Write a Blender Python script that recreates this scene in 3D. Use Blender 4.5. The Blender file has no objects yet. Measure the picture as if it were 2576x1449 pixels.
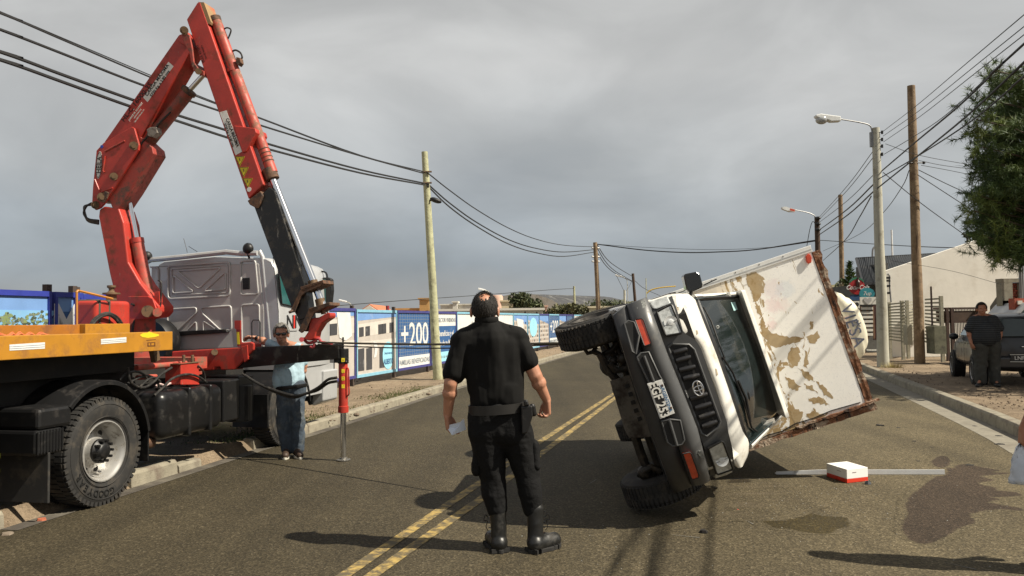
import bpy, bmesh, math, random
from mathutils import Vector, Matrix, noise
random.seed(7)
S = bpy.context.scene
COL = S.collection
R = math.radians
# ------------------------------------------------------------------ camera
FPX, W0, H0 = 2000.0, 2576.0, 1449.0
EYE = 1.68
ROLL = 0.012
PITCH = math.atan((806 - H0 / 2) / FPX)
cam_d = bpy.data.cameras.new('camera'); cam_d.sensor_width = 36; cam_d.lens = FPX / W0 * 36
cam_d.clip_start = 0.05; cam_d.clip_end = 3000
cam = bpy.data.objects.new('camera', cam_d); COL.objects.link(cam); S.camera = cam
CM = Matrix.Translation((0, 0, EYE)) @ Matrix.Rotation(math.pi / 2 + PITCH, 4, 'X') @ Matrix.Rotation(-ROLL, 4, 'Z')
cam.matrix_world = CM
# ------------------------------------------------------------------ light
SUN = Vector((0.83, -0.275, 1.0)).normalized()
S.view_settings.view_transform = 'Standard'; S.view_settings.look = 'None'
S.view_settings.gamma = 1; S.view_settings.use_curve_mapping = False
S.view_settings.exposure = 0.62
ld = bpy.data.lights.new('sun', 'SUN'); ld.energy = 4.8; ld.angle = R(0.53); ld.color = (1.0, 0.92, 0.77)
lo = bpy.data.objects.new('sun', ld); COL.objects.link(lo)
lo.rotation_euler = SUN.to_track_quat('Z', 'Y').to_euler()
wd = bpy.data.worlds.new('World'); S.world = wd; wd.use_nodes = True
nt = wd.node_tree; nt.nodes.clear()
def N(t, **k):
    n = nt.nodes.new(t)
    for a, b in k.items(): setattr(n, a, b)
    return n
def ramp(n, stops, interp='LINEAR'):
    cr = n.color_ramp; cr.interpolation = interp
    while len(cr.elements) > 1: cr.elements.remove(cr.elements[-1])
    for i, (p, c) in enumerate(stops):
        e = cr.elements[0] if i == 0 else cr.elements.new(p)
        e.position = p; e.color = (c[0], c[1], c[2], 1) if hasattr(c, '__len__') else (c, c, c, 1)
L = nt.links.new
out = N('ShaderNodeOutputWorld'); bg1 = N('ShaderNodeBackground'); bg2 = N('ShaderNodeBackground'); mx = N('ShaderNodeMixShader')
sky = N('ShaderNodeTexSky', sky_type='NISHITA', sun_disc=False)
sky.sun_elevation = math.asin(SUN.z); sky.sun_rotation = math.atan2(SUN.x, SUN.y)
L(sky.outputs[0], bg1.inputs[0]); bg1.inputs[1].default_value = 0.055
tc = N('ShaderNodeTexCoord'); sp = N('ShaderNodeSeparateXYZ'); L(tc.outputs['Generated'], sp.inputs[0])
mp = N('ShaderNodeMapping'); mp.inputs['Scale'].default_value = (1.0, 1.0, 2.2); L(tc.outputs['Generated'], mp.inputs[0])
n1 = N('ShaderNodeTexNoise'); n1.inputs['Scale'].default_value = 1.5; n1.inputs['Detail'].default_value = 6; n1.inputs['Roughness'].default_value = 0.5
n1.inputs['Distortion'].default_value = 0.25
mp.inputs['Location'].default_value = (3.1, 0.4, 1.2)
L(mp.outputs[0], n1.inputs['Vector'])
n2 = N('ShaderNodeTexNoise'); n2.inputs['Scale'].default_value = 3.0; n2.inputs['Detail'].default_value = 7; n2.inputs['Distortion'].default_value = .6; L(mp.outputs[0], n2.inputs['Vector'])
# elevation gradient
gr = N('ShaderNodeValToRGB')
ramp(gr, [(0.0, (.225, .232, .238)), (.05, (.215, .238, .26)), (.11, (.255, .275, .29)), (.18, (.34, .35, .35)), (.28, (.395, .395, .385)), (.40, (.34, .34, .33)), (.6, (.27, .27, .27)), (1, (.25, .25, .255))])
ad = N('ShaderNodeMath', operation='ADD'); mu = N('ShaderNodeMath', operation='MULTIPLY_ADD')
mu.inputs[1].default_value = 0.30; mu.inputs[2].default_value = -0.145
L(n1.outputs[0], mu.inputs[0]); L(sp.outputs[2], ad.inputs[0]); L(mu.outputs[0], ad.inputs[1])
L(ad.outputs[0], gr.inputs[0])
r2 = N('ShaderNodeValToRGB'); ramp(r2, [(.34, .84), (.50, .98), (.66, 1.17)]); L(n2.outputs[0], r2.inputs[0])
mm = N('ShaderNodeMixRGB', blend_type='MULTIPLY'); mm.inputs[0].default_value = 1
L(gr.outputs[0], mm.inputs[1]); L(r2.outputs[0], mm.inputs[2])
L(mm.outputs[0], bg2.inputs[0]); bg2.inputs[1].default_value = 1.0
mx.inputs[0].default_value = 0.9
L(bg1.outputs[0], mx.inputs[1]); L(bg2.outputs[0], mx.inputs[2]); L(mx.outputs[0], out.inputs[0])
# ------------------------------------------------------------------ picking points of the place
def ray(px, py):
    v = Vector(((px - W0 / 2), -(py - H0 / 2), -FPX))
    return (CM.to_3x3() @ v).normalized()
CO = Vector((0, 0, EYE))
def G(px, py, z=0.0):
    d = ray(px, py); return CO + d * ((z - EYE) / d.z)
def P(px, py, Y):
    d = ray(px, py); return CO + d * (Y / d.y)
def onplane(px, py, o, n):
    d = ray(px, py); o = Vector(o); n = Vector(n); return CO + d * ((o - CO).dot(n) / d.dot(n))
class Frame:
    """local frame of a thing: M maps local to world"""
    def __init__(s, M): s.M = M; s.I = M.inverted()
    def at(s, px, py, axis, val):
        """local point where the sight line meets local plane axis=val"""
        o = s.I @ CO; d = s.I.to_3x3() @ ray(px, py)
        return o + d * ((val - o[axis]) / d[axis])
    def poly(s, pts, axis, val): return [s.at(x, y, axis, val) for x, y in pts]
# ------------------------------------------------------------------ materials
MATS = {}
def mat(name, col, rough=.6, metal=0, dirt=None, bump=None, coat=0, emis=None, spec=None, trans=0, alpha=None, vary=.12, vscale=6, scratch=None, ior=None):
    """dirt=(colour, amount0..1, scale) ; bump=(scale, strength, dist); scratch=(colour, threshold, scale)"""
    if name in MATS: return MATS[name]
    m = bpy.data.materials.new(name); m.use_nodes = True; t = m.node_tree; b = t.nodes['Principled BSDF']
    def n(k, **kw):
        x = t.nodes.new(k)
        for a, v in kw.items(): setattr(x, a, v)
        return x
    l = t.links.new
    b.inputs['Roughness'].default_value = rough; b.inputs['Metallic'].default_value = metal
    if coat: b.inputs['Coat Weight'].default_value = coat; b.inputs['Coat Roughness'].default_value = .08
    if spec is not None: b.inputs['Specular IOR Level'].default_value = spec
    if trans: b.inputs['Transmission Weight'].default_value = trans
    if ior: b.inputs['IOR'].default_value = ior
    if alpha is not None: b.inputs['Alpha'].default_value = alpha
    co = n('ShaderNodeTexCoord').outputs['Object']
    nz = n('ShaderNodeTexNoise'); nz.inputs['Scale'].default_value = vscale; nz.inputs['Detail'].default_value = 8; nz.inputs['Roughness'].default_value = .6; l(co, nz.inputs['Vector'])
    rp = n('ShaderNodeValToRGB'); ramp(rp, [(.3, tuple(c * (1 - vary) for c in col)), (.7, tuple(min(1, c * (1 + vary)) for c in col))]); l(nz.outputs[0], rp.inputs[0])
    cur = rp.outputs[0]; rs = None
    if dirt:
        nd = n('ShaderNodeTexNoise'); nd.inputs['Scale'].default_value = dirt[2]; nd.inputs['Detail'].default_value = 10; nd.inputs['Roughness'].default_value = .68; l(co, nd.inputs['Vector'])
        rd = n('ShaderNodeValToRGB'); c0 = .72 - dirt[1] * .4; ramp(rd, [(c0 - .06, 0), (c0 + .1, 1)]); l(nd.outputs[0], rd.inputs[0])
        mxx = n('ShaderNodeMixRGB'); mxx.inputs[2].default_value = (*dirt[0], 1); l(rd.outputs[0], mxx.inputs[0]); l(cur, mxx.inputs[1]); cur = mxx.outputs[0]
        rr = n('ShaderNodeMapRange'); rr.inputs['To Min'].default_value = rough; rr.inputs['To Max'].default_value = max(rough, .85); l(rd.outputs[0], rr.inputs[0]); l(rr.outputs[0], b.inputs['Roughness'])
    if scratch:
        mpn = n('ShaderNodeMapping'); mpn.inputs['Scale'].default_value = (1, 1, .15) if len(scratch) < 4 else scratch[3]; l(co, mpn.inputs[0])
        ns = n('ShaderNodeTexNoise'); ns.inputs['Scale'].default_value = scratch[2]; ns.inputs['Detail'].default_value = 6; ns.inputs['Roughness'].default_value = .7; l(mpn.outputs[0], ns.inputs['Vector'])
        rd = n('ShaderNodeValToRGB'); ramp(rd, [(scratch[1], 0), (scratch[1] + .02, 1)]); l(ns.outputs[0], rd.inputs[0])
        mxx = n('ShaderNodeMixRGB'); mxx.inputs[2].default_value = (*scratch[0], 1); l(rd.outputs[0], mxx.inputs[0]); l(cur, mxx.inputs[1]); cur = mxx.outputs[0]
    l(cur, b.inputs['Base Color'])
    if emis: b.inputs['Emission Color'].default_value = (*emis[0], 1); b.inputs['Emission Strength'].default_value = emis[1]
    if bump:
        nb = n('ShaderNodeTexNoise'); nb.inputs['Scale'].default_value = bump[0]; nb.inputs['Detail'].default_value = 6; l(co, nb.inputs['Vector'])
        bb = n('ShaderNodeBump'); bb.inputs['Strength'].default_value = bump[1]; bb.inputs['Distance'].default_value = bump[2]; l(nb.outputs[0], bb.inputs['Height']); l(bb.outputs[0], b.inputs['Normal'])
    MATS[name] = m; return m
# ------------------------------------------------------------------ objects
def link(o, parent=None):
    COL.objects.link(o)
    if parent is not None: o.parent = parent
    return o
def tag(o, label=None, cat=None, group=None, kind=None):
    if label: o['label'] = label
    if cat: o['category'] = cat
    if group: o['group'] = group
    if kind: o['kind'] = kind
    return o
def thing(name, label, cat, loc=(0, 0, 0), rotz=0, group=None, M=None):
    o = bpy.data.objects.new(name, None); o.empty_display_size = .2; link(o)
    if M is not None: o.matrix_world = M
    else: o.location = loc; o.rotation_euler = (0, 0, rotz)
    return tag(o, label, cat, group)
def basis(d):
    d = Vector(d).normalized(); a = Vector((0, 0, 1)) if abs(d.z) < .9 else Vector((1, 0, 0))
    x = a.cross(d).normalized(); return x, d.cross(x)
class MB:
    def __init__(s): s.v = []; s.f = []; s.mi = []; s.cur = 0
    def add(s, vs, fs):
        o = len(s.v); s.v += [Vector(v) for v in vs]; s.f += [tuple(i + o for i in f) for f in fs]; s.mi += [s.cur] * len(fs); return s
    def box(s, c, size, rot=None):
        hx, hy, hz = size[0] / 2, size[1] / 2, size[2] / 2
        vs = [Vector((x, y, z)) for z in (-hz, hz) for y in (-hy, hy) for x in (-hx, hx)]
        if rot is not None: vs = [rot @ v for v in vs]
        c = Vector(c)
        return s.add([v + c for v in vs], [(0, 2, 3, 1), (4, 5, 7, 6), (0, 1, 5, 4), (2, 6, 7, 3), (0, 4, 6, 2), (1, 3, 7, 5)])
    def bb(s, a, b):
        a = Vector(a); b = Vector(b); return s.box((a + b) / 2, [abs(b[i] - a[i]) for i in range(3)])
    def prism(s, pts, vec):
        n = len(pts); vec = Vector(vec); A = [Vector(p) for p in pts]; B = [p + vec for p in A]
        nn = Vector((0, 0, 0))
        for i in range(n): nn += (A[i] - A[0]).cross(A[(i + 1) % n] - A[0])
        if nn.dot(vec) > 0: A.reverse(); B.reverse()
        return s.add(A + B, [tuple(range(n)), tuple(range(2 * n - 1, n - 1, -1))] + [(i, i + n, (i + 1) % n + n, (i + 1) % n) for i in range(n)])
    def tube(s, pts, r, n=8, cap=True, flat=None):
        pts = [Vector(p) for p in pts]; m = len(pts); rs = r if hasattr(r, '__len__') else [r] * m
        vs = []; prev = None
        for i, p in enumerate(pts):
            d = (pts[min(i + 1, m - 1)] - pts[max(i - 1, 0)]).normalized()
            if prev is None: x, y = basis(d)
            else:
                x = (prev - d * prev.dot(d)).normalized(); y = d.cross(x)
            prev = x
            for k in range(n):
                a = 2 * math.pi * k / n + (math.pi / 4 if n == 4 else 0)
                o = x * math.cos(a) * rs[i] + y * math.sin(a) * rs[i]
                if flat: o = Vector([o[j] * flat[j] for j in range(3)])
                vs.append(p + o)
        fs = [(i * n + k, i * n + (k + 1) % n, (i + 1) * n + (k + 1) % n, (i + 1) * n + k) for i in range(m - 1) for k in range(n)]
        if cap: fs += [tuple(range(n - 1, -1, -1)), tuple(range((m - 1) * n, m * n))]
        return s.add(vs, fs)
    def cyl(s, a, b, r, n=16, r2=None): return s.tube([a, b], [r, r if r2 is None else r2], n)
    def lathe(s, prof, o, ax, n=32, closed=False):
        """prof: list of (radius, height along ax)"""
        ax = Vector(ax).normalized(); x, y = basis(ax); o = Vector(o); m = len(prof)
        vs = [o + ax * h + (x * math.cos(2 * math.pi * k / n) + y * math.sin(2 * math.pi * k / n)) * r for r, h in prof for k in range(n)]
        mm = m if closed else m - 1
        fs = [(i * n + k, i * n + (k + 1) % n, ((i + 1) % m) * n + (k + 1) % n, ((i + 1) % m) * n + k) for i in range(mm) for k in range(n)]
        return s.add(vs, fs)
    def ball(s, c, r, n=12, m=8, sc=(1, 1, 1), rot=None):
        c = Vector(c); vs = []; 
        for i in range(m + 1):
            t = math.pi * i / m
            for k in range(n):
                a = 2 * math.pi * k / n
                v = Vector((math.sin(t) * math.cos(a) * r * sc[0], math.sin(t) * math.sin(a) * r * sc[1], math.cos(t) * r * sc[2]))
                if rot is not None: v = rot @ v
                vs.append(c + v)
        fs = [(i * n + k, (i + 1) * n + k, (i + 1) * n + (k + 1) % n, i * n + (k + 1) % n) for i in range(m) for k in range(n)]
        return s.add(vs, fs)
    def limb(s, a, b, ra, rb, n=14, sc=None):
        """round ended tapered limb, closed; sc squeezes its cross-section along the axes"""
        a = Vector(a); b = Vector(b); d = (b - a); L_ = d.length
        if L_ < 1e-6: return s.ball(a, ra)
        d /= L_; pts = []; rs = []
        for t in (0, .35, .65, .88): ang = math.pi / 2 * t; pts.append(a - d * ra * math.cos(ang)); rs.append(max(ra * math.sin(ang), .0006))
        pts.append(a); rs.append(ra); pts.append(b); rs.append(rb)
        for t in (.88, .65, .35, 0): ang = math.pi / 2 * t; pts.append(b + d * rb * math.cos(ang)); rs.append(max(rb * math.sin(ang), .0006))
        x, y = basis(d); vs = []
        for p, r in zip(pts, rs):
            for k in range(n):
                t = 2 * math.pi * k / n; o = (x * math.cos(t) + y * math.sin(t)) * r
                if sc: o = Vector([o[j] * sc[j] for j in range(3)])
                vs.append(p + o)
        m = len(pts)
        fs = [(i * n + k, i * n + (k + 1) % n, (i + 1) * n + (k + 1) % n, (i + 1) * n + k) for i in range(m - 1) for k in range(n)]
        fs += [tuple(range(n - 1, -1, -1)), tuple(range((m - 1) * n, m * n))]
        return s.add(vs, fs)
    def grid(s, fn, nu, nv, wrap=False):
        o = len(s.v); vs = [fn(i / nu, j / nv) for j in range(nv + 1) for i in range(nu + 1)]
        return s.add(vs, [(j * (nu + 1) + i, j * (nu + 1) + i + 1, (j + 1) * (nu + 1) + i + 1, (j + 1) * (nu + 1) + i) for j in range(nv) for i in range(nu)])
    def build(s, name, m, parent=None, smooth=False, bev=0, seg=2, solid=0, sub=0, fix=True, remesh=0, sm=0):
        me = bpy.data.meshes.new(name); me.from_pydata([tuple(v) for v in s.v], [], s.f)
        ms = m if isinstance(m, (list, tuple)) else [m]
        for x in ms: me.materials.append(x)
        if len(ms) > 1: me.polygons.foreach_set('material_index', s.mi)
        if fix:
            bm = bmesh.new(); bm.from_mesh(me); bmesh.ops.recalc_face_normals(bm, faces=bm.faces); bm.to_mesh(me); bm.free()
        me.update()
        o = bpy.data.objects.new(name, me); link(o, parent)
        if remesh:
            q = o.modifiers.new('r', 'REMESH'); q.mode = 'VOXEL'; q.voxel_size = remesh; q.use_smooth_shade = True
            if sm: q = o.modifiers.new('s', 'SMOOTH'); q.factor = .5; q.iterations = sm
        if solid: q = o.modifiers.new('s', 'SOLIDIFY'); q.thickness = solid; q.offset = 0
        if bev:
            q = o.modifiers.new('b', 'BEVEL'); q.width = bev; q.segments = seg; q.limit_method = 'ANGLE'; q.angle_limit = R(35); q.use_clamp_overlap = True
        if sub: q = o.modifiers.new('u', 'SUBSURF'); q.levels = sub; q.render_levels = sub
        if smooth:
            me.shade_smooth()
            if not remesh: q = o.modifiers.new('e', 'EDGE_SPLIT'); q.split_angle = R(40); q.use_edge_sharp = False
        return o
def text(body, size, M, m, name='lettering', parent=None, ext=.002, align='CENTER', xs=1.0, spacing=1.0, shear=0, off=0.0):
    """M: local matrix; x right, y up, z out of the surface"""
    c = bpy.data.curves.new(name, 'FONT'); c.body = body; c.size = size; c.extrude = ext; c.align_x = align; c.align_y = 'CENTER'; c.space_character = spacing; c.shear = shear; c.offset = off; c.resolution_u = 3
    t = bpy.data.objects.new(name, c); me = bpy.data.meshes.new_from_object(t); me.transform(M @ Matrix.Scale(xs, 4, (1, 0, 0)))
    me.materials.clear(); me.materials.append(m)
    bpy.data.objects.remove(t); o = bpy.data.objects.new(name, me); link(o, parent); return o
def MX(o, x, y):
    """matrix with origin o, x axis along x, y near y"""
    x = Vector(x).normalized(); z = x.cross(Vector(y)).normalized(); y = z.cross(x)
    return Matrix.Translation(Vector(o)) @ Matrix((x, y, z)).transposed().to_4x4()
def copy_tree(o, parent=None):
    c = o.copy(); COL.objects.link(c)
    if parent is not None: c.parent = parent
    for ch in list(o.children): copy_tree(ch, c)
    return c
def sag(a, b, s, n=14):
    a = Vector(a); b = Vector(b)
    return [a.lerp(b, i / n) - Vector((0, 0, s * 4 * (i / n) * (1 - i / n))) for i in range(n + 1)]
def bez(pts, n=6):
    """Catmull-Rom through the points"""
    pts = [Vector(p) for p in pts]; q = [pts[0] * 2 - pts[1]] + pts + [pts[-1] * 2 - pts[-2]]; o = []
    for i in range(1, len(q) - 2):
        for k in range(n):
            t = k / n; a, b, c, d = q[i - 1], q[i], q[i + 1], q[i + 2]
            o.append(.5 * ((2 * b) + (c - a) * t + (2 * a - 5 * b + 4 * c - d) * t * t + (3 * b - a - 3 * c + d) * t ** 3))
    return o + [pts[-1]]
# ================================================================== ground, road, kerbs
def ground_mat(name, c1, c2, c3, sc, bump, big=.25):
    m = bpy.data.materials.new(name); m.use_nodes = True; t = m.node_tree; b = t.nodes['Principled BSDF']; l = t.links.new
    b.inputs['Roughness'].default_value = .92; b.inputs['Specular IOR Level'].default_value = .25
    g = t.nodes.new('ShaderNodeNewGeometry').outputs['Position']
    def nz(s, det=8, r=.6):
        n = t.nodes.new('ShaderNodeTexNoise'); n.inputs['Scale'].default_value = s; n.inputs['Detail'].default_value = det; n.inputs['Roughness'].default_value = r; l(g, n.inputs['Vector']); return n.outputs[0]
    def rp(i, st):
        n = t.nodes.new('ShaderNodeValToRGB'); ramp(n, st); l(i, n.inputs[0]); return n.outputs[0]
    def mixc(f, a, bb, mode='MIX'):
        n = t.nodes.new('ShaderNodeMixRGB'); n.blend_type = mode
        for k, x in enumerate((f, a, bb)):
            if hasattr(x, 'is_linked') or hasattr(x, 'node'): l(x, n.inputs[k])
            elif k == 0: n.inputs[0].default_value = x
            else: n.inputs[k].default_value = (*x, 1)
        return n.outputs[0]
    return m, t, b, l, g, nz, rp, mixc
# asphalt
m, t, b, l, g, nz, rp, mixc = ground_mat('asphalt', 0, 0, 0, 0, 0)
vo = t.nodes.new('ShaderNodeTexVoronoi'); vo.inputs['Scale'].default_value = 75; l(g, vo.inputs['Vector'])
agg = rp(vo.outputs['Color'], [(.0, (.023, .0188, .0112)), (.45, (.044, .0355, .0205)), (.8, (.072, .058, .034)), (1, (.13, .108, .070))])
fine = rp(nz(260, 4), [(.3, .72), (.7, 1.28)])
big = rp(nz(.55, 6, .62), [(.3, .78), (.55, 1.0), (.75, 1.18)])
c = mixc(1, agg, fine, 'MULTIPLY'); c = mixc(1, c, big, 'MULTIPLY')
# tyre-worn streaks along the road
mp_ = t.nodes.new('ShaderNodeMapping'); mp_.inputs['Rotation'].default_value = (0, 0, R(15)); mp_.inputs['Scale'].default_value = (1.3, .06, 1); l(g, mp_.inputs[0])
ns = t.nodes.new('ShaderNodeTexNoise'); ns.inputs['Scale'].default_value = 1.2; ns.inputs['Detail'].default_value = 4; l(mp_.outputs[0], ns.inputs['Vector'])
c = mixc(1, c, rp(ns.outputs[0], [(.3, .76), (.6, 1.12)]), 'MULTIPLY')
# pale chips
v2 = t.nodes.new('ShaderNodeTexVoronoi'); v2.inputs['Scale'].default_value = 26; l(g, v2.inputs['Vector'])
c = mixc(rp(v2.outputs['Distance'], [(.05, 1), (.075, 0)]), c, (.16, .15, .12))
# the right hand lane is dustier and paler
sx_ = t.nodes.new('ShaderNodeSeparateXYZ'); l(g, sx_.inputs[0]); ma_ = t.nodes.new('ShaderNodeMath'); ma_.operation = 'MULTIPLY_ADD'; ma_.inputs[1].default_value = -.275; l(sx_.outputs[1], ma_.inputs[0]); l(sx_.outputs[0], ma_.inputs[2])
mr_ = t.nodes.new('ShaderNodeMapRange'); mr_.inputs['From Min'].default_value = -3.5; mr_.inputs['From Max'].default_value = 3.5; mr_.inputs['To Min'].default_value = .95; mr_.inputs['To Max'].default_value = 2.05; l(ma_.outputs[0], mr_.inputs[0]); c = mixc(1, c, mr_.outputs[0], 'MULTIPLY')
l(c, b.inputs['Base Color']); b.inputs['Roughness'].default_value = .8
bp = t.nodes.new('ShaderNodeBump'); bp.inputs['Strength'].default_value = .55; bp.inputs['Distance'].default_value = .006; l(vo.outputs['Distance'], bp.inputs['Height']); l(bp.outputs[0], b.inputs['Normal'])
ASPHALT = m
# dirt
def dirt_mat(name, a, bb, cc):
    m, t, b, l, g, nz, rp, mixc = ground_mat(name, 0, 0, 0, 0, 0)
    c = rp(nz(3.5, 10, .7), [(.3, a), (.5, bb), (.72, cc)])
    c = mixc(1, c, rp(nz(45, 6, .7), [(.3, .6), (.5, 1), (.75, 1.35)]), 'MULTIPLY')
    c = mixc(1, c, rp(nz(.4, 4), [(.35, .8), (.65, 1.12)]), 'MULTIPLY')
    v = t.nodes.new('ShaderNodeTexVoronoi'); v.inputs['Scale'].default_value = 14; l(g, v.inputs['Vector'])
    c = mixc(rp(v.outputs['Distance'], [(.10, 1), (.15, 0)]), c, tuple(x * .55 for x in a))
    l(c, b.inputs['Base Color'])
    bp = t.nodes.new('ShaderNodeBump'); bp.inputs['Strength'].default_value = .9; bp.inputs['Distance'].default_value = .05; l(nz(9, 10, .75), bp.inputs['Height']); l(bp.outputs[0], b.inputs['Normal'])
    return m
DIRT = dirt_mat('dirt', (.17, .125, .083), (.235, .178, .12), (.31, .24, .165))
CONC = mat('kerb_concrete', (.25, .225, .17), .9, dirt=((.16, .13, .10), .42, 5), bump=(60, .5, .01), vary=.18)
CONC2 = mat('gutter_concrete', (.21, .19, .15), .9, dirt=((.15, .13, .10), .35, 2.2), bump=(90, .4, .006), vary=.2)
def sheet(name, pts, z, m, kind='structure'):
    mb = MB(); mb.add([(p[0], p[1], z) for p in pts], [tuple(range(len(pts)))])
    o = mb.build(name, m, fix=False)
    if o.data.polygons[0].normal.z < 0: o.data.flip_normals()
    if kind: o['kind'] = kind
    return o
sheet('ground', [(-900, -60), (900, -60), (900, 1500), (-900, 1500)], -.03, DIRT)
# left kerb line (foot of the kerb on the road), right kerb line
LK = [G(*p) for p in ((0, 1333), (640, 1131), (775, 1092), (1110, 987), (1475, 881))]
d0 = (LK[1] - LK[0]).normalized(); LK = [LK[0] - d0 * 12] + LK
de = (LK[-1] - LK[-2]).normalized(); LK += [LK[-1] + Vector((.27, 1, 0)).normalized() * 30, LK[-1] + Vector((.34, 1, 0)).normalized() * 160]
RK = [G(*p) for p in ((2760, 1205), (2576, 1108), (2484, 1066), (2330, 1000), (2180, 937))]
d0 = (RK[1] - RK[0]).normalized(); RK = [RK[0] - d0 * 14] + RK
RK += [RK[-1] + Vector((.29, 1, 0)).normalized() * 40, RK[-1] + Vector((.34, 1, 0)).normalized() * 190]
sheet('road', [(p.x, p.y) for p in LK] + [(p.x, p.y) for p in reversed(RK)], 0, ASPHALT)
def offs(line, d):
    o = []
    for i, p in enumerate(line):
        t_ = (line[min(i + 1, len(line) - 1)] - line[max(i - 1, 0)]); nrm = Vector((t_.y, -t_.x, 0)).normalized(); o.append(p + nrm * d)
    return o
# raised dirt footpaths either side (gently uneven)
def path_side(name, line, side, width, z):
    mb = MB(); import bisect
    pts = []; 
    for i in range(len(line) - 1):
        n = max(2, min(60, int((line[i + 1] - line[i]).length / .5)))
        for k in range(n): pts.append(line[i].lerp(line[i + 1], k / n))
    pts.append(line[-1]); cols = [-.155, 0, .25, .5, .9, 1.4, 2, 2.7, 3.5, 4.6, 6, 8, 12, 20, width]
    rows = []
    for i, p in enumerate(pts):
        t_ = (pts[min(i + 1, len(pts) - 1)] - pts[max(i - 1, 0)]); nrm = Vector((t_.y, -t_.x, 0)).normalized() * side
        for c_ in cols:
            q = p + nrm * c_; h = noise.noise(q * .8) * .05 + noise.noise(q * 3) * .022
            rows.append(Vector((q.x, q.y, (z + (h if c_ > .2 else 0)) if c_ >= 0 else -.02)))
    n = len(cols)
    mb.add(rows, [(i * n + j, i * n + j + 1, (i + 1) * n + j + 1, (i + 1) * n + j) for i in range(len(pts) - 1) for j in range(n - 1)])
    o = mb.build(name, DIRT, smooth=False); o.data.shade_smooth()
    if o.data.polygons[0].normal.z < 0: o.data.flip_normals()
    o['kind'] = 'structure'; return o
path_side('dirt_path', offs(LK, -.16), -1, 60, .11)
path_side('dirt_path', offs(RK, .16), 1, 70, .13)
def along(line, a, b_):
    """resample a piece of a polyline between arc lengths"""
    o = []; s_ = 0
    for i in range(len(line) - 1):
        L_ = (line[i + 1] - line[i]).length
        for t_ in (0, 1):
            pos = s_ + t_ * L_
        lo_, hi_ = max(a, s_), min(b_, s_ + L_)
        if hi_ > lo_:
            for q in (lo_, hi_):
                p = line[i].lerp(line[i + 1], (q - s_) / L_)
                if not o or (o[-1] - p).length > 1e-4: o.append(p)
        s_ += L_
    return o
def arc(line, pt):
    s_ = 0; best = (9e9, 0)
    for i in range(len(line) - 1):
        d = line[i + 1] - line[i]; L_ = d.length; t_ = max(0, min(1, (pt - line[i]).dot(d) / L_ / L_)); q = line[i].lerp(line[i + 1], t_)
        if (q - pt).length < best[0]: best = ((q - pt).length, s_ + t_ * L_)
        s_ += L_
    return best[1]
def kerb(name, line, side, segs, h, w, stone):
    root = bpy.data.objects.new(name, None); link(root); root['kind'] = 'structure'
    for a, b_, hh in segs:
        q = a
        while q < b_ - .05:
            e = min(b_, q + stone * (1 if q < a + 60 else 4)); pl = along(line, q, e - .012)
            if len(pl) >= 2:
                mb = MB(); rows = []
                j = random.uniform(-.006, .006)
                for i, p in enumerate(pl):
                    t_ = (pl[min(i + 1, len(pl) - 1)] - pl[max(i - 1, 0)]); nr = Vector((t_.y, -t_.x, 0)).normalized() * side
                    for dx, dz in ((0, -.05), (0.012, hh * .8 + j), (.035, hh + j), (w - .02, hh + .004 + j), (w, hh - .01), (w, -.05)):
                        v = p + nr * dx; rows.append(Vector((v.x, v.y, dz)))
                n = 6
                mb.add(rows, [(i * n + k, i * n + (k + 1) % n, (i + 1) * n + (k + 1) % n, (i + 1) * n + k) for i in range(len(pl) - 1) for k in range(n)] + [tuple(range(n)), tuple(range((len(pl) - 1) * n, len(pl) * n))])
                mb.build('kerb_stone', CONC, root, bev=.006, seg=1)
            q = e
    return root
aL = lambda x, y: arc(LK, G(x, y))
kerb('kerb', LK, -1, [(0, aL(18, 1328), .15), (aL(332, 1228), aL(452, 1191), .16), (aL(455, 1190), aL(512, 1172), .10), (aL(640, 1131), aL(1475, 881) + 120, .15)], .15, .17, 1.5)
kerb('kerb', RK, 1, [(0, aL(0, 0) * 0 + arc(RK, RK[-1]), .17)], .17, .2, 3.0)
# gutters: pale concrete strips along both kerbs
gl = LK[0:1] + LK[1:]; go = offs(LK, .17)
sheet('gutter', [(p.x, p.y) for p in LK[1:-1]] + [(p.x, p.y) for p in reversed(go[1:-1])], .004, mat('left_gutter', (.13, .115, .09), .9, dirt=((.065, .055, .045), .6, 1.4), vary=.3, vscale=3))
go = offs(RK, -.42)
sheet('gutter', [(p.x, p.y) for p in RK[:-1]] + [(p.x, p.y) for p in reversed(go[:-1])], .004, CONC2)
# double yellow line
YEL = mat('road_paint_yellow', (.40, .28, .085), .8, dirt=((.10, .08, .045), .66, 9), vary=.15, vscale=30)
def stripe(pts, w, z=.004):
    pts = [G(*p) for p in pts]; d = (pts[1] - pts[0]).normalized(); pts[0] = pts[0] - d * 6; d = (pts[-1] - pts[-2]).normalized(); pts.append(pts[-1] + d * 60)
    a = offs(pts, w / 2); b_ = offs(pts, -w / 2)
    mb = MB(); mb.add([(p.x, p.y, z) for p in a + b_], [(i, i + 1, len(a) + i + 1, len(a) + i) for i in range(len(a) - 1)]); return mb
o = stripe([(865, 1449), (1368, 1105), (1545, 990)], .10).build('road_line', YEL); o['kind'] = 'structure'
if o.data.polygons[0].normal.z < 0: o.data.flip_normals()
o = stripe([(935, 1449), (1215, 1252), (1545, 1003)], .10).build('road_line', YEL); o['kind'] = 'structure'
if o.data.polygons[0].normal.z < 0: o.data.flip_normals()
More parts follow.
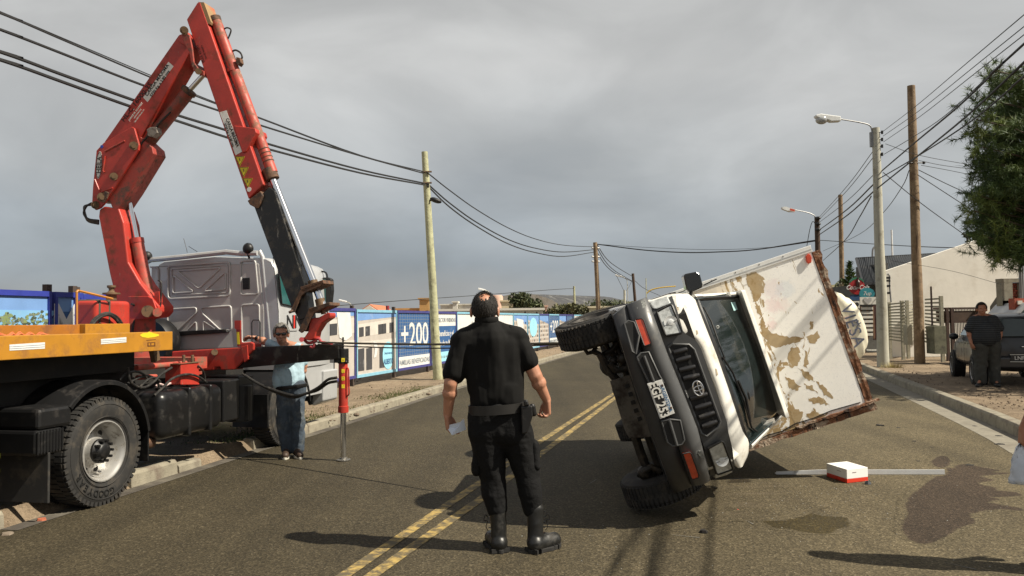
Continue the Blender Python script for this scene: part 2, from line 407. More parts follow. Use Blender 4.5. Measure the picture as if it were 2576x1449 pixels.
# ================================================================== materials shared by the vehicles
RED = mat('crane_red', (.41, .036, .023), .42, dirt=((.20, .05, .03), .34, 5), vary=.22, vscale=3, scratch=((.30, .17, .12), .665, 17), bump=(40, .12, .004))
REDW = mat('weathered_red', (.40, .06, .04), .5, dirt=((.20, .11, .07), .46, 9), vary=.25, vscale=8, scratch=((.5, .4, .34), .66, 16))
REDD = mat('dull_red', (.34, .045, .03), .55, dirt=((.10, .06, .045), .45, 6), vary=.2)
RUST = mat('rusty_steel', (.13, .065, .035), .8, dirt=((.05, .035, .028), .5, 12), vary=.35, vscale=20, bump=(60, .5, .004))
BLK = mat('black_paint', (.007, .007, .0075), .42, dirt=((.04, .034, .028), .28, 5), vary=.2)
BLKG = mat('greasy_black_steel', (.008, .0075, .007), .33, dirt=((.07, .06, .045), .36, 6), scratch=((.15, .14, .12), .64, 9))
BPL = mat('black_plastic', (.006, .006, .0065), .48, dirt=((.024, .020, .017), .3, 8), vary=.2)
RUB = mat('rubber', (.021, .020, .019), .82, dirt=((.062, .052, .04), .42, 6), vary=.2)
CHR = mat('chrome_rod', (.75, .76, .78), .16, 1, vary=.03, bump=(30, .05, .002))
STL = mat('silver_rim', (.47, .46, .44), .42, .6, dirt=((.2, .17, .13), .34, 14), vary=.1)
CABS = mat('silver_cab_paint', (.48, .485, .49), .36, .25, dirt=((.30, .27, .23), .12, 4), vary=.08, vscale=3, coat=.3)
CABR = mat('cab_rear_silver', (.47, .46, .45), .5, .05, dirt=((.38, .35, .32), .25, 2), vary=.12, vscale=3)
DARK = mat('grimy_underside', (.012, .011, .010), .85, dirt=((.022, .018, .014), .4, 6), vary=.3)
YEL2 = mat('deck_yellow', (.42, .19, .018), .42, dirt=((.27, .115, .02), .38, 5), vary=.1, scratch=((.2, .1, .03), .72, 20))
YELB = mat('label_yellow', (.70, .55, .02), .5, vary=.04)
WHT = mat('white_label', (.72, .71, .66), .55, dirt=((.4, .36, .3), .2, 10), vary=.05)
REFL = mat('reflective_tape', (.66, .67, .66), .35, vary=.06, vscale=40)
INK = mat('black_ink', (.015, .015, .015), .6, vary=.05)
GLS = mat('dark_glass', (.03, .045, .045), .06, vary=.1, coat=.5)
TEAL = mat('tinted_side_glass', (.02, .10, .095), .05, vary=.15, coat=.6)
HOSE = mat('rubber_hose', (.014, .013, .012), .5, dirt=((.05, .042, .035), .4, 20))
BRZ = mat('greasy_pin', (.16, .10, .055), .6, .3, dirt=((.06, .045, .03), .4, 20))
ORG = mat('orange_strap', (.60, .14, .05), .8, vary=.2)

def wheel(parent, c, ax, r, w, rr, rim=STL, dish=.14, blocks=56, lug=.007, hub=True, detail=True, name='wheel', letters=None, bl=1.0):
    """c: centre of the outer face, ax: unit axis pointing outwards. rim mesh > tyre, hub"""
    c = Vector(c); ax = Vector(ax).normalized(); x, y = basis(ax)
    mb = MB()
    t = .008
    mb.lathe([(rr * .985, -.02), (rr, .004), (rr * .96, .006), (rr * .93, -.012), (rr * .88, -.03), (rr * .84, -dish * .75), (rr * .80, -dish), (rr * .42, -dish * .85), (rr * .40, -dish * .45), (.001, -dish * .40)], c, ax, 40)
    rim_o = mb.build(name, rim, parent, smooth=True)
    tb = MB(); s = r - rr
    tb.lathe([(rr * .97, -.012), (rr + s * .12, .0), (rr + s * .5, .018), (r - s * .22, .012), (r - .012, -.012), (r, -.045), (r, -w * .5), (r, -w + .045), (r - .012, -w + .01), (rr + s * .5, -w - .015), (rr * .97, -w)], c, ax, 72)
    tb.cur = 0
    for k in range(blocks):
        for side in (0, 1, 2):
            a = 2 * math.pi * (k + (.5 if side else 0)) / blocks; rd = x * math.cos(a) + y * math.sin(a); tg = ax.cross(rd)
            hgt = (-.03 - w * .12) if side == 0 else ((-w + .03 + w * .12) if side == 1 else -w * .5)
            ww = w * (.30 if side < 2 else .26)
            rot = Matrix((rd, tg, ax)).transposed()
            tb.box(c + rd * (r + lug * .3) + ax * hgt, (lug * 1.4, 2 * math.pi * r / blocks * .72 * bl, ww), rot)
            if side == 0: tb.box(c + rd * (r - .022) + ax * (-.006), (.05, 2 * math.pi * r / blocks * .60 * bl, .02), rot)
    if detail:
        for q in (rr + s * .18, rr + s * .72): tb.lathe([(q - .004, .012 if q < rr + s * .3 else .016), (q, .019), (q + .004, .012 if q < rr + s * .3 else .016)], c, ax, 64)
    ty = tb.build('tyre', RUB, rim_o, fix=True); ty.data.shade_smooth(); e = ty.modifiers.new('e', 'EDGE_SPLIT'); e.split_angle = R(35)
    if hub:
        hb = MB(); hb.lathe([(rr * .40, -dish * .6), (rr * .40, -dish * .3), (rr * .30, -dish * .15), (rr * .26, dish * .02), (rr * .20, dish * .1), (.001, dish * .1)], c, ax, 24)
        for k in range(10):
            a = 2 * math.pi * k / 10; rd = x * math.cos(a) + y * math.sin(a)
            hb.cyl(c + rd * rr * .34 - ax * dish * .3, c + rd * rr * .34 + ax * .015, .014, 6)
        hb.build('hub', BPL, rim_o, smooth=True)
        for k in range(8):
            hh = MB(); a = 2 * math.pi * (k + .3) / 8; rd = x * math.cos(a) + y * math.sin(a)
            hh.cyl(c + rd * rr * .62 - ax * (dish * .98), c + rd * rr * .62 - ax * (dish * .915), rr * .105, 14)
            hh.build('hand_hole', DARK, rim_o)
    if letters:
        for word, a0, step in letters:
            for i, ch in enumerate(word):
                a = a0 + i * step; rd = x * math.cos(a) + y * math.sin(a); tg = rd.cross(ax)
                text(ch, .085, MX(c + rd * (rr + s * .45) + ax * .019, -tg if word == 'x' else tg, rd), mat('tyre_lettering', (.012, .012, .012), .6), parent=rim_o, ext=.003)
    return rim_o
# ================================================================== crane truck
OT = G(262, 1270); HT = R(12.2)
MT = Matrix.Translation((OT.x, OT.y, 0)) @ Matrix.Rotation(math.pi / 2 - HT, 4, 'Z')
T = Frame(MT)
truck = thing('crane_truck', 'silver flatbed truck with a raised red loading crane, straddling the kerb', 'crane truck', M=MT)
RW = .5
# wheels: rear pair each side, front
wc = Vector((0, 0, RW))
wheel(truck, wc, (0, -1, 0), RW, .26, .285, letters=[('GOODYEAR', R(0), R(0))] if 0 else None)
wheel(truck, (0, .32, RW), (0, -1, 0), RW, .26, .285, hub=False)
wheel(truck, (0, 2.0, RW), (0, 1, 0), RW, .26, .285, hub=False)
wheel(truck, (3.62, .08, RW - .02), (0, -1, 0), RW - .02, .27, .27, dish=-.03)
wheel(truck, (3.62, 1.95, RW), (0, 1, 0), RW, .27, .27, hub=False)
wrear = truck.children[0]
TL = mat('tyre_lettering', (.010, .010, .010), .5)
for word, deg0 in (('GOODYEAR', 282),):
    for i, ch in enumerate(word):
        a = R(deg0 - i * (8.5 if word == 'UNISTEEL' else 10.5))
        rd = Vector((math.cos(a), 0, math.sin(a))); tg = Vector((math.sin(a), 0, -math.cos(a)))
        up = rd
        if word == 'GOODYEAR': pass
        text(ch, .085 if word == 'GOODYEAR' else .05, MX(wc + rd * (.285 + .215 * .47) + Vector((0, -.0175, 0)), tg, up), TL, parent=wrear, ext=.004, off=.001)
# chassis
mb = MB()
for y in (.62, 1.4): mb.bb((-2.6, y, .72), (4.9, y + .09, .98))
for x in (-2.2, -1.1, .8, 2.0, 3.0, 4.5): mb.bb((x, .62, .76), (x + .1, 1.49, .94))
mb.cyl((0, .3, RW), (0, 1.8, RW), .09, 12); mb.ball((0, 1.05, RW), .22); mb.cyl((0, 1.05, .55), (2.6, 1.05, .75), .05, 8)
mb.cyl((3.62, .3, .42), (3.62, 1.8, .42), .05)
mb.bb((2.9, .55, .5), (4.4, 1.5, 1.15))
mb.build('chassis', DARK, truck)
mb = MB(); mb.bb((-3.2, .30, 1.2), (.8, 2.1, 1.40)); mb.bb((-3.2, .5, .98), (2.1, 1.9, 1.2)); mb.bb((-.9, .5, .86), (1.6, 1.7, 1.0))
mb.build('subframe', DARK, truck, bev=.01)
# rear mudguard arch
mb = MB(); rows = []
for i in range(25):
    a = R(8 + 128 * i / 24)
    for rr_, y in ((.60, -.02), (.635, -.02), (.645, .0), (.645, .55), (.60, .55)):
        rows.append(Vector((math.cos(a) * rr_, y, RW + .02 + math.sin(a) * rr_)))
mb.add(rows, [(i * 5 + k, i * 5 + (k + 1) % 5, (i + 1) * 5 + (k + 1) % 5, (i + 1) * 5 + k) for i in range(24) for k in range(5)] + [(0, 1, 2, 3, 4), tuple(range(120, 125))])
a = R(8); mb.bb((.615, 0, .30), (.635, .5, .60))
mb.build('mudguard', BPL, truck, smooth=True)
mb = MB(); mb.bb((-.80, -.01, .80), (-.42, .5, .98)); mb.bb((-.82, -.012, .58), (-.52, .5, .80)); mb.build('mudguard_bracket', BPL, truck, bev=.03)
mb = MB(); mb.bb((-.70, -.02, .17), (-.675, .56, .60)); mb.build('mud_flap', RUB, truck, bev=.006)
for k in range(9): pass
mb = MB()
for k in range(9): mb.bb((-.815 + k * .034, -.018, .60), (-.80 + k * .034, -.01, .79))
mb.build('bracket_ribs', BPL, truck)
# dark boxes / spare gear behind the rear wheel, under the deck
mb = MB(); mb.bb((-2.6, .05, .45), (-1.13, .5, 1.15)); mb.bb((-2.7, .5, .55), (-1.1, 1.7, .95)); mb.build('side_box', DARK, truck, bev=.03)
# exhaust stub
mb = MB(); mb.cyl((.68, .22, .44), (.95, .22, .44), .07, 16); mb.build('exhaust_pipe', RUST, truck, smooth=True)
# fuel tank with straps
def rbox(a, b, r, name, m, parent, seg=4):
    mb = MB(); mb.bb(a, b); return mb.build(name, m, parent, bev=r, seg=seg, smooth=False)
tk = rbox((.86, .02, .46), (2.02, .56, .97), .10, 'fuel_tank', mat('tank_black', (.007, .007, .0075), .34, dirt=((.03, .026, .022), .28, 4), vary=.2), truck, 5)
for f in tk.data.polygons: f.use_smooth = True
for x in (1.32, 1.72):
    mb = MB(); mb.bb((x, .005, .445), (x + .05, .57, .985)); mb.build('tank_strap', BLK, tk, bev=.10, seg=4)
mb = MB(); mb.cyl((1.1, .2, .96), (1.1, .2, 1.0), .06, 14); mb.build('filler_cap', BLK, tk, smooth=True)
rbox((2.1, .08, .50), (2.45, .52, 1.0), .02, 'battery_box', BLK, truck, 2)
mb = MB(); mb.bb((2.5, .12, .52), (2.85, .6, 1.02)); mb.cyl((2.64, .2, .45), (2.64, .2, .9), .16, 20); mb.build('air_tank', BLK, truck, bev=.01)
# front mudguard
mb = MB(); rows = []
for i in range(17):
    a = R(4 + 172 * i / 16)
    for rr_, y in ((.58, .0), (.605, .0), (.605, .5), (.58, .5)): rows.append(Vector((3.62 + math.cos(a) * rr_, y, .5 + math.sin(a) * rr_)))
mb.add(rows, [(i * 4 + k, i * 4 + (k + 1) % 4, (i + 1) * 4 + (k + 1) % 4, (i + 1) * 4 + k) for i in range(16) for k in range(4)] + [(0, 1, 2, 3), tuple(range(64, 68))])
mb.bb((2.98, 0, .32), (3.02, .5, .75))
mb.build('front_mudguard', BPL, truck, smooth=True)
# ---- flat deck: yellow side channel, inner board, stickers
za, zb = 1.43, 1.605
mb = MB(); mb.bb((-3.4, -.02, za - .02), (.98, .03, zb)); mb.bb((-3.4, .03, zb - .02), (.98, .16, zb)); mb.bb((-3.4, .03, za - .02), (.98, .16, za))
deck = mb.build('deck_side_beam', YEL2, truck, bev=.006)
mb = MB(); mb.bb((-3.4, .16, zb - .06), (.6, 2.15, zb - .02)); mb.build('deck_floor', mat('deck_steel', (.10, .055, .025), .7, dirt=((.05, .04, .03), .5, 3)), truck)
mb = MB(); mb.bb((-3.4, .42, zb - .02), (.16, .47, zb + .085)); mb.bb((-3.4, .47, zb + .065), (.16, .56, zb + .085)); mb.build('deck_board', mat('deck_orange_paint', (.36, .13, .014), .5, dirt=((.22, .08, .02), .4, 5)), truck, bev=.005)
mb = MB(); mb.bb((.163, .36, zb - .02), (.80, .47, zb + .09)); mb.build('deck_board', YEL2, truck, bev=.005)
def on_beam(px0, py0, px1, py1, m, name, th=.003):
    p = [T.at(x, y, 1, -.02) for x, y in ((px0, py0), (px1, py0 if py1 is None else py1))]
    return p
for q in (((24, 867), (113, 861), (113, 877), (24, 882)), ((254, 853), (318, 848), (318, 861), (254, 866))):
    mb = MB(); mb.prism(T.poly(q, 1, -.0225), (0, .002, 0)); o = mb.build('reflective_strip', REFL, deck)
    for f_ in (.33, .66):
        a = T.poly(q, 1, -.0235); lo_ = a[3].lerp(a[0], f_); hi_ = a[2].lerp(a[1], f_)
        MB().tube([lo_, hi_], .0022, 4).build('strip_line', mat('grey_line', (.4, .42, .43), .5), o)
mb = MB(); mb.prism(T.poly([(352, 843), (360, 838), (372, 837), (375, 834), (385, 838), (399, 841), (400, 845), (388, 848), (372, 850), (358, 848)], 1, -.0225), (0, .002, 0)); mb.build('sticker', YELB, deck)
mb = MB()
for q in (((369, 855), (392, 853), (392, 855), (369, 857)), ((372, 861), (390, 860), (390, 862), (372, 863)), ((372, 869), (390, 868), (390, 871), (372, 872)), ((371, 862), (374, 862), (374, 871), (371, 871)), ((388, 861), (391, 861), (391, 871), (388, 871)), ((378, 863), (381, 863), (381, 869), (378, 869))): mb.prism(T.poly(q, 1, -.0225), (0, .002, 0))
mb.build('stencil', mat('brown_stencil', (.16, .06, .012), .6), deck)
for x in (184, 478): pass
mb = MB(); p = T.at(188, 881, 1, 0); mb.tube(bez([p + Vector((0, 0, .04)), p, p + Vector((-.02, 0, -.03)), p + Vector((-.05, 0, -.035)), p + Vector((-.07, 0, -.02))]), .008, 6)
mb.build('tie_hook', YEL2, deck); mb = MB(); p = T.at(386, 870, 1, 0); mb.tube(bez([p + Vector((0, 0, .04)), p, p + Vector((-.02, 0, -.02)), p + Vector((-.05, 0, -.02))]), .008, 6); mb.build('tie_hook', YEL2, deck)
# side light amber at tail
for z_, zz in ((.62, 1), (.50, 1)): rbox((-1.20, .035, z_), (-1.135, .06, z_ + .05), .005, 'side_marker', mat('marker_lime', (.45, .55, .04), .3), truck)
# loose strap on the deck
rope = MB(); pts = [T.at(x, y, 1, .25) for x, y in ((-30, 838), (0, 842), (20, 845), (34, 840), (40, 846), (52, 839), (64, 845), (78, 840), (92, 845), (104, 840), (118, 842), (130, 844))]
rope.tube(bez(pts), .008, 6); rope.tube(bez([p + Vector((.04, .05, .002 + .01 * (i % 2))) for i, p in enumerate(pts[:-1])]), .007, 6)
rp_o = rope.build('ratchet_strap', ORG, smooth=True); rp_o.matrix_world = MT; tag(rp_o, 'bunched orange strap lying along the edge of the yellow truck deck', 'strap')
# ---- red oil tank on the deck
ty_ = 1.35
a = T.at(243, 755, 1, ty_); b_ = T.at(330, 835, 1, ty_)
x0, x1 = a.x, b_.x; zt = a.z
tank = rbox((x0, ty_, zb - .02), (x1, ty_ + .30, zt), .05, 'oil_tank', RED, truck, 4)
for f in tank.data.polygons: f.use_smooth = False
for x in (x0 + .03, x0 + (x1 - x0) * .32):
    mb = MB(); mb.bb((x, ty_ - .006, zb - .02), (x + .05, ty_ + .31, zt + .012)); mb.build('tank_strap', mat('khaki_strap', (.07, .062, .045), .8), tank, bev=.06, seg=3)
cx = T.at(280, 752, 1, ty_ + .15)
mb = MB(); mb.lathe([(.06, -.02), (.06, .05), (.10, .055), (.10, .075), (.05, .08), (.03, .10), (.03, .125), (.05, .14), (.05, .165), (.001, .17)], cx, (0, 0, 1), 20); mb.build('breather_cap', BRZ, tank, smooth=True)
mb = MB(); pr = T.poly([(193, 842), (193, 734), (196, 731), (200, 732), (283, 752)], 1, ty_ - .05); mb.tube(pr, .014, 6); mb.build('guard_rail', mat('orange_rail', (.45, .18, .03), .5), truck)
# hoses
def hose(pts, r=.012, y=None, parent=None, name='hose', m=None):
    mb = MB(); mb.tube(bez(pts), r, 8); return mb.build(name, m or HOSE, parent or truck, smooth=True)
hose(T.poly([(222, 835), (232, 810), (250, 794), (270, 788), (290, 795), (305, 812), (312, 835)], 1, 1.28), .018)
hose(T.poly([(218, 838), (236, 812), (252, 798), (272, 792), (288, 800), (300, 815), (307, 836)], 1, 1.24), .018)
hose(T.poly([(120, 846), (150, 828), (190, 820), (225, 820), (250, 825), (270, 836)], 1, 1.1), .014)
hose(T.poly([(215, 838), (235, 829), (255, 828), (275, 838)], 1, 1.2), .016)
hose(T.poly([(331, 765), (339, 770), (340, 795), (336, 815), (333, 835)], 1, 1.5), .014)
hose(T.poly([(322, 925), (326, 955), (340, 970), (362, 975), (385, 962), (405, 942), (432, 925)], 1, .20), .014)
hose(T.poly([(250, 998), (290, 985), (330, 960), (355, 948), (378, 947), (395, 957), (400, 975)], 1, .24), .014)
hose(T.poly([(388, 995), (410, 975), (430, 955), (455, 944), (478, 942), (500, 948), (520, 962)], 1, .12), .014)
hose(T.poly([(320, 1000), (350, 975), (372, 955), (390, 950), (403, 960)], 1, .22), .012)
mb = MB(); mb.cyl(T.at(342, 925, 1, .28), T.at(470, 914, 1, .28), .032, 12); mb.build('hydraulic_pipe', REDW, truck, smooth=True)
mb = MB(); mb.cyl(T.at(345, 950, 1, .29), T.at(392, 947, 1, .29), .026, 12); mb.build('hydraulic_pipe', REDW, truck, smooth=True)
mb = MB(); mb.prism(T.poly([(385, 880), (400, 878), (404, 905), (392, 912)], 1, .18), (0, .06, 0)); mb.build('fitting', BRZ, truck, bev=.006)
hose(T.poly([(300, 955), (318, 940), (345, 935), (365, 945), (372, 960)], 1, .23), .012)
hose(T.poly([(498, 920), (512, 935), (516, 960), (508, 985), (500, 1000)], 1, .14), .010)
hose(T.poly([(478, 935), (492, 950), (494, 968), (486, 985), (470, 990), (458, 985)], 1, .3), .012)
# ---- crane base on the chassis: red cross tube, valve bank, column foot
YB = 2.30                                   # near side face of the crane, in truck x
mb = MB()
mb.cyl(T.at(338, 935, 0, 2.2), T.at(478, 925, 0, 2.35), .055, 14); mb.cyl(T.at(300, 962, 0, 2.1), T.at(395, 958, 0, 2.3), .05, 14); mb.bb((1.9, .9, 1.02), (2.9, 1.9, 1.12)); mb.bb((2.0, .4, 1.14), (2.25, 1.3, 1.28))
mb.build('crane_base', REDW, truck, smooth=True)
mb = MB(); mb.prism(T.poly([(455, 912), (500, 912), (502, 968), (455, 968)], 1, .15), (0, .2, 0)); vb = mb.build('valve_block', RED, truck, bev=.008)
mb = MB()
for x in (462, 484): mb.cyl(T.at(x, 912, 1, .2), T.at(x, 893, 1, .2), .018, 10)
mb.bb(T.at(450, 915, 1, .14), T.at(490, 911, 1, .26)); mb.build('fitting', BRZ, vb, bev=.003)
# outrigger housing and beam (x plane YO)
YO = 2.42
mb = MB(); mb.prism(T.poly([(432, 884), (604, 874), (606, 862), (630, 860), (638, 864), (638, 880), (590, 930), (555, 931), (553, 923), (540, 924), (538, 931), (478, 936), (455, 915), (432, 905)], 0, YO), (.2, 0, 0))
og = mb.build('outrigger_housing', RED, truck, bev=.012)
mb = MB(); mb.prism(T.poly([(606, 873), (622, 868), (624, 904), (614, 912)], 0, YO - .012), (.28, 0, 0)); mb.build('housing_flange', RED, og, bev=.005)
mb = MB(); mb.cyl(T.at(540, 886, 0, YO - .03), T.at(540, 886, 0, YO + .01), .04, 12); mb.build('lock_pin', BRZ, og, smooth=True)
q0 = T.poly([(618, 874), (850, 865), (853, 903), (596, 927)], 0, YO + .03)
mb = MB(); mb.prism(q0, (.14, 0, 0)); ob = mb.build('outrigger_beam', BLKG, truck, bev=.008)
lt = T.at(863, 866, 0, YO + .13); lb_ = T.at(865, 1158, 0, YO + .13); lx, ly = lb_.x, lt.y
zfoot = .0
mb = MB(); mb.cyl((lx, ly, 1.36), (lx, ly, 1.18), .068, 20); mb.bb((lx - .075, ly + .02, 1.19), (lx + .075, ly + .09, 1.38)); mb.cyl((lx, ly, 1.36), (lx, ly, 1.5), .012, 8); mb.ball((lx - .05, ly - .06, 1.2), .016); leg = mb.build('leg_head', BLK, truck, bev=.004)
mb = MB(); mb.lathe([(.001, 0), (.056, 0), (.056, -.52), (.064, -.525), (.064, -.60), (.05, -.605), (.001, -.605)], (lx, ly, 1.185), (0, 0, 1), 24)
lc = mb.build('leg_cylinder', RED, truck, smooth=True)
mb = MB(); mb.cyl((lx, ly, .6), (lx, ly, .03), .036, 20); mb.build('leg_rod', CHR, truck, smooth=True)
mb = MB(); mb.lathe([(.001, .0), (.085, .0), (.085, .012), (.05, .02), (.045, .035), (.001, .035)], (lx, ly, .004), (0, 0, 1), 24); mb.build('leg_foot', mat('worn_steel', (.2, .19, .17), .4, .7, dirt=((.1, .08, .06), .4, 20)), truck)
mb = MB(); mb.tube(bez([(lx - .02, ly - .058, 1.13), (lx - .03, ly - .085, 1.1), (lx - .03, ly - .085, .95), (lx - .03, ly - .09, .82), (lx - .02, ly - .058, .78)]), .009, 6); mb.build('leg_pipe', RED, lc)
cd = (Vector((0, 0, 0)) + (T.I @ CO) - Vector((lx, ly, 1))); cd.z = 0; cd.normalize(); sd = cd.cross(Vector((0, 0, -1)))
for i, z_ in enumerate((1.225, 1.09, 1.0, .905, )):
    o_ = Vector((lx, ly, z_)) + cd * (.067 if i == 0 else .0565)
    mb = MB(); mb.box(o_, (.036 if i else .04, .003, .045), Matrix((sd, cd, Vector((0, 0, 1)))).transposed()); st = mb.build('warning_sticker', YELB, lc)
    text('x(Z/'[i], .035, MX(o_ + cd * .003, sd if 1 else -sd, (0, 0, 1)), INK, parent=lc, ext=.0005)
for off_ in (0, .03):
    hose(T.poly([(848, 950 + off_ * 300), (825, 955 + off_ * 300), (800, 975 + off_ * 200), (770, 990), (740, 995 + off_ * 150), (700, 985 + off_ * 150), (650, 965), (610, 940)], 0, YO - .04 + off_), .017)
# levers and rods
mb = MB()
for i, (y0, y1) in enumerate(((898, 887), (904, 896), (909, 903), (916, 909))): mb.tube([T.at(428, y0, 0, 2.6), T.at(640, y1 - 2, 0, 2.6)], .006, 6)
mb.build('control_rod', mat('rod_grey', (.12, .10, .075), .6, .4), truck)
mb = MB()
for i in range(5): mb.box(T.at(628 + i * 4, 872 - i, 0, 2.55), (.02, .012, .09))
mb.build('control_lever', BLK, truck, bev=.003)
mb = MB(); mb.prism(T.poly([(590, 806), (605, 806), (605, 829), (595, 829), (590, 826)], 0, YO + .02), (.02, 0, 0)); mb.prism(T.poly([(594, 829), (605, 829), (606, 872), (597, 872)], 0, YO + .03), (.02, 0, 0)); lv = mb.build('lever_plate', RED, truck)
mb = MB(); mb.prism(T.poly([(595, 835), (601, 835), (603, 866), (597, 866)], 0, YO + .025), (.003, 0, 0)); mb.build('warning_sticker', YELB, lv)
mb = MB(); mb.tube(T.poly([(634, 862), (633, 812), (637, 805), (651, 805), (654, 812), (654, 862)], 0, YO + .1), .008, 8); mb.build('grab_handle', mat('grey_tube', (.1, .1, .1), .5), truck)
# white rag tied at the tank
mb = MB(); mb.tube(bez(T.poly([(428, 962), (434, 950), (440, 946), (443, 952), (436, 962), (440, 968), (450, 966)], 1, .3)), .012, 6); mb.tube(bez(T.poly([(392, 972), (402, 966), (415, 970), (430, 964), (452, 966)], 1, .28)), .012, 6)
rg = mb.build('cloth_rag', mat('rag', (.6, .45, .42), .9, vary=.3), smooth=True); rg.matrix_world = MT; tag(rg, 'white and pink rag knotted above the black fuel tank', 'rag')
# ---- cab
z2 = lambda x, y: (347 + x * .2614, 600 + y * .2614)
XC = 3.32; CW = 2.0; XF = 5.05; ZC0, ZR = 1.05, 2.52
def cabsec(x):      # outline of a cross-section at x: bulges a little, rounded corners
    ins = 0.0 if x < XF - .2 else .10
    tp = ZR if x < XF - .35 else ZR - .10
    return [(0 + ins, ZC0), (0 + ins, 1.75), (.035 + ins, 2.25), (.07 + ins, 2.44), (.12 + ins, 2.53), (.2 + ins, 2.57), (CW / 2, 2.62), (CW - .2 - ins, 2.57), (CW - .12 - ins, 2.53), (CW - .07 - ins, 2.44), (CW - .035 - ins, 2.25), (CW - ins, 1.75), (CW - ins, ZC0)]
mb = MB(); xs = [(XC, .02), (XC + .03, 0), (XC + .4, 0), (XF - .5, 0), (XF - .15, .02), (XF, .10)]
rows = []
for x, ins in xs:
    for y, z in cabsec(0):
        cy, cz = CW / 2, 1.7; rows.append(Vector((x, cy + (y - cy) * (1 - ins), cz + (z - cz) * (1 - ins) if z > ZC0 else z)))
n = 13
mb.add(rows, [(i * n + k, i * n + k + 1, (i + 1) * n + k + 1, (i + 1) * n + k) for i in range(len(xs) - 1) for k in range(n - 1)] + [tuple(range(n)), tuple(range((len(xs) - 1) * n, len(xs) * n))])
mb.bb((XC + .3, 0.02, .62), (XF - .02, CW - .02, 1.05))
cab = mb.build('cab', CABS, truck, smooth=True)
# rear wall slab
rw = T.poly([z2(*p) for p in ((75, 262), (110, 235), (1135, 158), (1165, 175), (1215, 700), (1215, 1045), (75, 1080))], 0, XC - .01)
for p in rw: p.y = min(p.y, CW - .02); p.z = min(p.z, 2.5)
mb = MB(); mb.prism(rw, (.03, 0, 0)); wall = mb.build('rear_wall', CABR, cab, bev=.012)
def bead(pts, closed=True, r=.013, rad=.04):
    P3 = T.poly([z2(*p) for p in pts], 0, XC - .012); n = len(P3); o = []
    for i in range(n):
        if not closed and i in (0, n - 1): o.append(P3[i]); continue
        a, b, c = P3[i - 1], P3[i], P3[(i + 1) % n]
        ra = min(rad, (a - b).length * .4); rc = min(rad, (c - b).length * .4)
        p0 = b + (a - b).normalized() * ra; p1 = b + (c - b).normalized() * rc
        for t_ in (0, .33, .66, 1): o.append((p0 * (1 - t_) + b * t_) * (1 - t_) + (b * (1 - t_) + p1 * t_) * t_)
    if closed: o += [o[0], o[1]]
    MB().tube(o, r, 6, cap=not closed).build('pressed_rib', CABR, cab, smooth=True)
bead([(285, 265), (885, 225), (885, 550), (290, 582)], rad=.06, r=.015); bead([(320, 292), (866, 255), (866, 520), (325, 545)], r=.010)
bead([(375, 312), (797, 283), (585, 482)]); bead([(335, 352), (538, 512), (335, 527)]); bead([(842, 322), (842, 490), (635, 508)])
bead([(990, 217), (1128, 210), (1158, 535), (990, 542)]); bead([(285, 682), (560, 665), (562, 712), (375, 890), (285, 895)]); bead([(612, 665), (895, 648), (902, 880), (795, 885), (612, 715)])
bead([(470, 890), (563, 795), (563, 885)], False); bead([(630, 885), (628, 792), (745, 870)], False); bead([(995, 640), (1165, 630), (1172, 1000), (1000, 1005)]); bead([(120, 275), (195, 280), (200, 900)], False)
mb = MB(); mb.prism(T.poly([z2(*p) for p in ((1003, 380), (1072, 376), (1073, 488), (1005, 492))], 0, XC - .02), (.015, 0, 0)); vent = mb.build('air_vent', BPL, cab, bev=.006)
mb = MB()
for k in range(7):
    y_ = 392 + k * 14; mb.tube(T.poly([z2(1008, y_), z2(1068, y_ - 2)], 0, XC - .024), .006, 4)
mb.build('louvre', BLK, cab)
mb = MB(); mb.prism(T.poly([z2(*p) for p in ((325, 915), (345, 895), (820, 872), (850, 880), (860, 905), (330, 940))], 0, XC - .06), (.05, 0, 0)); mb.build('headboard_rail', BPL, cab, bev=.008)
# roof gutter lip
mb = MB(); lip = T.poly([z2(*p) for p in ((88, 225), (130, 205), (400, 180), (850, 130), (1000, 145), (1150, 140))], 0, XC - .03)
mb.tube(lip, .036, 8); mb.build('roof_lip', CABS, cab, smooth=True)
# corner pillar
mb = MB(); mb.tube(T.poly([z2(*p) for p in ((1170, 120), (1200, 180), (1245, 640), (1275, 980))], 0, XC + .02), .03, 10); mb.build('corner_pillar', CABS, cab, smooth=True)
# work light
mb = MB(); c_ = T.at(*z2(1060, 98), 0, XC - .05); mb.ball(c_, .075, 20, 12, (.8, 1, 1)); mb.lathe([(.078, -.01), (.082, 0), (.078, .01)], c_, (1, 0, 0), 20); mb.cyl(c_ - Vector((0, 0, .07)), c_ - Vector((-.03, 0, .13)), .015); mb.build('work_lamp', BPL, cab, smooth=True)
mb = MB(); c_ = T.at(*z2(88, 170), 0, XC - .05); mb.ball(c_, .07, 16, 10); mb.build('work_lamp', BPL, cab, smooth=True)
mb = MB(); mb.tube(T.poly([z2(475, 135), z2(468, 100), z2(440, 0)], 0, 3.9), .004, 5); mb.tube(T.poly([z2(572, 128), z2(488, 75)], 0, 3.9), .004, 5); mb.build('aerial', BLK, cab)
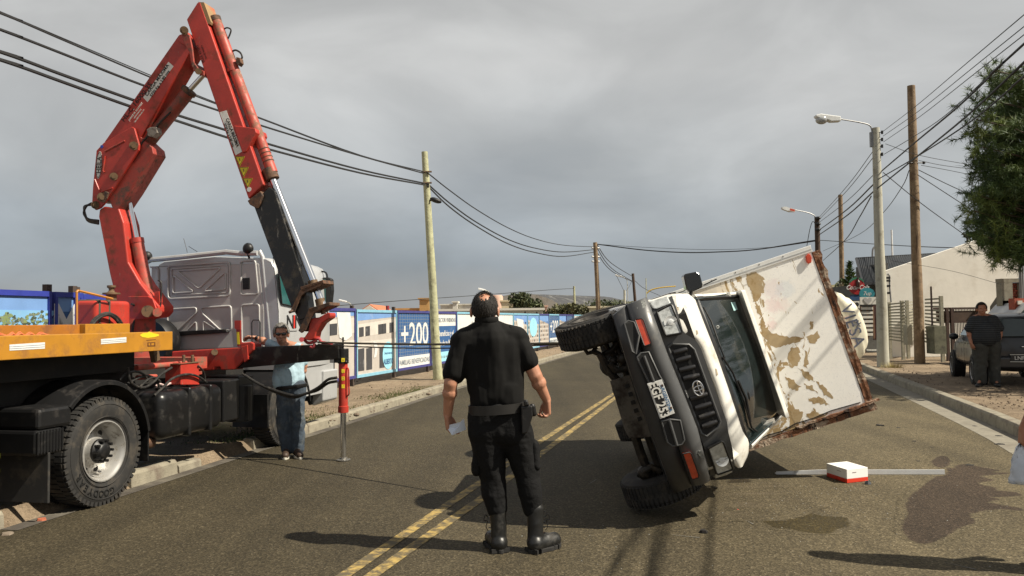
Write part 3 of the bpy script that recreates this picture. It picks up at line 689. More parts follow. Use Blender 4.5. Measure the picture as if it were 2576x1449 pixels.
# door side: window, seams, door lettering, handle
def side(pts, y=-.004): return T.poly([z2(*p) for p in pts], 1, y)
q = side([(1352, 300), (1560, 280), (1640, 420), (1650, 600), (1500, 655), (1385, 628)], -.006)
mb = MB(); mb.prism(q, (0, .012, 0)); wn = mb.build('door_window', TEAL, cab, bev=.004)
mb = MB(); mb.tube(q + [q[0]], .012, 6); mb.build('window_seal', BPL, cab)
mb = MB(); mb.tube(side([(1300, 180), (1330, 480), (1352, 700), (1352, 1000)]), .004, 4); mb.build('door_seam', BLK, cab)
a_ = side([(1440, 870), (1520, 870), (1480, 745)], -.012); sc_ = (a_[2] - a_[0]).z
text('N', abs(sc_) * 1.5, MX(side([(1467, 808)], -.006)[0], (1, 0, 0), (0, 0, 1)), INK, parent=cab, ext=.003, xs=1.1)
text('I', abs(sc_) * 1.5, MX(side([(1503, 808)], -.006)[0], (1, 0, 0), (0, 0, 1)), mat('logo_red', (.6, .03, .02), .5), parent=cab, ext=.003, xs=1.6)
text('N', abs(sc_) * 1.5, MX(side([(1545, 806)], -.006)[0], (1, 0, 0), (0, 0, 1)), INK, parent=cab, ext=.003, xs=1.1)
mb = MB(); mb.tube([side([(1446, 888)], -.006)[0], side([(1532, 886)], -.006)[0]], .006, 4); mb.build('logo_underline', mat('logo_grey', (.2, .2, .2), .5), cab)
# mirror
mb = MB(); mx_ = T.poly([z2(*p) for p in ((1735, 378), (1820, 372), (1860, 390), (1866, 500), (1850, 650), (1840, 668), (1768, 665), (1752, 640), (1735, 560))], 0, 4.75); mb.prism(mx_, (.10, 0, 0)); mir = mb.build('wing_mirror', BPL, truck, bev=.02, seg=3)
mb = MB(); mb.prism(T.poly([z2(*p) for p in ((1748, 395), (1805, 392), (1808, 655), (1772, 650), (1750, 560))], 0, 4.745), (.004, 0, 0)); mb.build('mirror_glass', TEAL, mir)
mb = MB(); mb.tube(bez(T.poly([z2(*p) for p in ((1640, 320), (1740, 316), (1795, 322), (1815, 340), (1822, 375))], 0, 4.8)), .014, 6); mb.tube(bez(T.poly([z2(*p) for p in ((1650, 255), (1720, 275), (1750, 300))], 0, 4.9)), .012, 6); mb.tube(T.poly([z2(1822, 665), z2(1825, 780), z2(1700, 800)], 0, 4.8), .010, 6); mb.build('mirror_arm', BPL, mir, smooth=True)
# front corner step / bumper
mb = MB(); mb.prism(T.poly([z2(*p) for p in ((1620, 1285), (1650, 1275), (1790, 1272), (1785, 1560), (1770, 1575), (1690, 1610), (1660, 1600))], 0, 4.62), (.5, 0, 0)); mb.build('step_panel', CABS, truck, bev=.02)
mb = MB(); mb.prism(T.poly([z2(*p) for p in ((1575, 1205), (1620, 1230), (1665, 1350), (1665, 1600), (1640, 1610), (1600, 1500))], 0, 4.56), (.3, 0, 0)); mb.build('arch_trim', BPL, truck, bev=.02)
# ---- crane boom, traced on the near face, real thickness behind it
z1 = lambda x, y: (158 + x * .3922, y * .3922)
XB = 2.33
def pl(pts, x, w, name, m, parent=truck, bev=.008, f=z1):
    mb = MB(); mb.prism(T.poly([f(*p) for p in pts], 0, x), (w, 0, 0)); return mb.build(name, m, parent, bev=bev)
def cy(a, b, x, r, name, m, parent=truck, f=z1, rb=None, n=20):
    mb = MB(); mb.cyl(T.at(*f(*a), 0, x), T.at(*f(*b), 0, x), r, n, rb); return mb.build(name, m, parent, smooth=True)
idn = lambda x, y: (x, y)
# column
col = pl([(250, 527), (262, 519), (298, 524), (310, 560), (322, 660), (352, 712), (398, 770), (398, 784), (386, 798), (307, 809), (303, 800), (276, 690), (248, 545)], XB + .05, .32, 'column', RED, f=idn, bev=.015)
pl([(372, 745), (384, 752), (392, 775), (388, 800), (315, 806), (322, 745)], XB + .01, .03, 'column_web', RED, col, f=idn)
mb = MB(); mb.cyl(T.at(372, 783, 0, XB - .05), T.at(372, 783, 0, XB + .4), .075, 20); mb.build('base_pin', BRZ, col, smooth=True)
mb = MB(); mb.cyl(T.at(396, 786, 0, XB - .02), T.at(396, 786, 0, XB + .42), .055, 18); mb.build('pin_boss', REDW, col, smooth=True)
mb = MB(); a_ = T.at(345, 806, 0, XB + .2); mb.cyl((a_.x, a_.y, 1.1), (a_.x, a_.y, a_.z + .02), .22, 28); mb.build('slew_post', REDD, truck, smooth=True)
mb = MB(); a_ = T.at(376, 862, 0, 2.95); mb.lathe([(.001, 0), (.22, 0), (.30, -.02), (.33, .05), (.33, .2), (.30, .26), (.001, .26)], a_, (1, 0, 0), 36); mb.build('air_filter', BPL, truck, smooth=True)
cy((345, 605), (380, 785), XB + .2, .078, 'lift_cylinder', REDW, f=idn); cy((344, 600), (346, 612), XB + .2, .086, 'cylinder_collar', RED, f=idn)
cy((316, 462), (344, 603), XB + .2, .032, 'lift_rod', CHR, f=idn); cy((314, 448), (318, 478), XB + .2, .05, 'rod_eye', BRZ, f=idn)
pl([(388, 735), (400, 733), (402, 760), (392, 790), (388, 780)], XB + .08, .06, 'valve_block', RED, f=idn, bev=.004)
hose(T.poly([(398, 705), (405, 712), (405, 745), (402, 775), (396, 790)], 0, XB + .1), .012)
# knuckle plates and main boom
kp = [(215, 965), (262, 915), (440, 812), (458, 822), (488, 930), (485, 962), (325, 1215), (262, 1310), (238, 1335), (208, 1347), (187, 1325), (187, 1290), (192, 1200)]
root = [(262, 930), (480, 860), (572, 945), (580, 985), (430, 1230), (345, 1355), (320, 1340), (300, 1290), (200, 1290)]
pl(root, XB + .05, .26, 'boom_root', REDD); k1 = pl(kp, XB, .035, 'knuckle_plate', RED); pl(kp, XB + .33, .035, 'knuckle_plate', RED)
boom = pl([(262, 915), (735, 235), (745, 222), (800, 205), (835, 300), (815, 335), (500, 880), (470, 870), (440, 830)], XB + .05, .26, 'main_boom', RED, bev=.012)
for c_, r_ in (((455, 935), .055), ((327, 1132), .05), ((208, 1315), .05), ((252, 1265), .06)):
    mb = MB(); mb.cyl(T.at(*z1(*c_), 0, XB - .03), T.at(*z1(*c_), 0, XB + .40), r_, 18); mb.cyl(T.at(*z1(*c_), 0, XB - .045), T.at(*z1(*c_), 0, XB - .02), r_ * .55, 14); mb.build('pivot_pin', BRZ, k1, smooth=True)
MBr = MB(); MBr.tube(T.poly([z1(270, 972), z1(398, 903)], 0, XB - .004), .012, 6); MBr.build('weld_rib', REDD, k1)
MBr = MB(); MBr.tube(T.poly([z1(268, 1105), z1(258, 1095), z1(272, 1000)], 0, XB - .004), .010, 6); MBr.build('weld_rib', RED, k1)
MBr = MB(); MBr.tube(T.poly([z1(205, 1150), z1(240, 1235), z1(320, 1205)], 0, XB - .004), .010, 6); MBr.build('weld_rib', RED, k1)
pl([(245, 1245), (270, 1225), (292, 1235), (280, 1270), (262, 1300), (235, 1290)], XB - .03, .03, 'pin_lock', RUST, k1)
for i in range(4):
    hose(T.poly([z1(185, 1302 + i * 4), z1(150 - i * 4, 1325), z1(135 + i * 4, 1370 + i * 5), z1(165, 1405 + i * 5), z1(230, 1415 + i * 7)], 0, XB + .1 + i * .05), .014)
cy((512, 958), (812, 580), XB + .18, .085, 'boom_cylinder', mat('dark_weathered_red', (.24, .045, .03), .5, dirt=((.10, .07, .05), .45, 7), vary=.25)); cy((800, 596), (815, 577), XB + .18, .10, 'cylinder_collar', RUST); cy((815, 577), (905, 478), XB + .18, .032, 'boom_rod', CHR)
pl([(538, 830), (560, 815), (600, 815), (605, 850), (575, 880), (545, 870)], XB + .02, .1, 'valve_block', mat('grey_fitting', (.25, .22, .19), .6, .3, dirt=((.1, .07, .05), .4, 20)), bev=.004)
hose(T.poly([z1(560, 860), z1(520, 900), z1(500, 930)], 0, XB + .05), .014); hose(T.poly([z1(575, 850), z1(620, 790), z1(690, 720)], 0, XB + .08), .012)
# links at the elbow
pl([(760, 225), (785, 205), (812, 225), (828, 300), (840, 400), (828, 432), (808, 330), (780, 285)], XB - .02, .03, 'link_arm', REDD)
pl([(840, 400), (870, 440), (905, 455), (905, 485), (860, 470), (833, 450)], XB + .02, .24, 'link_bracket', REDD)
mb = MB(); mb.cyl(T.at(*z1(778, 195), 0, XB - .05), T.at(*z1(778, 195), 0, XB + .42), .052, 20); mb.cyl(T.at(*z1(778, 195), 0, XB - .07), T.at(*z1(778, 195), 0, XB - .04), .03, 16); mb.build('pivot_pin', BRZ, boom, smooth=True)
mb = MB(); mb.cyl(T.at(*z1(870, 458), 0, XB - .02), T.at(*z1(870, 458), 0, XB + .36), .04, 16); mb.build('pivot_pin', BRZ, boom, smooth=True)
pl([(745, 225), (800, 205), (820, 240), (780, 290), (735, 262)], XB - .01, .06, 'boom_ear', RED, boom)
# jib
jib = pl([(793, 125), (862, 16), (880, 12), (1288, 1182), (1190, 1277)], XB + .04, .24, 'outer_boom', RED, bev=.012)
mb = MB(); mb.prism(T.poly([z1(*p) for p in ((864, 12), (905, 14), (950, 140), (944, 155), (925, 150), (876, 14))], 0, XB + .045), (.23, 0, 0)); mb.build('end_cap', mat('faded_ochre', (.30, .19, .09), .7, dirt=((.4, .10, .05), .4, 5)), jib, bev=.006)
cy((978, 122), (1345, 1110), XB + .16, .068, 'extension_cylinder', REDW); cy((974, 112), (982, 140), XB + .16, .075, 'cylinder_cap', RUST); cy((1322, 1085), (1347, 1150), XB + .16, .085, 'cylinder_collar', RUST)
cy((1090, 440), (1096, 462), XB + .16, .076, 'cylinder_band', REDD); cy((1243, 850), (1250, 875), XB + .16, .078, 'cylinder_band', REDD)
for a_ in (960, 985, 1010, 1035): cy((1290 + (a_ - 960) * .37, a_), (1292 + (a_ - 960) * .37, a_ + 5), XB + .16, .072, 'wear_ring', RUST)
pl([(1098, 805), (1232, 822), (1240, 850), (1175, 972), (1150, 978)], XB + .02, .28, 'cylinder_bracket', RED, jib)
hose(T.poly([z1(1035, 185), z1(1055, 178), z1(1078, 190), z1(1072, 220), z1(1058, 250)], 0, XB + .16), .010); hose(T.poly([z1(1085, 330), z1(1110, 322), z1(1140, 340), z1(1150, 370), z1(1130, 385)], 0, XB + .16), .012)
pl([(1112, 365), (1135, 370), (1140, 400), (1125, 420), (1108, 400)], XB + .1, .08, 'pipe_fitting', RUST, bev=.004)
rod2 = MB(); rod2.cyl(T.at(*z1(1347, 1150), 0, XB + .16), T.at(812, 768, 0, XB + .16), .045, 20); rod2.build('extension_rod', CHR, truck, smooth=True)
ext = pl([(636, 512), (676, 470), (690, 480), (768, 722), (779, 798), (752, 806), (731, 768)], XB + .07, .18, 'extension_boom', BLKG, f=idn, bev=.01)
pl([(622, 505), (655, 480), (660, 492), (652, 512), (645, 524), (628, 515)], XB + .03, .26, 'boom_lip', RUST, f=idn)
# rusty brackets at the tip
pl([(731, 780), (752, 735), (757, 728), (800, 712), (811, 709), (813, 713), (805, 720), (768, 736), (757, 745), (740, 785), (731, 787)], XB + .02, .03, 'rod_bracket', RUST, f=idn, bev=.004)
pl([(755, 722), (812, 704), (814, 713), (770, 733), (758, 734)], XB + .02, .30, 'rod_bracket', RUST, f=idn, bev=.004)
pl([(776, 778), (818, 764), (829, 762), (829, 767), (790, 787), (782, 800), (768, 830), (758, 838), (750, 832), (766, 800)], XB + .02, .03, 'rod_bracket', RUST, f=idn, bev=.004)
pl([(776, 776), (828, 760), (829, 768), (790, 786), (780, 788)], XB + .02, .30, 'rod_bracket', RUST, f=idn, bev=.004)
cy((731, 782), (733, 786), XB, .03, 'bracket_pin', RUST, f=idn)
pl([(758, 722), (776, 780), (784, 812), (768, 835), (752, 812), (738, 765)], XB + .08, .16, 'boom_tip', BLKG, f=idn)
cy((786, 706), (790, 722), XB + .16, .06, 'rod_collar', BRZ, f=idn); cy((804, 752), (808, 770), XB + .16, .06, 'rod_collar', BRZ, f=idn); cy((811, 775), (814, 790), XB + .16, .03, 'rod_end', BRZ, f=idn)
z2h = lambda pts: [z2(*p) for p in pts]
pl(z2h([(1655, 770), (1740, 758), (1825, 712), (1850, 716), (1855, 745), (1845, 765), (1770, 815), (1715, 900), (1700, 965), (1645, 985), (1590, 965), (1640, 890)]), XB + .06, .16, 'hook_arm', RED, f=idn, bev=.012)
mb = MB(); mb.cyl(T.at(*z2(1575, 972), 0, XB + .0), T.at(*z2(1575, 972), 0, XB + .26), .03, 14); mb.build('shackle_pin', mat('faded_red_shackle', (.42, .06, .07), .5, dirt=((.15, .05, .04), .4, 20)), truck, smooth=True)
mb = MB()
for (a_, b_, c_) in (((1590, 960), (1640, 1005), (1720, 985)), ((1690, 975), (1740, 965), (1765, 1000)), ((1700, 1010), (1690, 1045), (1660, 1040)), ((1770, 1000), (1830, 1010), (1870, 1018))): mb.tube(bez(T.poly(z2h([a_, b_, c_]), 0, XB + .12)), .02, 8)
mb.build('lifting_hook', MATS['faded_red_shackle'], truck, smooth=True)
# ---- lettering on the crane
def ontext(body, c, d, size, m, x=XB, name='lettering', parent=boom, xs=1, f=z1, sh=0, off=0, ext=.0015):
    a_ = T.at(*f(*c), 0, x - .003); b_ = T.at(*f(c[0] + d[0], c[1] + d[1]), 0, x - .003)
    xv = (b_ - a_).normalized(); yv = Vector((-1, 0, 0)).cross(xv)
    return text(body, size, MX(a_, xv, yv), m, name, parent, ext=ext, xs=xs, shear=sh, off=off)
def plate(pts, name, m, parent, x=XB, f=z1, w=.003):
    mb = MB(); mb.prism(T.poly([f(*p) for p in pts], 0, x - w), (w - .0005, 0, 0)); return mb.build(name, m, parent)
XL = XB + .05
p_ = plate([(515, 625), (678, 396), (710, 425), (543, 655)], 'load_label', WHT, boom, x=XL)
ontext('CARGA MÁXIMA', (604, 514), (163, -229), .066, INK, x=XL - .004, xs=1.0, off=.0008); ontext('5720 Kg. a 2.80 mts', (622, 536), (163, -229), .052, INK, x=XL - .004, xs=.98, off=.0005)
ontext('HL-C 16000-3S', (472, 655), (215, -290), .088, mat('dark_ink', (.03, .012, .01), .6), x=XL, xs=1.12, off=.001)
for i, s_ in enumerate(('de', 'JORGE M. ALVAREZ', 'HIDROGRUAS', 'TEL 0297 154 281161')): ontext(s_, (455 + i * 12, 702 + i * 14), (215, -290), .034 if i == 1 else .024, WHT, x=XL, off=.0005)
p_ = plate([(1005, 720), (1048, 708), (1150, 972), (1108, 996)], 'load_label', WHT, jib, x=XL - .01)
ontext('CARGA MÁXIMA', (1087, 850), (100, 262), .062, INK, x=XL - .014, parent=jib, xs=.85, off=.0008); ontext('5720 Kg. a 2.80 mts.', (1066, 868), (100, 262), .046, INK, x=XL - .014, parent=jib, xs=.86, off=.0004)
for pts in ([(1102, 1003), (1168, 1003), (1135, 1066)], [(1127, 1072), (1193, 1072), (1160, 1137)], [(1152, 1143), (1218, 1143), (1188, 1207)]):
    t_ = plate(pts, 'warning_triangle', YELB, jib, x=XL - .01)
    P3 = T.poly([z1(*p) for p in pts], 0, XL - .014); MB().tube([P3[0].lerp(sum(P3, Vector()) / 3, .12), P3[1].lerp(sum(P3, Vector()) / 3, .12), P3[2].lerp(sum(P3, Vector()) / 3, .12), P3[0].lerp(sum(P3, Vector()) / 3, .12)], .004, 4).build('triangle_border', INK, t_)
    c_ = ((pts[0][0] + pts[1][0]) / 2, pts[0][1] + 22); ontext('!', c_, (52, -20), .05, INK, x=XL - .012, parent=t_, off=.002)
c_ = T.at(*z1(1195, 1215), 0, XL - .012); mb = MB(); mb.lathe([(.001, 0), (.03, 0), (.03, .003), (.001, .003)], c_, (-1, 0, 0), 16); mb.build('round_sticker', WHT, jib)
ctr = T.at(*z1(232, 1058), 0, XB - .003); up_ = (T.at(*z1(238, 970), 0, XB - .003) - ctr); sx = (T.at(*z1(250, 1058), 0, XB - .003) - ctr)
mb = MB(); mb.prism([ctr + up_ * math.sin(2 * math.pi * k / 32) + sx * math.cos(2 * math.pi * k / 32) for k in range(32)], (.002, 0, 0)); e_ = mb.build('maker_badge', WHT, k1)
MB().tube([ctr + Vector((-.002, 0, 0)) + (up_ * math.sin(2 * math.pi * k / 32) + sx * math.cos(2 * math.pi * k / 32)) * .93 for k in range(33)], .003, 4).build('badge_border', INK, e_)
ontext('HEILA', (232, 1058), (6, -88), .088, INK, x=XB - .003, parent=e_, xs=.95, off=.001)
c_ = T.at(*z1(250, 941), 0, XB - .002); mb = MB(); mb.lathe([(.001, 0), (.022, 0), (.022, .003), (.001, .003)], c_, (-1, 0, 0), 14); mb.build('round_sticker', mat('blue_sticker', (.02, .06, .4), .5), k1)
ontext('GRUA 5720', (880, 345), (60, 165), .05, MATS['dark_ink'], x=XL - .01, parent=jib); ontext('CAPACIDAD', (905, 335), (60, 165), .035, MATS['dark_ink'], x=XL - .01, parent=jib)
# ================================================================== overturned pickup with box body
zb = lambda x, y: (1389 + x * .4141, 694.5 + y * .4141)
za = lambda x, y: (1342 + x * .5119, 568 + y * .5119)
MF = Matrix.Translation(P(1680, 1200, 6.35)) @ Matrix.Rotation(R(-1.5), 4, 'Z') @ Matrix.Rotation(R(-18), 4, 'Y')
F = Frame(MF)
van = thing('box_truck', 'small white box truck tipped onto its side in the road', 'truck', M=MF)
CREAM = mat('cab_white_paint', (.74, .72, .66), .32, dirt=((.42, .36, .28), .22, 5), vary=.05, coat=.3, scratch=((.36, .30, .22), .68, 6), bump=(5, .22, .03))
BUMP = mat('bumper_grey_plastic', (.075, .076, .077), .36, dirt=((.10, .095, .085), .26, 5), vary=.15, bump=(120, .1, .002), scratch=((.30, .30, .28), .73, 7))
VAL = mat('valance_black', (.034, .034, .035), .4, dirt=((.06, .055, .05), .3, 6), vary=.15)
PAN = mat('grille_panel_grey', (.058, .059, .060), .42, dirt=((.08, .075, .065), .24, 8), vary=.15)
HOLE = mat('deep_black', (.004, .004, .004), .7)
LAMP = mat('headlamp_glass', (.52, .54, .53), .15, .05, dirt=((.22, .23, .22), .42, 18), vary=.3, vscale=16, coat=1)
AMB = mat('red_orange_lens', (.50, .055, .018), .22, vary=.25, vscale=18, coat=.6)
def surf(px, py, fn):
    y = .1
    for _ in range(8):
        q = F.at(px, py, 1, y); y = fn(q.x, q.z)
    return F.at(px, py, 1, y)
ZM = .635
bend = lambda z: .15 * max(0, (abs(z - ZM) - .45) / .32) ** 2 + .03 * ((z - ZM) / .75) ** 2
def resamp(pl_, n):
    d = [0]
    for i in range(1, len(pl_)): d.append(d[-1] + math.hypot(pl_[i][0] - pl_[i - 1][0], pl_[i][1] - pl_[i - 1][1]))
    o = []
    for k in range(n + 1):
        t_ = d[-1] * k / n; i = 0
        while i < len(d) - 2 and d[i + 1] < t_: i += 1
        u = (t_ - d[i]) / max(1e-9, d[i + 1] - d[i]); o.append((pl_[i][0] + (pl_[i + 1][0] - pl_[i][0]) * u, pl_[i][1] + (pl_[i + 1][1] - pl_[i][1]) * u))
    return o
def patch(left, right, fn, name, m, parent=van, nu=8, nv=28, bulge=.0, th=.012, f=zb, back=0):
    A = resamp([f(*p) for p in left], nv); B = resamp([f(*p) for p in right], nv)
    rows = []
    for j in range(nv + 1):
        for i in range(nu + 1):
            u = i / nu; q = surf(A[j][0] + (B[j][0] - A[j][0]) * u, A[j][1] + (B[j][1] - A[j][1]) * u, fn)
            q.y -= bulge * math.sin(math.pi * u) ** .7 ; rows.append(q)
    n1_ = len(rows)
    # closed shell with the back set behind the front
    bk = [Vector((q.x, q.y + th, q.z)) for q in rows]
    w_ = nu + 1; fs = [(j * w_ + i, j * w_ + i + 1, (j + 1) * w_ + i + 1, (j + 1) * w_ + i) for j in range(nv) for i in range(nu)]
    fs += [tuple(n1_ + k for k in f_) for f_ in fs]
    for i in range(nu): fs += [(i, i + 1, n1_ + i + 1, n1_ + i), (nv * w_ + i, nv * w_ + i + 1, n1_ + nv * w_ + i + 1, n1_ + nv * w_ + i)]
    for j in range(nv): fs += [(j * w_, (j + 1) * w_, n1_ + (j + 1) * w_, n1_ + j * w_), (j * w_ + nu, (j + 1) * w_ + nu, n1_ + (j + 1) * w_ + nu, n1_ + j * w_ + nu)]
    mb = MB(); mb.add(rows + bk, fs); o = mb.build(name, m, parent, smooth=True); return o
def spoly(pts, fn, name, m, parent, th=.004, f=zb, bev=0, lift=.004):
    mb = MB(); P3 = [surf(*f(*p), fn) for p in pts]; P3 = [p + Vector((0, -lift, 0)) for p in P3]
    mb.prism(P3, (0, th, 0)); return mb.build(name, m, parent, bev=bev)
def rim(pts, fn, r, name, m, parent, f=zb, lift=.004, closed=True, smooth=2):
    P3 = [surf(*f(*p), fn) + Vector((0, -lift, 0)) for p in pts]
    if closed: P3 = P3 + [P3[0], P3[1]]
    return MB().tube(P3, r, 6, cap=not closed).build(name, m, parent, smooth=True)
fb = lambda x, z: bend(z) + .02
mb = MB(); mb.prism([(.03, .20, .10), (.03, .20, 1.17), (.03, .34, 1.36), (.03, .6, 1.36), (.03, .6, -.10), (.03, .34, -.10)], (.57, 0, 0)); mb.build('nose_light_block', DARK, van)  # unseen block added inside the nose, stops sun leaking into the truck's shadow
# body core (bonnet, flanks) and cab shell
hw = lambda x: (.755 if x < .35 else .755 - (x - .35) * .33 if x < .75 else .62 - (x - .75) * .17)
hwl = lambda x: .755 - max(0, x - .35) * .05
def shell(prof, name, m, bev=.03, parent=van, inset=0):
    mb = MB(); n = len(prof)
    A = [Vector((x, y, ZM - hwl(x) + inset)) for x, y in prof]; B = [Vector((x, y, ZM + hw(x) - inset)) for x, y in prof]
    mb.add(A + B, [tuple(range(n)), tuple(range(2 * n - 1, n - 1, -1))] + [(i, i + n, (i + 1) % n + n, (i + 1) % n) for i in range(n)])
    return mb.build(name, m, parent, bev=bev, seg=3)
hw_ = hw
body = shell([(.10, .42), (.30, .24), (.56, .22), (.66, .32), (.745, .42), (.745, 1.93), (.10, 1.93), (.02, 1.1)], 'cab_body', CREAM)
k_ws = (.95 - .35) / (1.17 - .72); fw = lambda x, z: .35 + k_ws * (x - .72) + .10 * ((z - ZM) / .6) ** 2
XR_ = surf(*za(1118, 640), fw).x; 
shell([(XR_ - .01, .98), (XR_ + .03, 1.0), (XR_ + .06, 1.1), (XR_ + .06, 1.93), (XR_ + .0, 1.93), (XR_ + .0, 1.1)], 'roof', CREAM, bev=.01, parent=van)
mb = MB(); mb.bb((.74, 1.70, ZM - .70), (1.2, 1.76, ZM + .54)); mb.build('rear_panel', CREAM, van)
for s in (-1, 1):
    hw = hwl if s < 0 else hw_; mb = MB()
    for (x0, x1, y0, y1) in ((.74, 1.19, 1.62, 1.76), (.74, 1.19, 1.0, 1.06)):
        mb.prism([(x0, y0, ZM + s * hw(x0)), (x0, y1, ZM + s * hw(x0)), (x1, y1, ZM + s * hw(x1)), (x1, y0, ZM + s * hw(x1))], (0, 0, -s * .04))
    mb.build('door_pillar', CREAM, van)
    mb = MB(); mb.prism([(.745, .45, ZM + s * (hw(.745) - .01)), (.745, 1.62, ZM + s * (hw(.745) - .01)), (1.17, 1.62, ZM + s * (hw(1.17) - .01)), (1.17, 1.0, ZM + s * (hw(1.17) - .01))], (0, 0, -s * .008)); mb.build('side_window', GLS, van)
# windscreen
WSG = mat('windscreen_glass', (.012, .018, .018), .04, alpha=.74, vary=.25, vscale=3, coat=.5)
glass = [(825, 365), (1000, 362), (1018, 378), (1216, 888), (1205, 905), (1075, 1047), (1060, 1040), (930, 640)]
frame_o = [(800, 358), (1008, 348), (1032, 372), (1230, 888), (1222, 910), (1062, 1066), (1044, 1050), (905, 640)]
ws = patch([(808, 362), (920, 640), (1055, 1050)], [(1012, 360), (1120, 640), (1208, 900)], fw, 'windscreen', WSG, th=.004, f=za, nv=20)
rim(frame_o, fw, .022, 'windscreen_seal', BPL, ws, f=za, lift=.0)
rim([(790, 352), (1012, 338), (1042, 368), (1242, 890), (1232, 915), (1064, 1084)], fw, .028, 'windscreen_frame', CREAM, van, f=za, lift=-.02, closed=False)
spoly([(970, 376), (990, 374), (1002, 412), (984, 418)], fw, 'inspection_sticker', mat('pale_blue_sticker', (.35, .55, .55), .5), ws, f=za, lift=.006)
MB().tube([surf(*za(904, 497), fw) + Vector((.012 * math.cos(t_ * .8), -.01, .012 * math.sin(t_ * .8))) for t_ in range(9)], .003, 5).build('round_decal', WHT, ws)
# dashboard, wheel and seats behind the glass
mb = MB(); mb.bb((.5, .55, .1), (.80, .8, 1.16)); mb.build('dashboard', BPL, van, bev=.03)
SEAT = mat('seat_cloth', (.09, .09, .085), .85, vary=.3)
for z in (.3, .78):
    mb = MB(); mb.bb((.55, 1.35, z - .2), (1.12, 1.5, z + .2)); mb.bb((.5, 1.0, z - .2), (.62, 1.4, z + .2)); mb.bb((1.06, 1.33, z - .1), (1.17, 1.44, z + .1)); mb.build('seat', SEAT, van, bev=.04, seg=3)
mb = MB(); c_ = Vector((.83, .82, .30)); ax_ = Vector((-.5, -.85, 0)).normalized(); bx, by = basis(ax_)
mb.tube([c_ - ax_ * 0 + bx * .17 * math.cos(t_ * math.pi / 12) + by * .17 * math.sin(t_ * math.pi / 12) for t_ in range(25)], .014, 8); mb.cyl(c_, c_ + bx * .17, .012); mb.cyl(c_, c_ - bx * .17, .012); mb.cyl(c_, c_ - ax_ * .2 * 0 + Vector((-.1, -.12, 0)), .02)
mb.build('steering_wheel', BPL, van, smooth=True)
# wipers
mb = MB(); mb.tube([surf(*za(*p), fw) + Vector((0, -.03, 0)) for p in ((832, 400), (870, 470), (912, 590), (935, 650))], .008, 6); mb.build('wiper', BLK, van)
mb = MB(); mb.tube([surf(*za(*p), fw) + Vector((0, -.03, 0)) for p in ((925, 645), (975, 720), (1030, 860), (1068, 990), (1095, 1010))], .009, 6); mb.tube([surf(*za(*p), fw) + Vector((0, -.035, 0)) for p in ((1000, 760), (1040, 850), (1060, 960))], .012, 6); mb.build('wiper', BLK, van)
patch([(792, 366), (900, 640), (1040, 1048)], [(812, 366), (925, 640), (1058, 1052)], lambda x, z: fw(x, z) - .012, 'cowl', BPL, th=.02, f=za, nu=3)
# bonnet panel
fh = lambda x, z: (.13 + max(0, x - .45) * .75) + .45 * bend(z)
hood = patch([(722, 108), (752, 190), (795, 340), (868, 385), (905, 440), (1000, 690), (1062, 895), (1056, 940), (1108, 1140), (1128, 1165)],
             [(828, 108), (868, 140), (925, 290), (1000, 480), (1070, 680), (1160, 950), (1186, 985), (1196, 1010), (1192, 1085), (1160, 1150)], fh, 'bonnet', CREAM, nv=40, bulge=.03, th=.10)
# a few dents and bare patches on the bonnet
BARE = mat('bare_patch', (.34, .28, .20), .6, vary=.3)
for p in ([(745, 180), (765, 175), (770, 205), (752, 215)], [(872, 330), (882, 328), (888, 350), (878, 356)], [(990, 560), (1000, 565), (1008, 600), (998, 605)]): spoly(p, lambda x, z: fh(x, z) - .028, 'bare_patch', BARE, hood, lift=.004)
# grey front panel with grille
fp = lambda x, z: .11 + bend(z) * .9
pan = patch([(600, 196), (640, 330), (700, 470), (790, 690), (885, 930), (930, 1060), (962, 1215)],
            [(728, 120), (762, 215), (798, 345), (872, 388), (905, 440), (1064, 892), (1068, 940), (1094, 1040), (1110, 1172)], fp, 'grille_panel', PAN, nv=36, th=.10)
gr_pts = [(703, 432), (728, 413), (830, 416), (862, 446), (1020, 882), (1008, 918), (940, 972), (905, 955)]
gl_ = spoly(gr_pts, fp, 'grille_opening', HOLE, pan, lift=.008, th=.006); rim(gr_pts, fp, .011, 'grille_surround', BUMP, pan, lift=.008)
SL = mat('grille_slat', (.022, .022, .024), .3, dirt=((.06, .055, .05), .3, 9))
for (l_, r_) in (((738, 465), (815, 443)), ((752, 515), (838, 490)), ((772, 572), (865, 548)), ((795, 622), (890, 600)), ((838, 742), (938, 715)), ((868, 802), (962, 772)), ((892, 858), (982, 828)), ((910, 912), (998, 882))):
    a, b = surf(*zb(*l_), fp), surf(*zb(*r_), fp); mb = MB(); d_ = Vector((0, -.016, 0)); mb.tube([a + d_, a.lerp(b, .5) + d_ * 1.6, b + d_], [.020, .022, .018], 10); mb.build('grille_slat', SL, pan, smooth=True)
for q in (((725, 500), (905, 955)), ((790, 440), (990, 900))): MB().tube([surf(*zb(*q[0]), fp) + Vector((0, -.009, 0)), surf(*zb(*q[1]), fp) + Vector((0, -.009, 0))], .004, 4).build('grille_bar', HOLE, pan)
# round emblem of three ovals
ec = surf(*zb(879, 679), fp) + Vector((0, -.05, 0)); EM = mat('emblem_chrome', (.6, .6, .6), .2, 1)
mb = MB()
def oval(rx, rz, ox=0, oz=0, r=.005): mb.tube([ec + Vector((ox + rx * math.cos(t_ * math.pi / 16), 0, oz + rz * math.sin(t_ * math.pi / 16))) for t_ in range(33)], r, 6)
oval(.040, .060, 0, 0, .006); oval(.036, .019, .0, 0); oval(.014, .052, .016, 0)
mb.build('emblem', EM, pan, smooth=True)
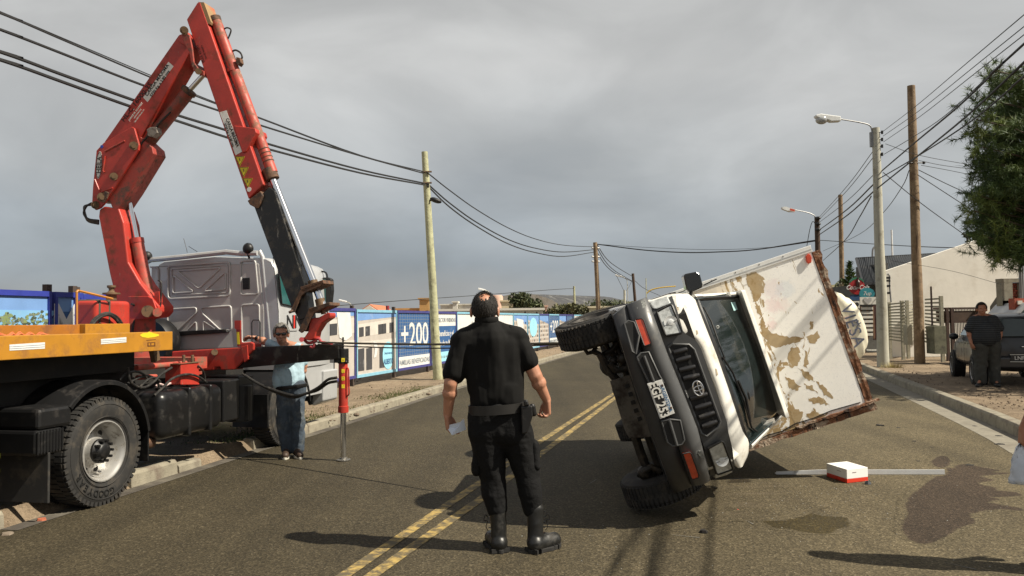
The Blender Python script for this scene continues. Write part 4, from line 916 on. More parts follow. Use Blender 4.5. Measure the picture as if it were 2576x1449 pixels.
# headlamps
for q in ([(630, 216), (712, 174), (722, 180), (784, 338), (776, 348), (690, 362), (680, 352)], [(937, 1040), (1018, 996), (1030, 1002), (1086, 1158), (1080, 1168), (998, 1196), (986, 1188)]):
    HL = .045 if q[0][0] < 800 else .060
    h_ = spoly(q, fp, 'headlight', LAMP, van, lift=HL, th=.04, bev=.006); rim(q, fp, .010, 'headlight_surround', BPL, h_, lift=HL)
    cx_ = sum(p[0] for p in q) / len(q); cy_ = sum(p[1] for p in q) / len(q); c_ = sum((surf(*zb(*p), fp) for p in q), Vector()) / len(q) + Vector((0, -HL - .003, 0))
    mb = MB(); mb.lathe([(.052, 0), (.055, .004), (.050, .004), (.040, -.0), (.024, .003), (.022, .006), (.001, .008)], c_, (0, -1, 0), 28); mb.build('reflector', mat('reflector_silver', (.78, .80, .80), .2, .1, vary=.2, vscale=30), h_, smooth=True)
    MB().tube([c_ + Vector((-.055, -.004, -.01)), c_ + Vector((.055, -.004, .0))], .003, 4).build('lens_line', mat('lens_grey', (.2, .21, .21), .3), h_)
spoly([(582, 158), (700, 122), (722, 165), (628, 202), (606, 196)], fp, 'corner_lamp', LAMP, van, lift=.02, th=.10, bev=.012)
spoly([(985, 1200), (1090, 1178), (1100, 1190), (1060, 1210), (990, 1232)], fp, 'corner_lamp', LAMP, van, lift=.0, th=.10, bev=.012)
spoly([(590, 150), (705, 112), (760, 110), (770, 190), (735, 190), (720, 130), (600, 165)], lambda x, z: fp(x, z) + .03, 'wing_panel', CREAM, van, lift=0, th=.3, bev=.01)
# bumper bar and valance
bar = patch([(455, 172), (475, 250), (600, 570), (700, 830), (852, 1275)], [(577, 128), (602, 200), (700, 470), (790, 690), (885, 930), (962, 1240)], lambda x, z: bend(z) - .01, 'bumper', BUMP, nv=40, nu=12, bulge=.055, th=.12)
val = patch([(372, 236), (396, 330), (480, 600), (600, 950), (737, 1320)], [(455, 172), (475, 250), (600, 570), (700, 830), (852, 1275)], lambda x, z: bend(z) + .03, 'valance', VAL, nv=40, nu=8, bulge=.03, th=.08)
fv = lambda x, z: bend(z) + .0
for q in ([(432, 290), (455, 272), (490, 282), (520, 360), (500, 470), (478, 455)], [(508, 492), (530, 466), (575, 458), (640, 600), (668, 640), (590, 665)], [(655, 875), (700, 862), (765, 868), (790, 985), (775, 1012), (720, 1022), (690, 1000)]):
    o_ = spoly(q, fv, 'air_intake', HOLE, val, lift=.092, th=.09); rim(q, fv, .009, 'intake_edge', BUMP, val, lift=.086)
for q in (((548, 482), (612, 652)), ((700, 868), (745, 1018))):
    MB().tube([surf(*zb(*p), fv) + Vector((0, -.096, 0)) for p in q], .012, 8).build('intake_bar', BUMP, val, smooth=True)
for q in ([(497, 263), (538, 258), (552, 270), (597, 402), (594, 412), (560, 424), (552, 416)], [(786, 1074), (826, 1064), (838, 1072), (884, 1200), (880, 1216), (848, 1229), (838, 1220)]):
    o_ = spoly(q, lambda x, z: bend(z) - .04, 'indicator', AMB, van, lift=.050, th=.06, bev=.006); rim(q, lambda x, z: bend(z) - .04, .006, 'indicator_surround', BPL, o_, lift=.048)
SCR = mat('scraped_plastic', (.33, .34, .32), .7, dirt=((.05, .05, .05), .55, 60), vary=.3, vscale=60)
for q in ([(510, 165), (530, 150), (560, 150), (572, 172), (560, 196), (530, 202), (512, 194), (528, 180)], [(862, 1075), (880, 1058), (905, 1062), (918, 1090), (922, 1112), (905, 1100), (885, 1078), (872, 1082)], [(878, 1130), (888, 1130), (892, 1168), (884, 1176)]): spoly(q, lambda x, z: bend(z) - .058, 'scrape_mark', SCR, bar, lift=.004, th=.01)
# number plate
pq = [(577, 654), (666, 628), (745, 834), (656, 868)]
fpl = lambda x, z: fv(x, z) - .104
plt = spoly(pq, fpl, 'number_plate', mat('plate_white', (.72, .72, .70), .4, dirt=((.3, .27, .22), .3, 20)), van, lift=.0, th=.006, bev=.002)
spoly([(590, 664), (641, 649), (712, 836), (664, 855)], fpl, 'plate_field', mat('plate_black', (.012, .012, .012), .45), plt, lift=.003, th=.002)
pa = surf(*zb(596, 672), fpl) + Vector((0, -.004, 0)); pb = surf(*zb(706, 850), fpl) + Vector((0, -.004, 0))
c1 = surf(*zb(648, 752), fpl) + Vector((0, -.0045, 0)); xv = (surf(*zb(686, 847), fpl) - surf(*zb(614, 655), fpl)).normalized(); up_ = Vector((0, -1, 0)).cross(xv)
text('EGF 253', .100, MX(c1, xv, up_), WHT, 'plate_letters', plt, ext=.001, xs=.80, off=.003, spacing=1.05)
c2 = surf(*zb(692, 742), fpl) + Vector((0, -.004, 0)); text('ARGENTINA', .036, MX(c2, xv, up_), mat('plate_blue', (.06, .16, .3), .5), 'plate_letters', plt, ext=.001, xs=1.1, off=.001)
for p in ((668, 664), (722, 800)):
    c_ = surf(*zb(*p), fpl); mb = MB(); mb.cyl(c_, c_ + Vector((0, -.008, 0)), .009, 8); mb.build('plate_bolt', RUST, plt)
# mirror on the upper flank
mb = MB(); mb.prism([F.at(*za(*p), 1, .55) for p in ((738, 246), (745, 236), (800, 225), (818, 236), (833, 290), (830, 304), (790, 322), (762, 326), (752, 312))], (0, .12, 0)); mi = mb.build('wing_mirror', mat('glossy_black', (.010, .010, .010), .18, vary=.1, coat=.6), van, bev=.022, seg=4)
mb = MB(); mb.tube([F.at(*za(*p), 1, .62) for p in ((835, 292), (900, 262))] , .006, 6); mb.tube([F.at(*za(*p), 1, .62) for p in ((745, 318), (700, 335), (680, 340))], .005, 6); mb.tube([F.at(*za(*p), 1, .62) for p in ((775, 322), (770, 345))], .016, 6); mb.build('mirror_arm', BPL, mi)
# front wheels on the flanks, rear wheels, running gear
TR = mat('tyre_dark', (.014, .0135, .013), .75, dirt=((.05, .045, .038), .4, 8), vary=.25)
for c_, ax_, nm in (((-.10, .72, 1.37), Vector((0, -.10, 1)), 1), ((.0, .72, -.29), Vector((0, .05, -1)), 0), ((.27, 3.35, -.20), Vector((0, 0, -1)), 0), ((.20, 3.35, 1.34), Vector((0, 0, 1)), 0)):
    wheel(van, c_, ax_, .355 if nm else .345, .21, .19, rim=mat('dark_rim', (.06, .055, .05), .6, .4, dirt=((.03, .025, .02), .4, 10)), dish=.03, blocks=54, lug=.007, bl=.9, hub=False)
und = []
mb = MB()
for z in (.28, 1.0): mb.bb((.08, .45, z - .04), (.22, 4.2, z + .04))
mb.bb((.1, 1.1, .2), (.2, 1.2, 1.1)); mb.bb((.1, 2.2, .2), (.2, 2.3, 1.1)); mb.bb((.1, 3.9, .2), (.2, 4.0, 1.1))
mb.cyl((.12, 3.35, -.2), (.12, 3.35, 1.3), .05, 12); mb.ball((.12, 3.35, .7), .15); mb.cyl((.1, 1.5, .64), (.12, 3.35, .68), .04, 10)
mb.build('chassis', DARK, van)
mb = MB()   # cross member, arms and links in front of the axle
mb.tube([F.at(*zb(*p), 1, .55) for p in ((290, 470), (340, 570), (400, 640))], .035, 8); mb.tube([F.at(*zb(*p), 1, .6) for p in ((500, 960), (540, 1080), (580, 1180), (630, 1250))], .04, 8)
mb.tube([F.at(*zb(*p), 1, .6) for p in ((200, 445), (215, 470), (245, 462), (270, 430))], .018, 8)
mb.tube([F.at(*zb(*p), 1, .6) for p in ((245, 455), (300, 480), (360, 455), (400, 400))], .024, 8)
mb.tube([F.at(*zb(*p), 1, .65) for p in ((320, 400), (345, 450), (400, 500), (450, 520))], .022, 8)
mb.tube([F.at(*zb(*p), 1, .5) for p in ((350, 530), (385, 575), (450, 560))], .03, 8)
mb.tube([F.at(*zb(*p), 1, .5) for p in ((545, 1190), (600, 1160), (660, 1190))], .03, 8)
mb.ball(F.at(*zb(372, 515), 1, .55), .04); mb.ball(F.at(*zb(430, 500), 1, .5), .055); mb.ball(F.at(*zb(560, 1195), 1, .55), .06); mb.cyl((.02, .7, -.15), (.02, .7, 1.25), .035)
mb.tube(bez([F.at(*zb(*p), 1, .55) for p in ((190, 420), (205, 452), (225, 468), (250, 455))]), .012, 6)
mb.build('suspension', mat('oily_steel', (.028, .024, .020), .5, .3, dirt=((.09, .07, .05), .35, 14), vary=.3), van, smooth=True)
GD = mat('engine_guard', (.11, .10, .085), .6, .2, dirt=((.03, .022, .016), .5, 4), vary=.25)
gd = patch([(352, 640), (380, 730), (440, 930), (470, 985)], [(470, 600), (520, 760), (580, 900), (612, 975)], lambda x, z: .33 - x * .5, 'engine_guard', GD, nv=10, nu=4, th=.02)
for k, p in enumerate(((455, 665), (475, 715), (490, 765), (508, 815), (530, 865))):
    x_, y_ = p; spoly([(x_ - 14, y_ - 6), (x_ + 10, y_ - 14), (x_ + 18, y_ + 10), (x_ - 8, y_ + 18)], lambda x, z: .33 - x * .5, 'guard_slot', HOLE, gd, lift=.006)
mb = MB(); mb.bb((.05, .5, .2), (.5, 1.2, 1.05)); mb.build('engine', DARK, van, bev=.04)
mb = MB(); mb.tube(bez([F.at(*zb(*p), 1, .5) for p in ((575, 105), (600, 85), (660, 70), (750, 62))]), .006, 6); mb.build('brake_hose', mat('yellow_hose', (.5, .33, .04), .5), van)
# ---- box body
YBX = 1.95
def boxmat():
    m = bpy.data.materials.new('box_panel_white'); m.use_nodes = True; t = m.node_tree; b = t.nodes['Principled BSDF']; l = t.links.new
    n = lambda k: t.nodes.new(k)
    co = n('ShaderNodeTexCoord').outputs['Object']; sp_ = n('ShaderNodeSeparateXYZ'); l(co, sp_.inputs[0])
    def math_(op, a, b_=None, c_=None):
        q = n('ShaderNodeMath'); q.operation = op
        for k, v in enumerate((a, b_, c_)):
            if v is None: continue
            if isinstance(v, (int, float)): q.inputs[k].default_value = v
            else: l(v, q.inputs[k])
        return q.outputs[0]
    def nz(s, det, dist=0, sc=(1, 1, 1), r=.6, rot=(0, 0, 0)):
        mp = n('ShaderNodeMapping'); mp.inputs['Scale'].default_value = sc; mp.inputs['Rotation'].default_value = rot; l(co, mp.inputs[0])
        q = n('ShaderNodeTexNoise'); q.inputs['Scale'].default_value = s; q.inputs['Detail'].default_value = det; q.inputs['Distortion'].default_value = dist; q.inputs['Roughness'].default_value = r; l(mp.outputs[0], q.inputs['Vector']); return q.outputs[0]
    def rp(i, st, it='LINEAR'):
        q = n('ShaderNodeValToRGB'); ramp(q, st, it); l(i, q.inputs[0]); return q.outputs[0]
    def mix(f_, a, bb):
        q = n('ShaderNodeMixRGB')
        for k, x in enumerate((f_, a, bb)):
            if isinstance(x, tuple): q.inputs[k].default_value = (*x, 1)
            elif isinstance(x, (int, float)): q.inputs[k].default_value = x
            else: l(x, q.inputs[k])
        return q.outputs[0]
    X, Z = sp_.outputs[0], sp_.outputs[2]
    c = rp(nz(1.5, 5), [(.3, (.80, .78, .73)), (.7, (.88, .87, .84))])
    # cream strip nearer the cab, bounded by a crisp edge
    edge = math_('ADD', X, math_('MULTIPLY', nz(30, 4), .02)); c = mix(rp(edge, [(.0, 1), (1.0, 1)]), c, c)
    c = mix(rp(math_('SUBTRACT', edge, .62), [(.82, .75), (.83, 0)]), c, (.70, .60, .45))
    # faded print blotches
    for (cx_, cz_, r_, colr) in ((1.86, 1.02, .10, (.62, .45, .50)), (1.97, .98, .09, (.50, .60, .70)), (1.80, .86, .08, (.66, .35, .38)), (1.90, .84, .07, (.70, .52, .50)), (1.72, .68, .05, (.66, .28, .30))):
        dx = math_('SUBTRACT', X, cx_); dz = math_('SUBTRACT', Z, cz_); d_ = math_('SQRT', math_('ADD', math_('MULTIPLY', dx, dx), math_('MULTIPLY', dz, dz)))
        d_ = math_('ADD', d_, math_('MULTIPLY', math_('SUBTRACT', nz(22, 5, .5), .5), .16)); c = mix(rp(d_, [(r_ - .02, .28), (r_ + .02, 0)]), c, colr)
    ln = nz(9, 2, 2.5); c = mix(math_('MULTIPLY', rp(ln, [(.488, 0), (.498, .35), (.502, .35), (.512, 0)]), rp(math_('MULTIPLY', X, .4), [(.68, 0), (.72, 1)])), c, (.35, .36, .42))
    # torn, scuffed film showing brown board
    band = math_('ABSOLUTE', math_('SUBTRACT', math_('ADD', X, math_('MULTIPLY', math_('SUBTRACT', nz(2.2, 2), .5), .5)), 1.5))
    b2 = rp(band, [(.0, .14), (.16, .10), (.34, -.02), (.6, -.06)])
    s1 = math_('ADD', nz(4.6, 10, .9, (1.5, 1, .8), .66, (0, R(28), 0)), math_('SUBTRACT', b2, .0)); s1 = math_('SUBTRACT', s1, math_('MULTIPLY', rp(math_('MULTIPLY', Z, 1), [(.02, 0.0), (.15, 0)]), 1))
    c = mix(rp(s1, [(.648, 0), (.656, 1)]), c, rp(nz(8, 4), [(.3, (.30, .205, .095)), (.7, (.42, .30, .15))]))
    s2 = math_('ADD', nz(13, 6, .6, (3.2, 1, .5), .6, (0, R(62), 0)), math_('MULTIPLY', b2, .7)); c = mix(rp(s2, [(.685, 0), (.695, .9)]), c, (.42, .34, .22))
    s3 = math_('ADD', nz(11, 6, .5, (.5, 1, 3.4), .6, (0, R(40), 0)), math_('MULTIPLY', b2, .5)); c = mix(rp(s3, [(.69, 0), (.70, .8)]), c, (.50, .47, .42))
    l(c, b.inputs['Base Color']); b.inputs['Roughness'].default_value = .5
    bp = n('ShaderNodeBump'); bp.inputs['Strength'].default_value = .3; bp.inputs['Distance'].default_value = .01; l(nz(3, 3), bp.inputs['Height']); l(bp.outputs[0], b.inputs['Normal'])
    return m
BOXM = boxmat()
face = [F.at(*p, 1, YBX) for p in (za(815, 292), za(1392, 128), za(1608, 880), za(1060, 1083))]
xr = (face[1].x + face[2].x) / 2; zt_, zb_ = (face[0].z + face[1].z) / 2, (face[2].z + face[3].z) / 2
mb = MB(); mb.bb((.30, YBX, zb_), (xr, YBX + .04, zt_)); mb.build('front_wall', BOXM, van, bev=.004)
BRD = mat('bare_board', (.40, .30, .17), .8, dirt=((.28, .19, .085), .5, 9), vary=.2, vscale=9, scratch=((.62, .58, .48), .63, 12, (1, 1, .25)))
rn_ = random.Random(12)
for q in ([(1045, 238), (1095, 228), (1130, 250), (1138, 300), (1120, 340), (1100, 370), (1085, 375), (1075, 320), (1050, 280)], [(1092, 390), (1112, 400), (1116, 440), (1100, 430)], [(1118, 440), (1135, 478), (1150, 515), (1200, 536), (1260, 545), (1330, 548), (1290, 575), (1240, 588), (1190, 602), (1160, 580), (1132, 552), (1116, 500)],
          [(1345, 548), (1400, 518), (1410, 545), (1382, 580), (1350, 575)], [(1268, 590), (1300, 600), (1312, 650), (1292, 690), (1262, 700), (1248, 650)], [(1240, 742), (1275, 756), (1312, 790), (1290, 812), (1252, 792)], [(1350, 852), (1390, 840), (1430, 850), (1458, 882), (1410, 876), (1370, 872)], [(1268, 912), (1290, 898), (1326, 920), (1310, 962), (1285, 972), (1266, 942)],
          [(1338, 936), (1378, 898), (1410, 928), (1446, 922), (1420, 946), (1370, 952)], [(1335, 610), (1350, 640), (1346, 702), (1330, 690)], [(1305, 700), (1350, 716), (1385, 766), (1338, 752)], [(1390, 768), (1440, 796), (1472, 850), (1428, 832)], [(1360, 470), (1378, 465), (1372, 505), (1358, 510)], [(1330, 770), (1372, 790), (1392, 822), (1340, 800)]):
    P3 = [F.at(*za(*p), 1, YBX) for p in q]; o_ = []
    for i in range(len(P3)):
        a, b = P3[i], P3[(i + 1) % len(P3)]
        for k in range(5): o_.append(a.lerp(b, k / 5) + Vector((rn_.uniform(-.012, .012), 0, rn_.uniform(-.012, .012))))
    mb = MB(); mb.prism([p + Vector((0, -.0012, 0)) for p in o_], (0, .001, 0)); mb.build('bare_patch', BRD, van)
PW = mat('box_side_white', (.76, .75, .71), .5, dirt=((.4, .36, .3), .25, 3), vary=.05)
mb = MB(); mb.bb((.30, YBX + .04, zt_ - .04), (xr, YBX + 2.25, zt_)); mb.bb((.30, YBX + .04, zb_), (xr, YBX + 2.25, zb_ + .04)); mb.bb((xr - .04, YBX + .04, zb_ + .04), (xr, YBX + 2.25, zt_ - .04)); mb.bb((.26, YBX + .04, zb_), (.30, YBX + 2.25, zt_)); mb.bb((.3, YBX + 2.25, zb_), (xr, YBX + 2.29, zt_)); bx_ = mb.build('box_shell', PW, van)
ALU = mat('aluminium_trim', (.70, .70, .68), .38, .2, dirt=((.4, .38, .34), .25, 8), vary=.05)
mb = MB(); mb.bb((.30, YBX - .012, zt_ - .015), (xr + .01, YBX + .06, zt_ + .055)); tr = mb.build('edge_trim', ALU, van, bev=.004)
mb = MB(); mb.bb((.30, YBX - .016, zt_ + .012), (xr + .01, YBX - .012, zt_ + .018)); mb.build('trim_groove', mat('grey_line', (.4, .42, .43), .5), tr)
for k in range(7):
    c_ = Vector((.5 + k * .26, YBX - .012, zt_ + .035)); mb = MB(); mb.cyl(c_, c_ + Vector((0, -.004, 0)), .007, 8); mb.build('rivet', mat('dark_rivet', (.12, .11, .1), .5), tr)
RW_ = mat('rotten_rust_timber', (.15, .062, .028), .9, dirt=((.52, .44, .34), .36, 5), vary=.45, vscale=14, bump=(30, 1, .02), scratch=((.035, .02, .013), .56, 8, (1, 1, .2)))
def ragged(a, b, w, dvec, name, n=30, jit=.012, th=.05):
    """a rough edged strip from a to b, w wide along dvec"""
    a, b = Vector(a), Vector(b); dv = Vector(dvec); top = []; bot = []
    for i in range(n + 1):
        p = a.lerp(b, i / n); top.append(p + dv * (w + random.uniform(-jit, jit))); bot.append(p + dv * random.uniform(-jit, jit) * .6)
    mb = MB(); m_ = len(top); allp = top + bot; bk = [p + Vector((0, th, 0)) for p in allp]; N2 = 2 * m_
    fs = []
    for i in range(m_ - 1): fs += [(i, i + 1, m_ + i + 1, m_ + i), (N2 + i, N2 + i + 1, N2 + m_ + i + 1, N2 + m_ + i), (i, i + 1, N2 + i + 1, N2 + i), (m_ + i, m_ + i + 1, N2 + m_ + i + 1, N2 + m_ + i)]
    fs += [(0, m_, N2 + m_, N2), (m_ - 1, N2 - 1, N2 + N2 - 1, N2 + m_ - 1)]
    mb.add(allp + bk, fs); return mb.build(name, RW_, van)
ragged((xr + .005, YBX - .006, zb_ - .07), (xr + .005, YBX - .006, zt_ - .02), .08, (1, 0, 0), 'roof_edge_timber')
ragged((xr + .05, YBX - .012, zb_ - .05), (xr + .045, YBX - .012, zt_ - .1), .02, (1, 0, 0), 'split_timber', jit=.008)
ragged((.5, YBX - .02, zb_ - .005), (xr + .09, YBX - .02, zb_ - .012), .055, (0, 0, -1), 'sill_timber', jit=.008, th=.10)
ragged((1.6, YBX - .035, zb_ + .02), (xr + .13, YBX - .05, zb_ + .03), .02, (0, 0, -1), 'split_timber', n=14, jit=.01)
cr_ = []
mb = MB(); mb.tube([(1.15, YBX - .004, zb_ + .005), (1.3, YBX - .006, zb_ + .03), (1.45, YBX - .006, zb_ + .02), (1.6, YBX - .006, zb_ + .05), (1.8, YBX - .006, zb_ + .045), (2.0, YBX - .006, zb_ + .06), (xr - .05, YBX - .006, zb_ + .045)], .006, 4); mb.build('wall_crack', HOLE, van)
spoly([(1333, 150), (1345, 138), (1356, 140), (1364, 160), (1362, 182), (1348, 188), (1338, 178)], lambda x, z: YBX, 'marker_lamp', AMB, van, f=za, lift=.03, th=.03, bev=.008)
# roof unit
RUM = mat('roof_unit_cream', (.70, .66, .52), .45, dirt=((.45, .40, .3), .2, 6), vary=.05)
zr = lambda x, y: (2052 + x * .2942, 568 + y * .2942)
vp = [F.at(*zr(*p), 1, YBX + .35) for p in ((130, 580), (180, 556), (228, 572), (250, 600), (292, 610), (330, 650), (365, 700), (395, 770), (425, 850), (445, 930), (452, 1010), (440, 1060), (418, 1085), (420, 1115), (400, 1140), (350, 1145), (335, 1150), (230, 900))]
for p in vp: p.x = max(p.x, xr + .001)
vc = sum(vp, Vector()) / len(vp); lay = [(1, .8), (1, .10), (.97, .03), (.88, -.03), (.70, -.07), (.40, -.085)]; rows = []
for k_, y_ in lay: rows += [vc + (p - vc) * k_ + Vector((0, y_, 0)) for p in vp]
n = len(vp); mb = MB(); mb.add(rows, [(i * n + k, i * n + (k + 1) % n, (i + 1) * n + (k + 1) % n, (i + 1) * n + k) for i in range(len(lay) - 1) for k in range(n)] + [tuple(range(n)), tuple(range((len(lay) - 1) * n, len(lay) * n))]); ru = mb.build('roof_unit', RUM, van)
for f_ in ru.data.polygons: f_.use_smooth = True
c_ = F.at(*zr(312, 855), 1, YBX + .262); xv = (F.at(*zr(360, 995), 1, YBX + .35) - F.at(*zr(262, 715), 1, YBX + .35)).normalized()
text('VIESA', .19, MX(c_ + Vector((0, -.004, 0)), xv, Vector((0, -1, 0)).cross(xv)), mat('logo_slate', (.08, .09, .13), .5), parent=ru, ext=.003, xs=.95, spacing=1.05)
c_ = F.at(*zr(292, 895), 1, YBX + .262); text('Premier', .10, MX(c_ + Vector((0, -.002, 0)), xv, Vector((0, -1, 0)).cross(xv)), mat('logo_pale', (.55, .42, .36), .5), parent=ru, ext=.002)
c_ = F.at(*zr(358, 838), 1, YBX + .262); mb = MB()
for k in range(6): a_ = k * math.pi / 3; mb.limb(c_ + Vector((math.cos(a_) * .012, -.003, math.sin(a_) * .012)), c_ + Vector((math.cos(a_) * .035, -.003, math.sin(a_) * .035)), .003, .006, 6)
mb.build('logo_flower', MATS['logo_slate'], ru)
# ================================================================== printed hoarding along the left footpath
fa = G(1000, 948, .14); fb_ = G(1480, 858, .14); FD = (fb_ - fa).normalized(); FD.z = 0; FD.normalize(); FN = Vector((FD.y, -FD.x, 0))   # FN faces the road
def fs_at(px): q = onplane(px, 800, fa, FN); return (q - fa).dot(FD)
bounds = [fs_at(x) for x in (893, 997, 1081, 1147, 1290, 1326, 1355, 1380, 1405, 1424, 1443, 1461, 1475)]
wl = (bounds[1] - bounds[0])
left_b = [bounds[0] - 3.55, bounds[0] - 6.3, bounds[0] - 8.9, fs_at(385), fs_at(385) - 2.0, fs_at(200), fs_at(200) - 4.2, fs_at(200) - 7]
bounds = sorted(set(left_b + bounds)) + [bounds[-1] + 3.2 * k for k in range(1, 14)]
DB = mat('frame_dark_blue', (.05, .05, .20), .5, vary=.15, dirt=((.12, .11, .14), .2, 3)); LB = mat('frame_light_blue', (.22, .46, .60), .5, vary=.12, dirt=((.2, .3, .34), .2, 3)); RB = mat('frame_royal_blue', (.03, .045, .30), .5, vary=.15)
pc = lambda n, c: mat('print_' + n, c, .6, vary=.10, vscale=3, dirt=(tuple(min(1, x * .6 + .15) for x in c), .22, 2.5))
BEI, BEI2, DKW, SKY_, OVL, WHP, NAVY, GRN, TEA, BRN = pc('beige', (.46, .42, .38)), pc('pale_beige', (.58, .54, .49)), pc('dark_window', (.05, .05, .055)), pc('sky_blue', (.16, .30, .58)), pc('aqua', (.30, .62, .74)), pc('white', (.66, .66, .64)), pc('navy', (.03, .10, .26)), pc('lime', (.36, .60, .04)), pc('grey_text', (.22, .25, .28)), pc('brown', (.28, .22, .17))
fence = thing('hoarding', 'long hoarding of blue framed printed panels along the left footpath', 'hoarding', loc=(fa.x, fa.y, 0), rotz=math.atan2(FD.y, FD.x))
FI = fence.matrix_world.inverted() if False else (Matrix.Translation((fa.x, fa.y, 0)) @ Matrix.Rotation(math.atan2(FD.y, FD.x), 4, 'Z')).inverted()
FR = Frame(FI.inverted())            # local x along the fence, local -y faces the road
def ztop(s): return 2.0 + (.14 * max(0, min(1, (-s - 3) / 9)))
def zbot(s): return .30
class Panel:
    def __init__(s, a, b, fm, sheet_m):
        s.a, s.b = a + .03, b - .03; s.z0, s.z1 = zbot(a), ztop((a + b) / 2); t_ = .07
        mb = MB(); w = .045
        mb.bb((s.a, -.04, s.z0), (s.a + w, .04, s.z1)); mb.bb((s.b - w, -.04, s.z0), (s.b, .04, s.z1)); mb.bb((s.a + w, -.038, s.z1 - t_), (s.b - w, .04, s.z1)); mb.bb((s.a + w, -.038, s.z0), (s.b - w, .04, s.z0 + t_))
        s.f = mb.build('panel_frame', fm, fence)
        mb = MB(); mb.bb((s.a + w, -.006, s.z0 + t_), (s.b - w, .006, s.z1 - t_)); s.sh = mb.build('panel_sheet', sheet_m, s.f)
        s.u0, s.u1, s.v0, s.v1 = s.a + w, s.b - w, s.z0 + t_, s.z1 - t_
        mb = MB(); mb.bb((s.a - .05, .05, .0), (s.a + .03, .13, s.z1 + (.10 if random.random() < .6 else .02))); mb.build('post', mat('old_post', (.07, .05, .04), .9), fence)
    def p(s, u, v, k=1): return Vector((s.u0 + (s.u1 - s.u0) * u, -.006 - .0025 * k, s.v0 + (s.v1 - s.v0) * v))
    def q(s, pts, m, name='print', k=1):
        mb = MB(); mb.prism([s.p(u, v, k) for u, v in pts], (0, .0015, 0)); return mb.build(name, m, s.f)
    def r(s, u0, v0, u1, v1, m, name='print', k=1): return s.q([(u0, v0), (u1, v0), (u1, v1), (u0, v1)], m, name, k)
    def t(s, body, u, v, size, m, xs=1, k=2, off=0): return text(body, size, MX(s.p(u, v, k), (1, 0, 0), (0, 0, 1)), m, parent=s.f, ext=.0008, xs=xs, off=off)
def building_print(P_, seed, flats=False):
    rn = random.Random(seed); P_.r(0, .0, 1, 1, BEI, k=1)
    P_.q([(0, 1), (0, .86), (1, .93 if not flats else .7), (1, 1)], SKY_, k=2)
    if flats:
        for j in range(5):
            for i in range(6):
                u, v = .04 + i * .16, .16 + j * .14; P_.r(u, v, u + .09, v + .07, BRN if (i + j) % 3 else DKW, 'printed_window', 2)
            P_.r(0, .12 + j * .14, 1, .135 + j * .14, BEI2, k=3)
    else:
        P_.q([(0, .80), (1, .90), (1, .66), (0, .60)], BEI2, k=2); P_.q([(0, .52), (1, .55), (1, .47), (0, .44)], BEI2, k=3)
        for u in (.05, .20, .52, .62, .82): P_.q([(u, .60 + u * .06), (u + .11, .61 + u * .06), (u + .11, .76 + u * .09), (u, .75 + u * .09)], DKW, 'printed_window', 4)
        for u in (.03, .22, .55, .75): P_.q([(u, .06), (u + .14, .06), (u + .14, .42), (u, .41)], DKW, 'printed_window', 4)
def oval_(P_, cu, cv, ru, rv, m, k=5): P_.q([(cu + ru * math.cos(t_ * math.pi / 14), cv + rv * math.sin(t_ * math.pi / 14)) for t_ in range(28)], m, 'printed_oval', k)
def panel200(P_):
    P_.r(0, 0, 1, 1, NAVY, k=1)
    for i in range(13): P_.r(0, .22 + i * .06, 1, .226 + i * .06, TEA, k=2)
    for i in range(14): P_.r(i / 14, .2, i / 14 + .006, 1, TEA, k=2)
    W_ = P_.u1 - P_.u0; P_.t('+200', .52, .58, .95, WHP, xs=.92 * W_ / 2.05, k=4, off=.01); P_.r(0, 0, 1, .2, WHP, k=3); P_.t('FAMILIAS BENEFICIADAS', .5, .09, .20, TEA, xs=.85 * W_ / 1.85, k=5, off=.003)
def panelD(P_):
    W_ = P_.u1 - P_.u0
    P_.r(0, 0, 1, 1, WHP, k=1); P_.r(0, .2, 1, .74, NAVY, k=2); P_.r(0, 0, 1, .2, OVL, k=2); P_.t('PLAN - SECTOR VIVIENDAS', .5, .86, .20, TEA, xs=.4 * W_ / 1.0, k=4)
    for i, s_ in enumerate(('Con beneficios y el', 'respaldo de tu Mutual')): P_.t(s_, .5, .58 - i * .20, .26, WHP, xs=.40 * W_, k=4, off=.004)
    P_.t('Accedé a tu vivienda', .5, .1, .15, TEA, xs=.5 * W_, k=4)
def panelE(P_):
    P_.r(0, 0, 1, 1, WHP, k=1); P_.r(0, .1, 1, .58, GRN, k=2); P_.q([(0, .58), (.3, .60), (.65, .56), (1, .62), (1, .50), (0, .50)], GRN, k=3)
    P_.t('Que el sueño sea tu casa', .3, .8, .13, TEA, k=4); P_.t('Que sea posible', .78, .74, .11, TEA, k=4); P_.t('Viví en tu casa', .32, .34, .28, NAVY, xs=.7, k=4)
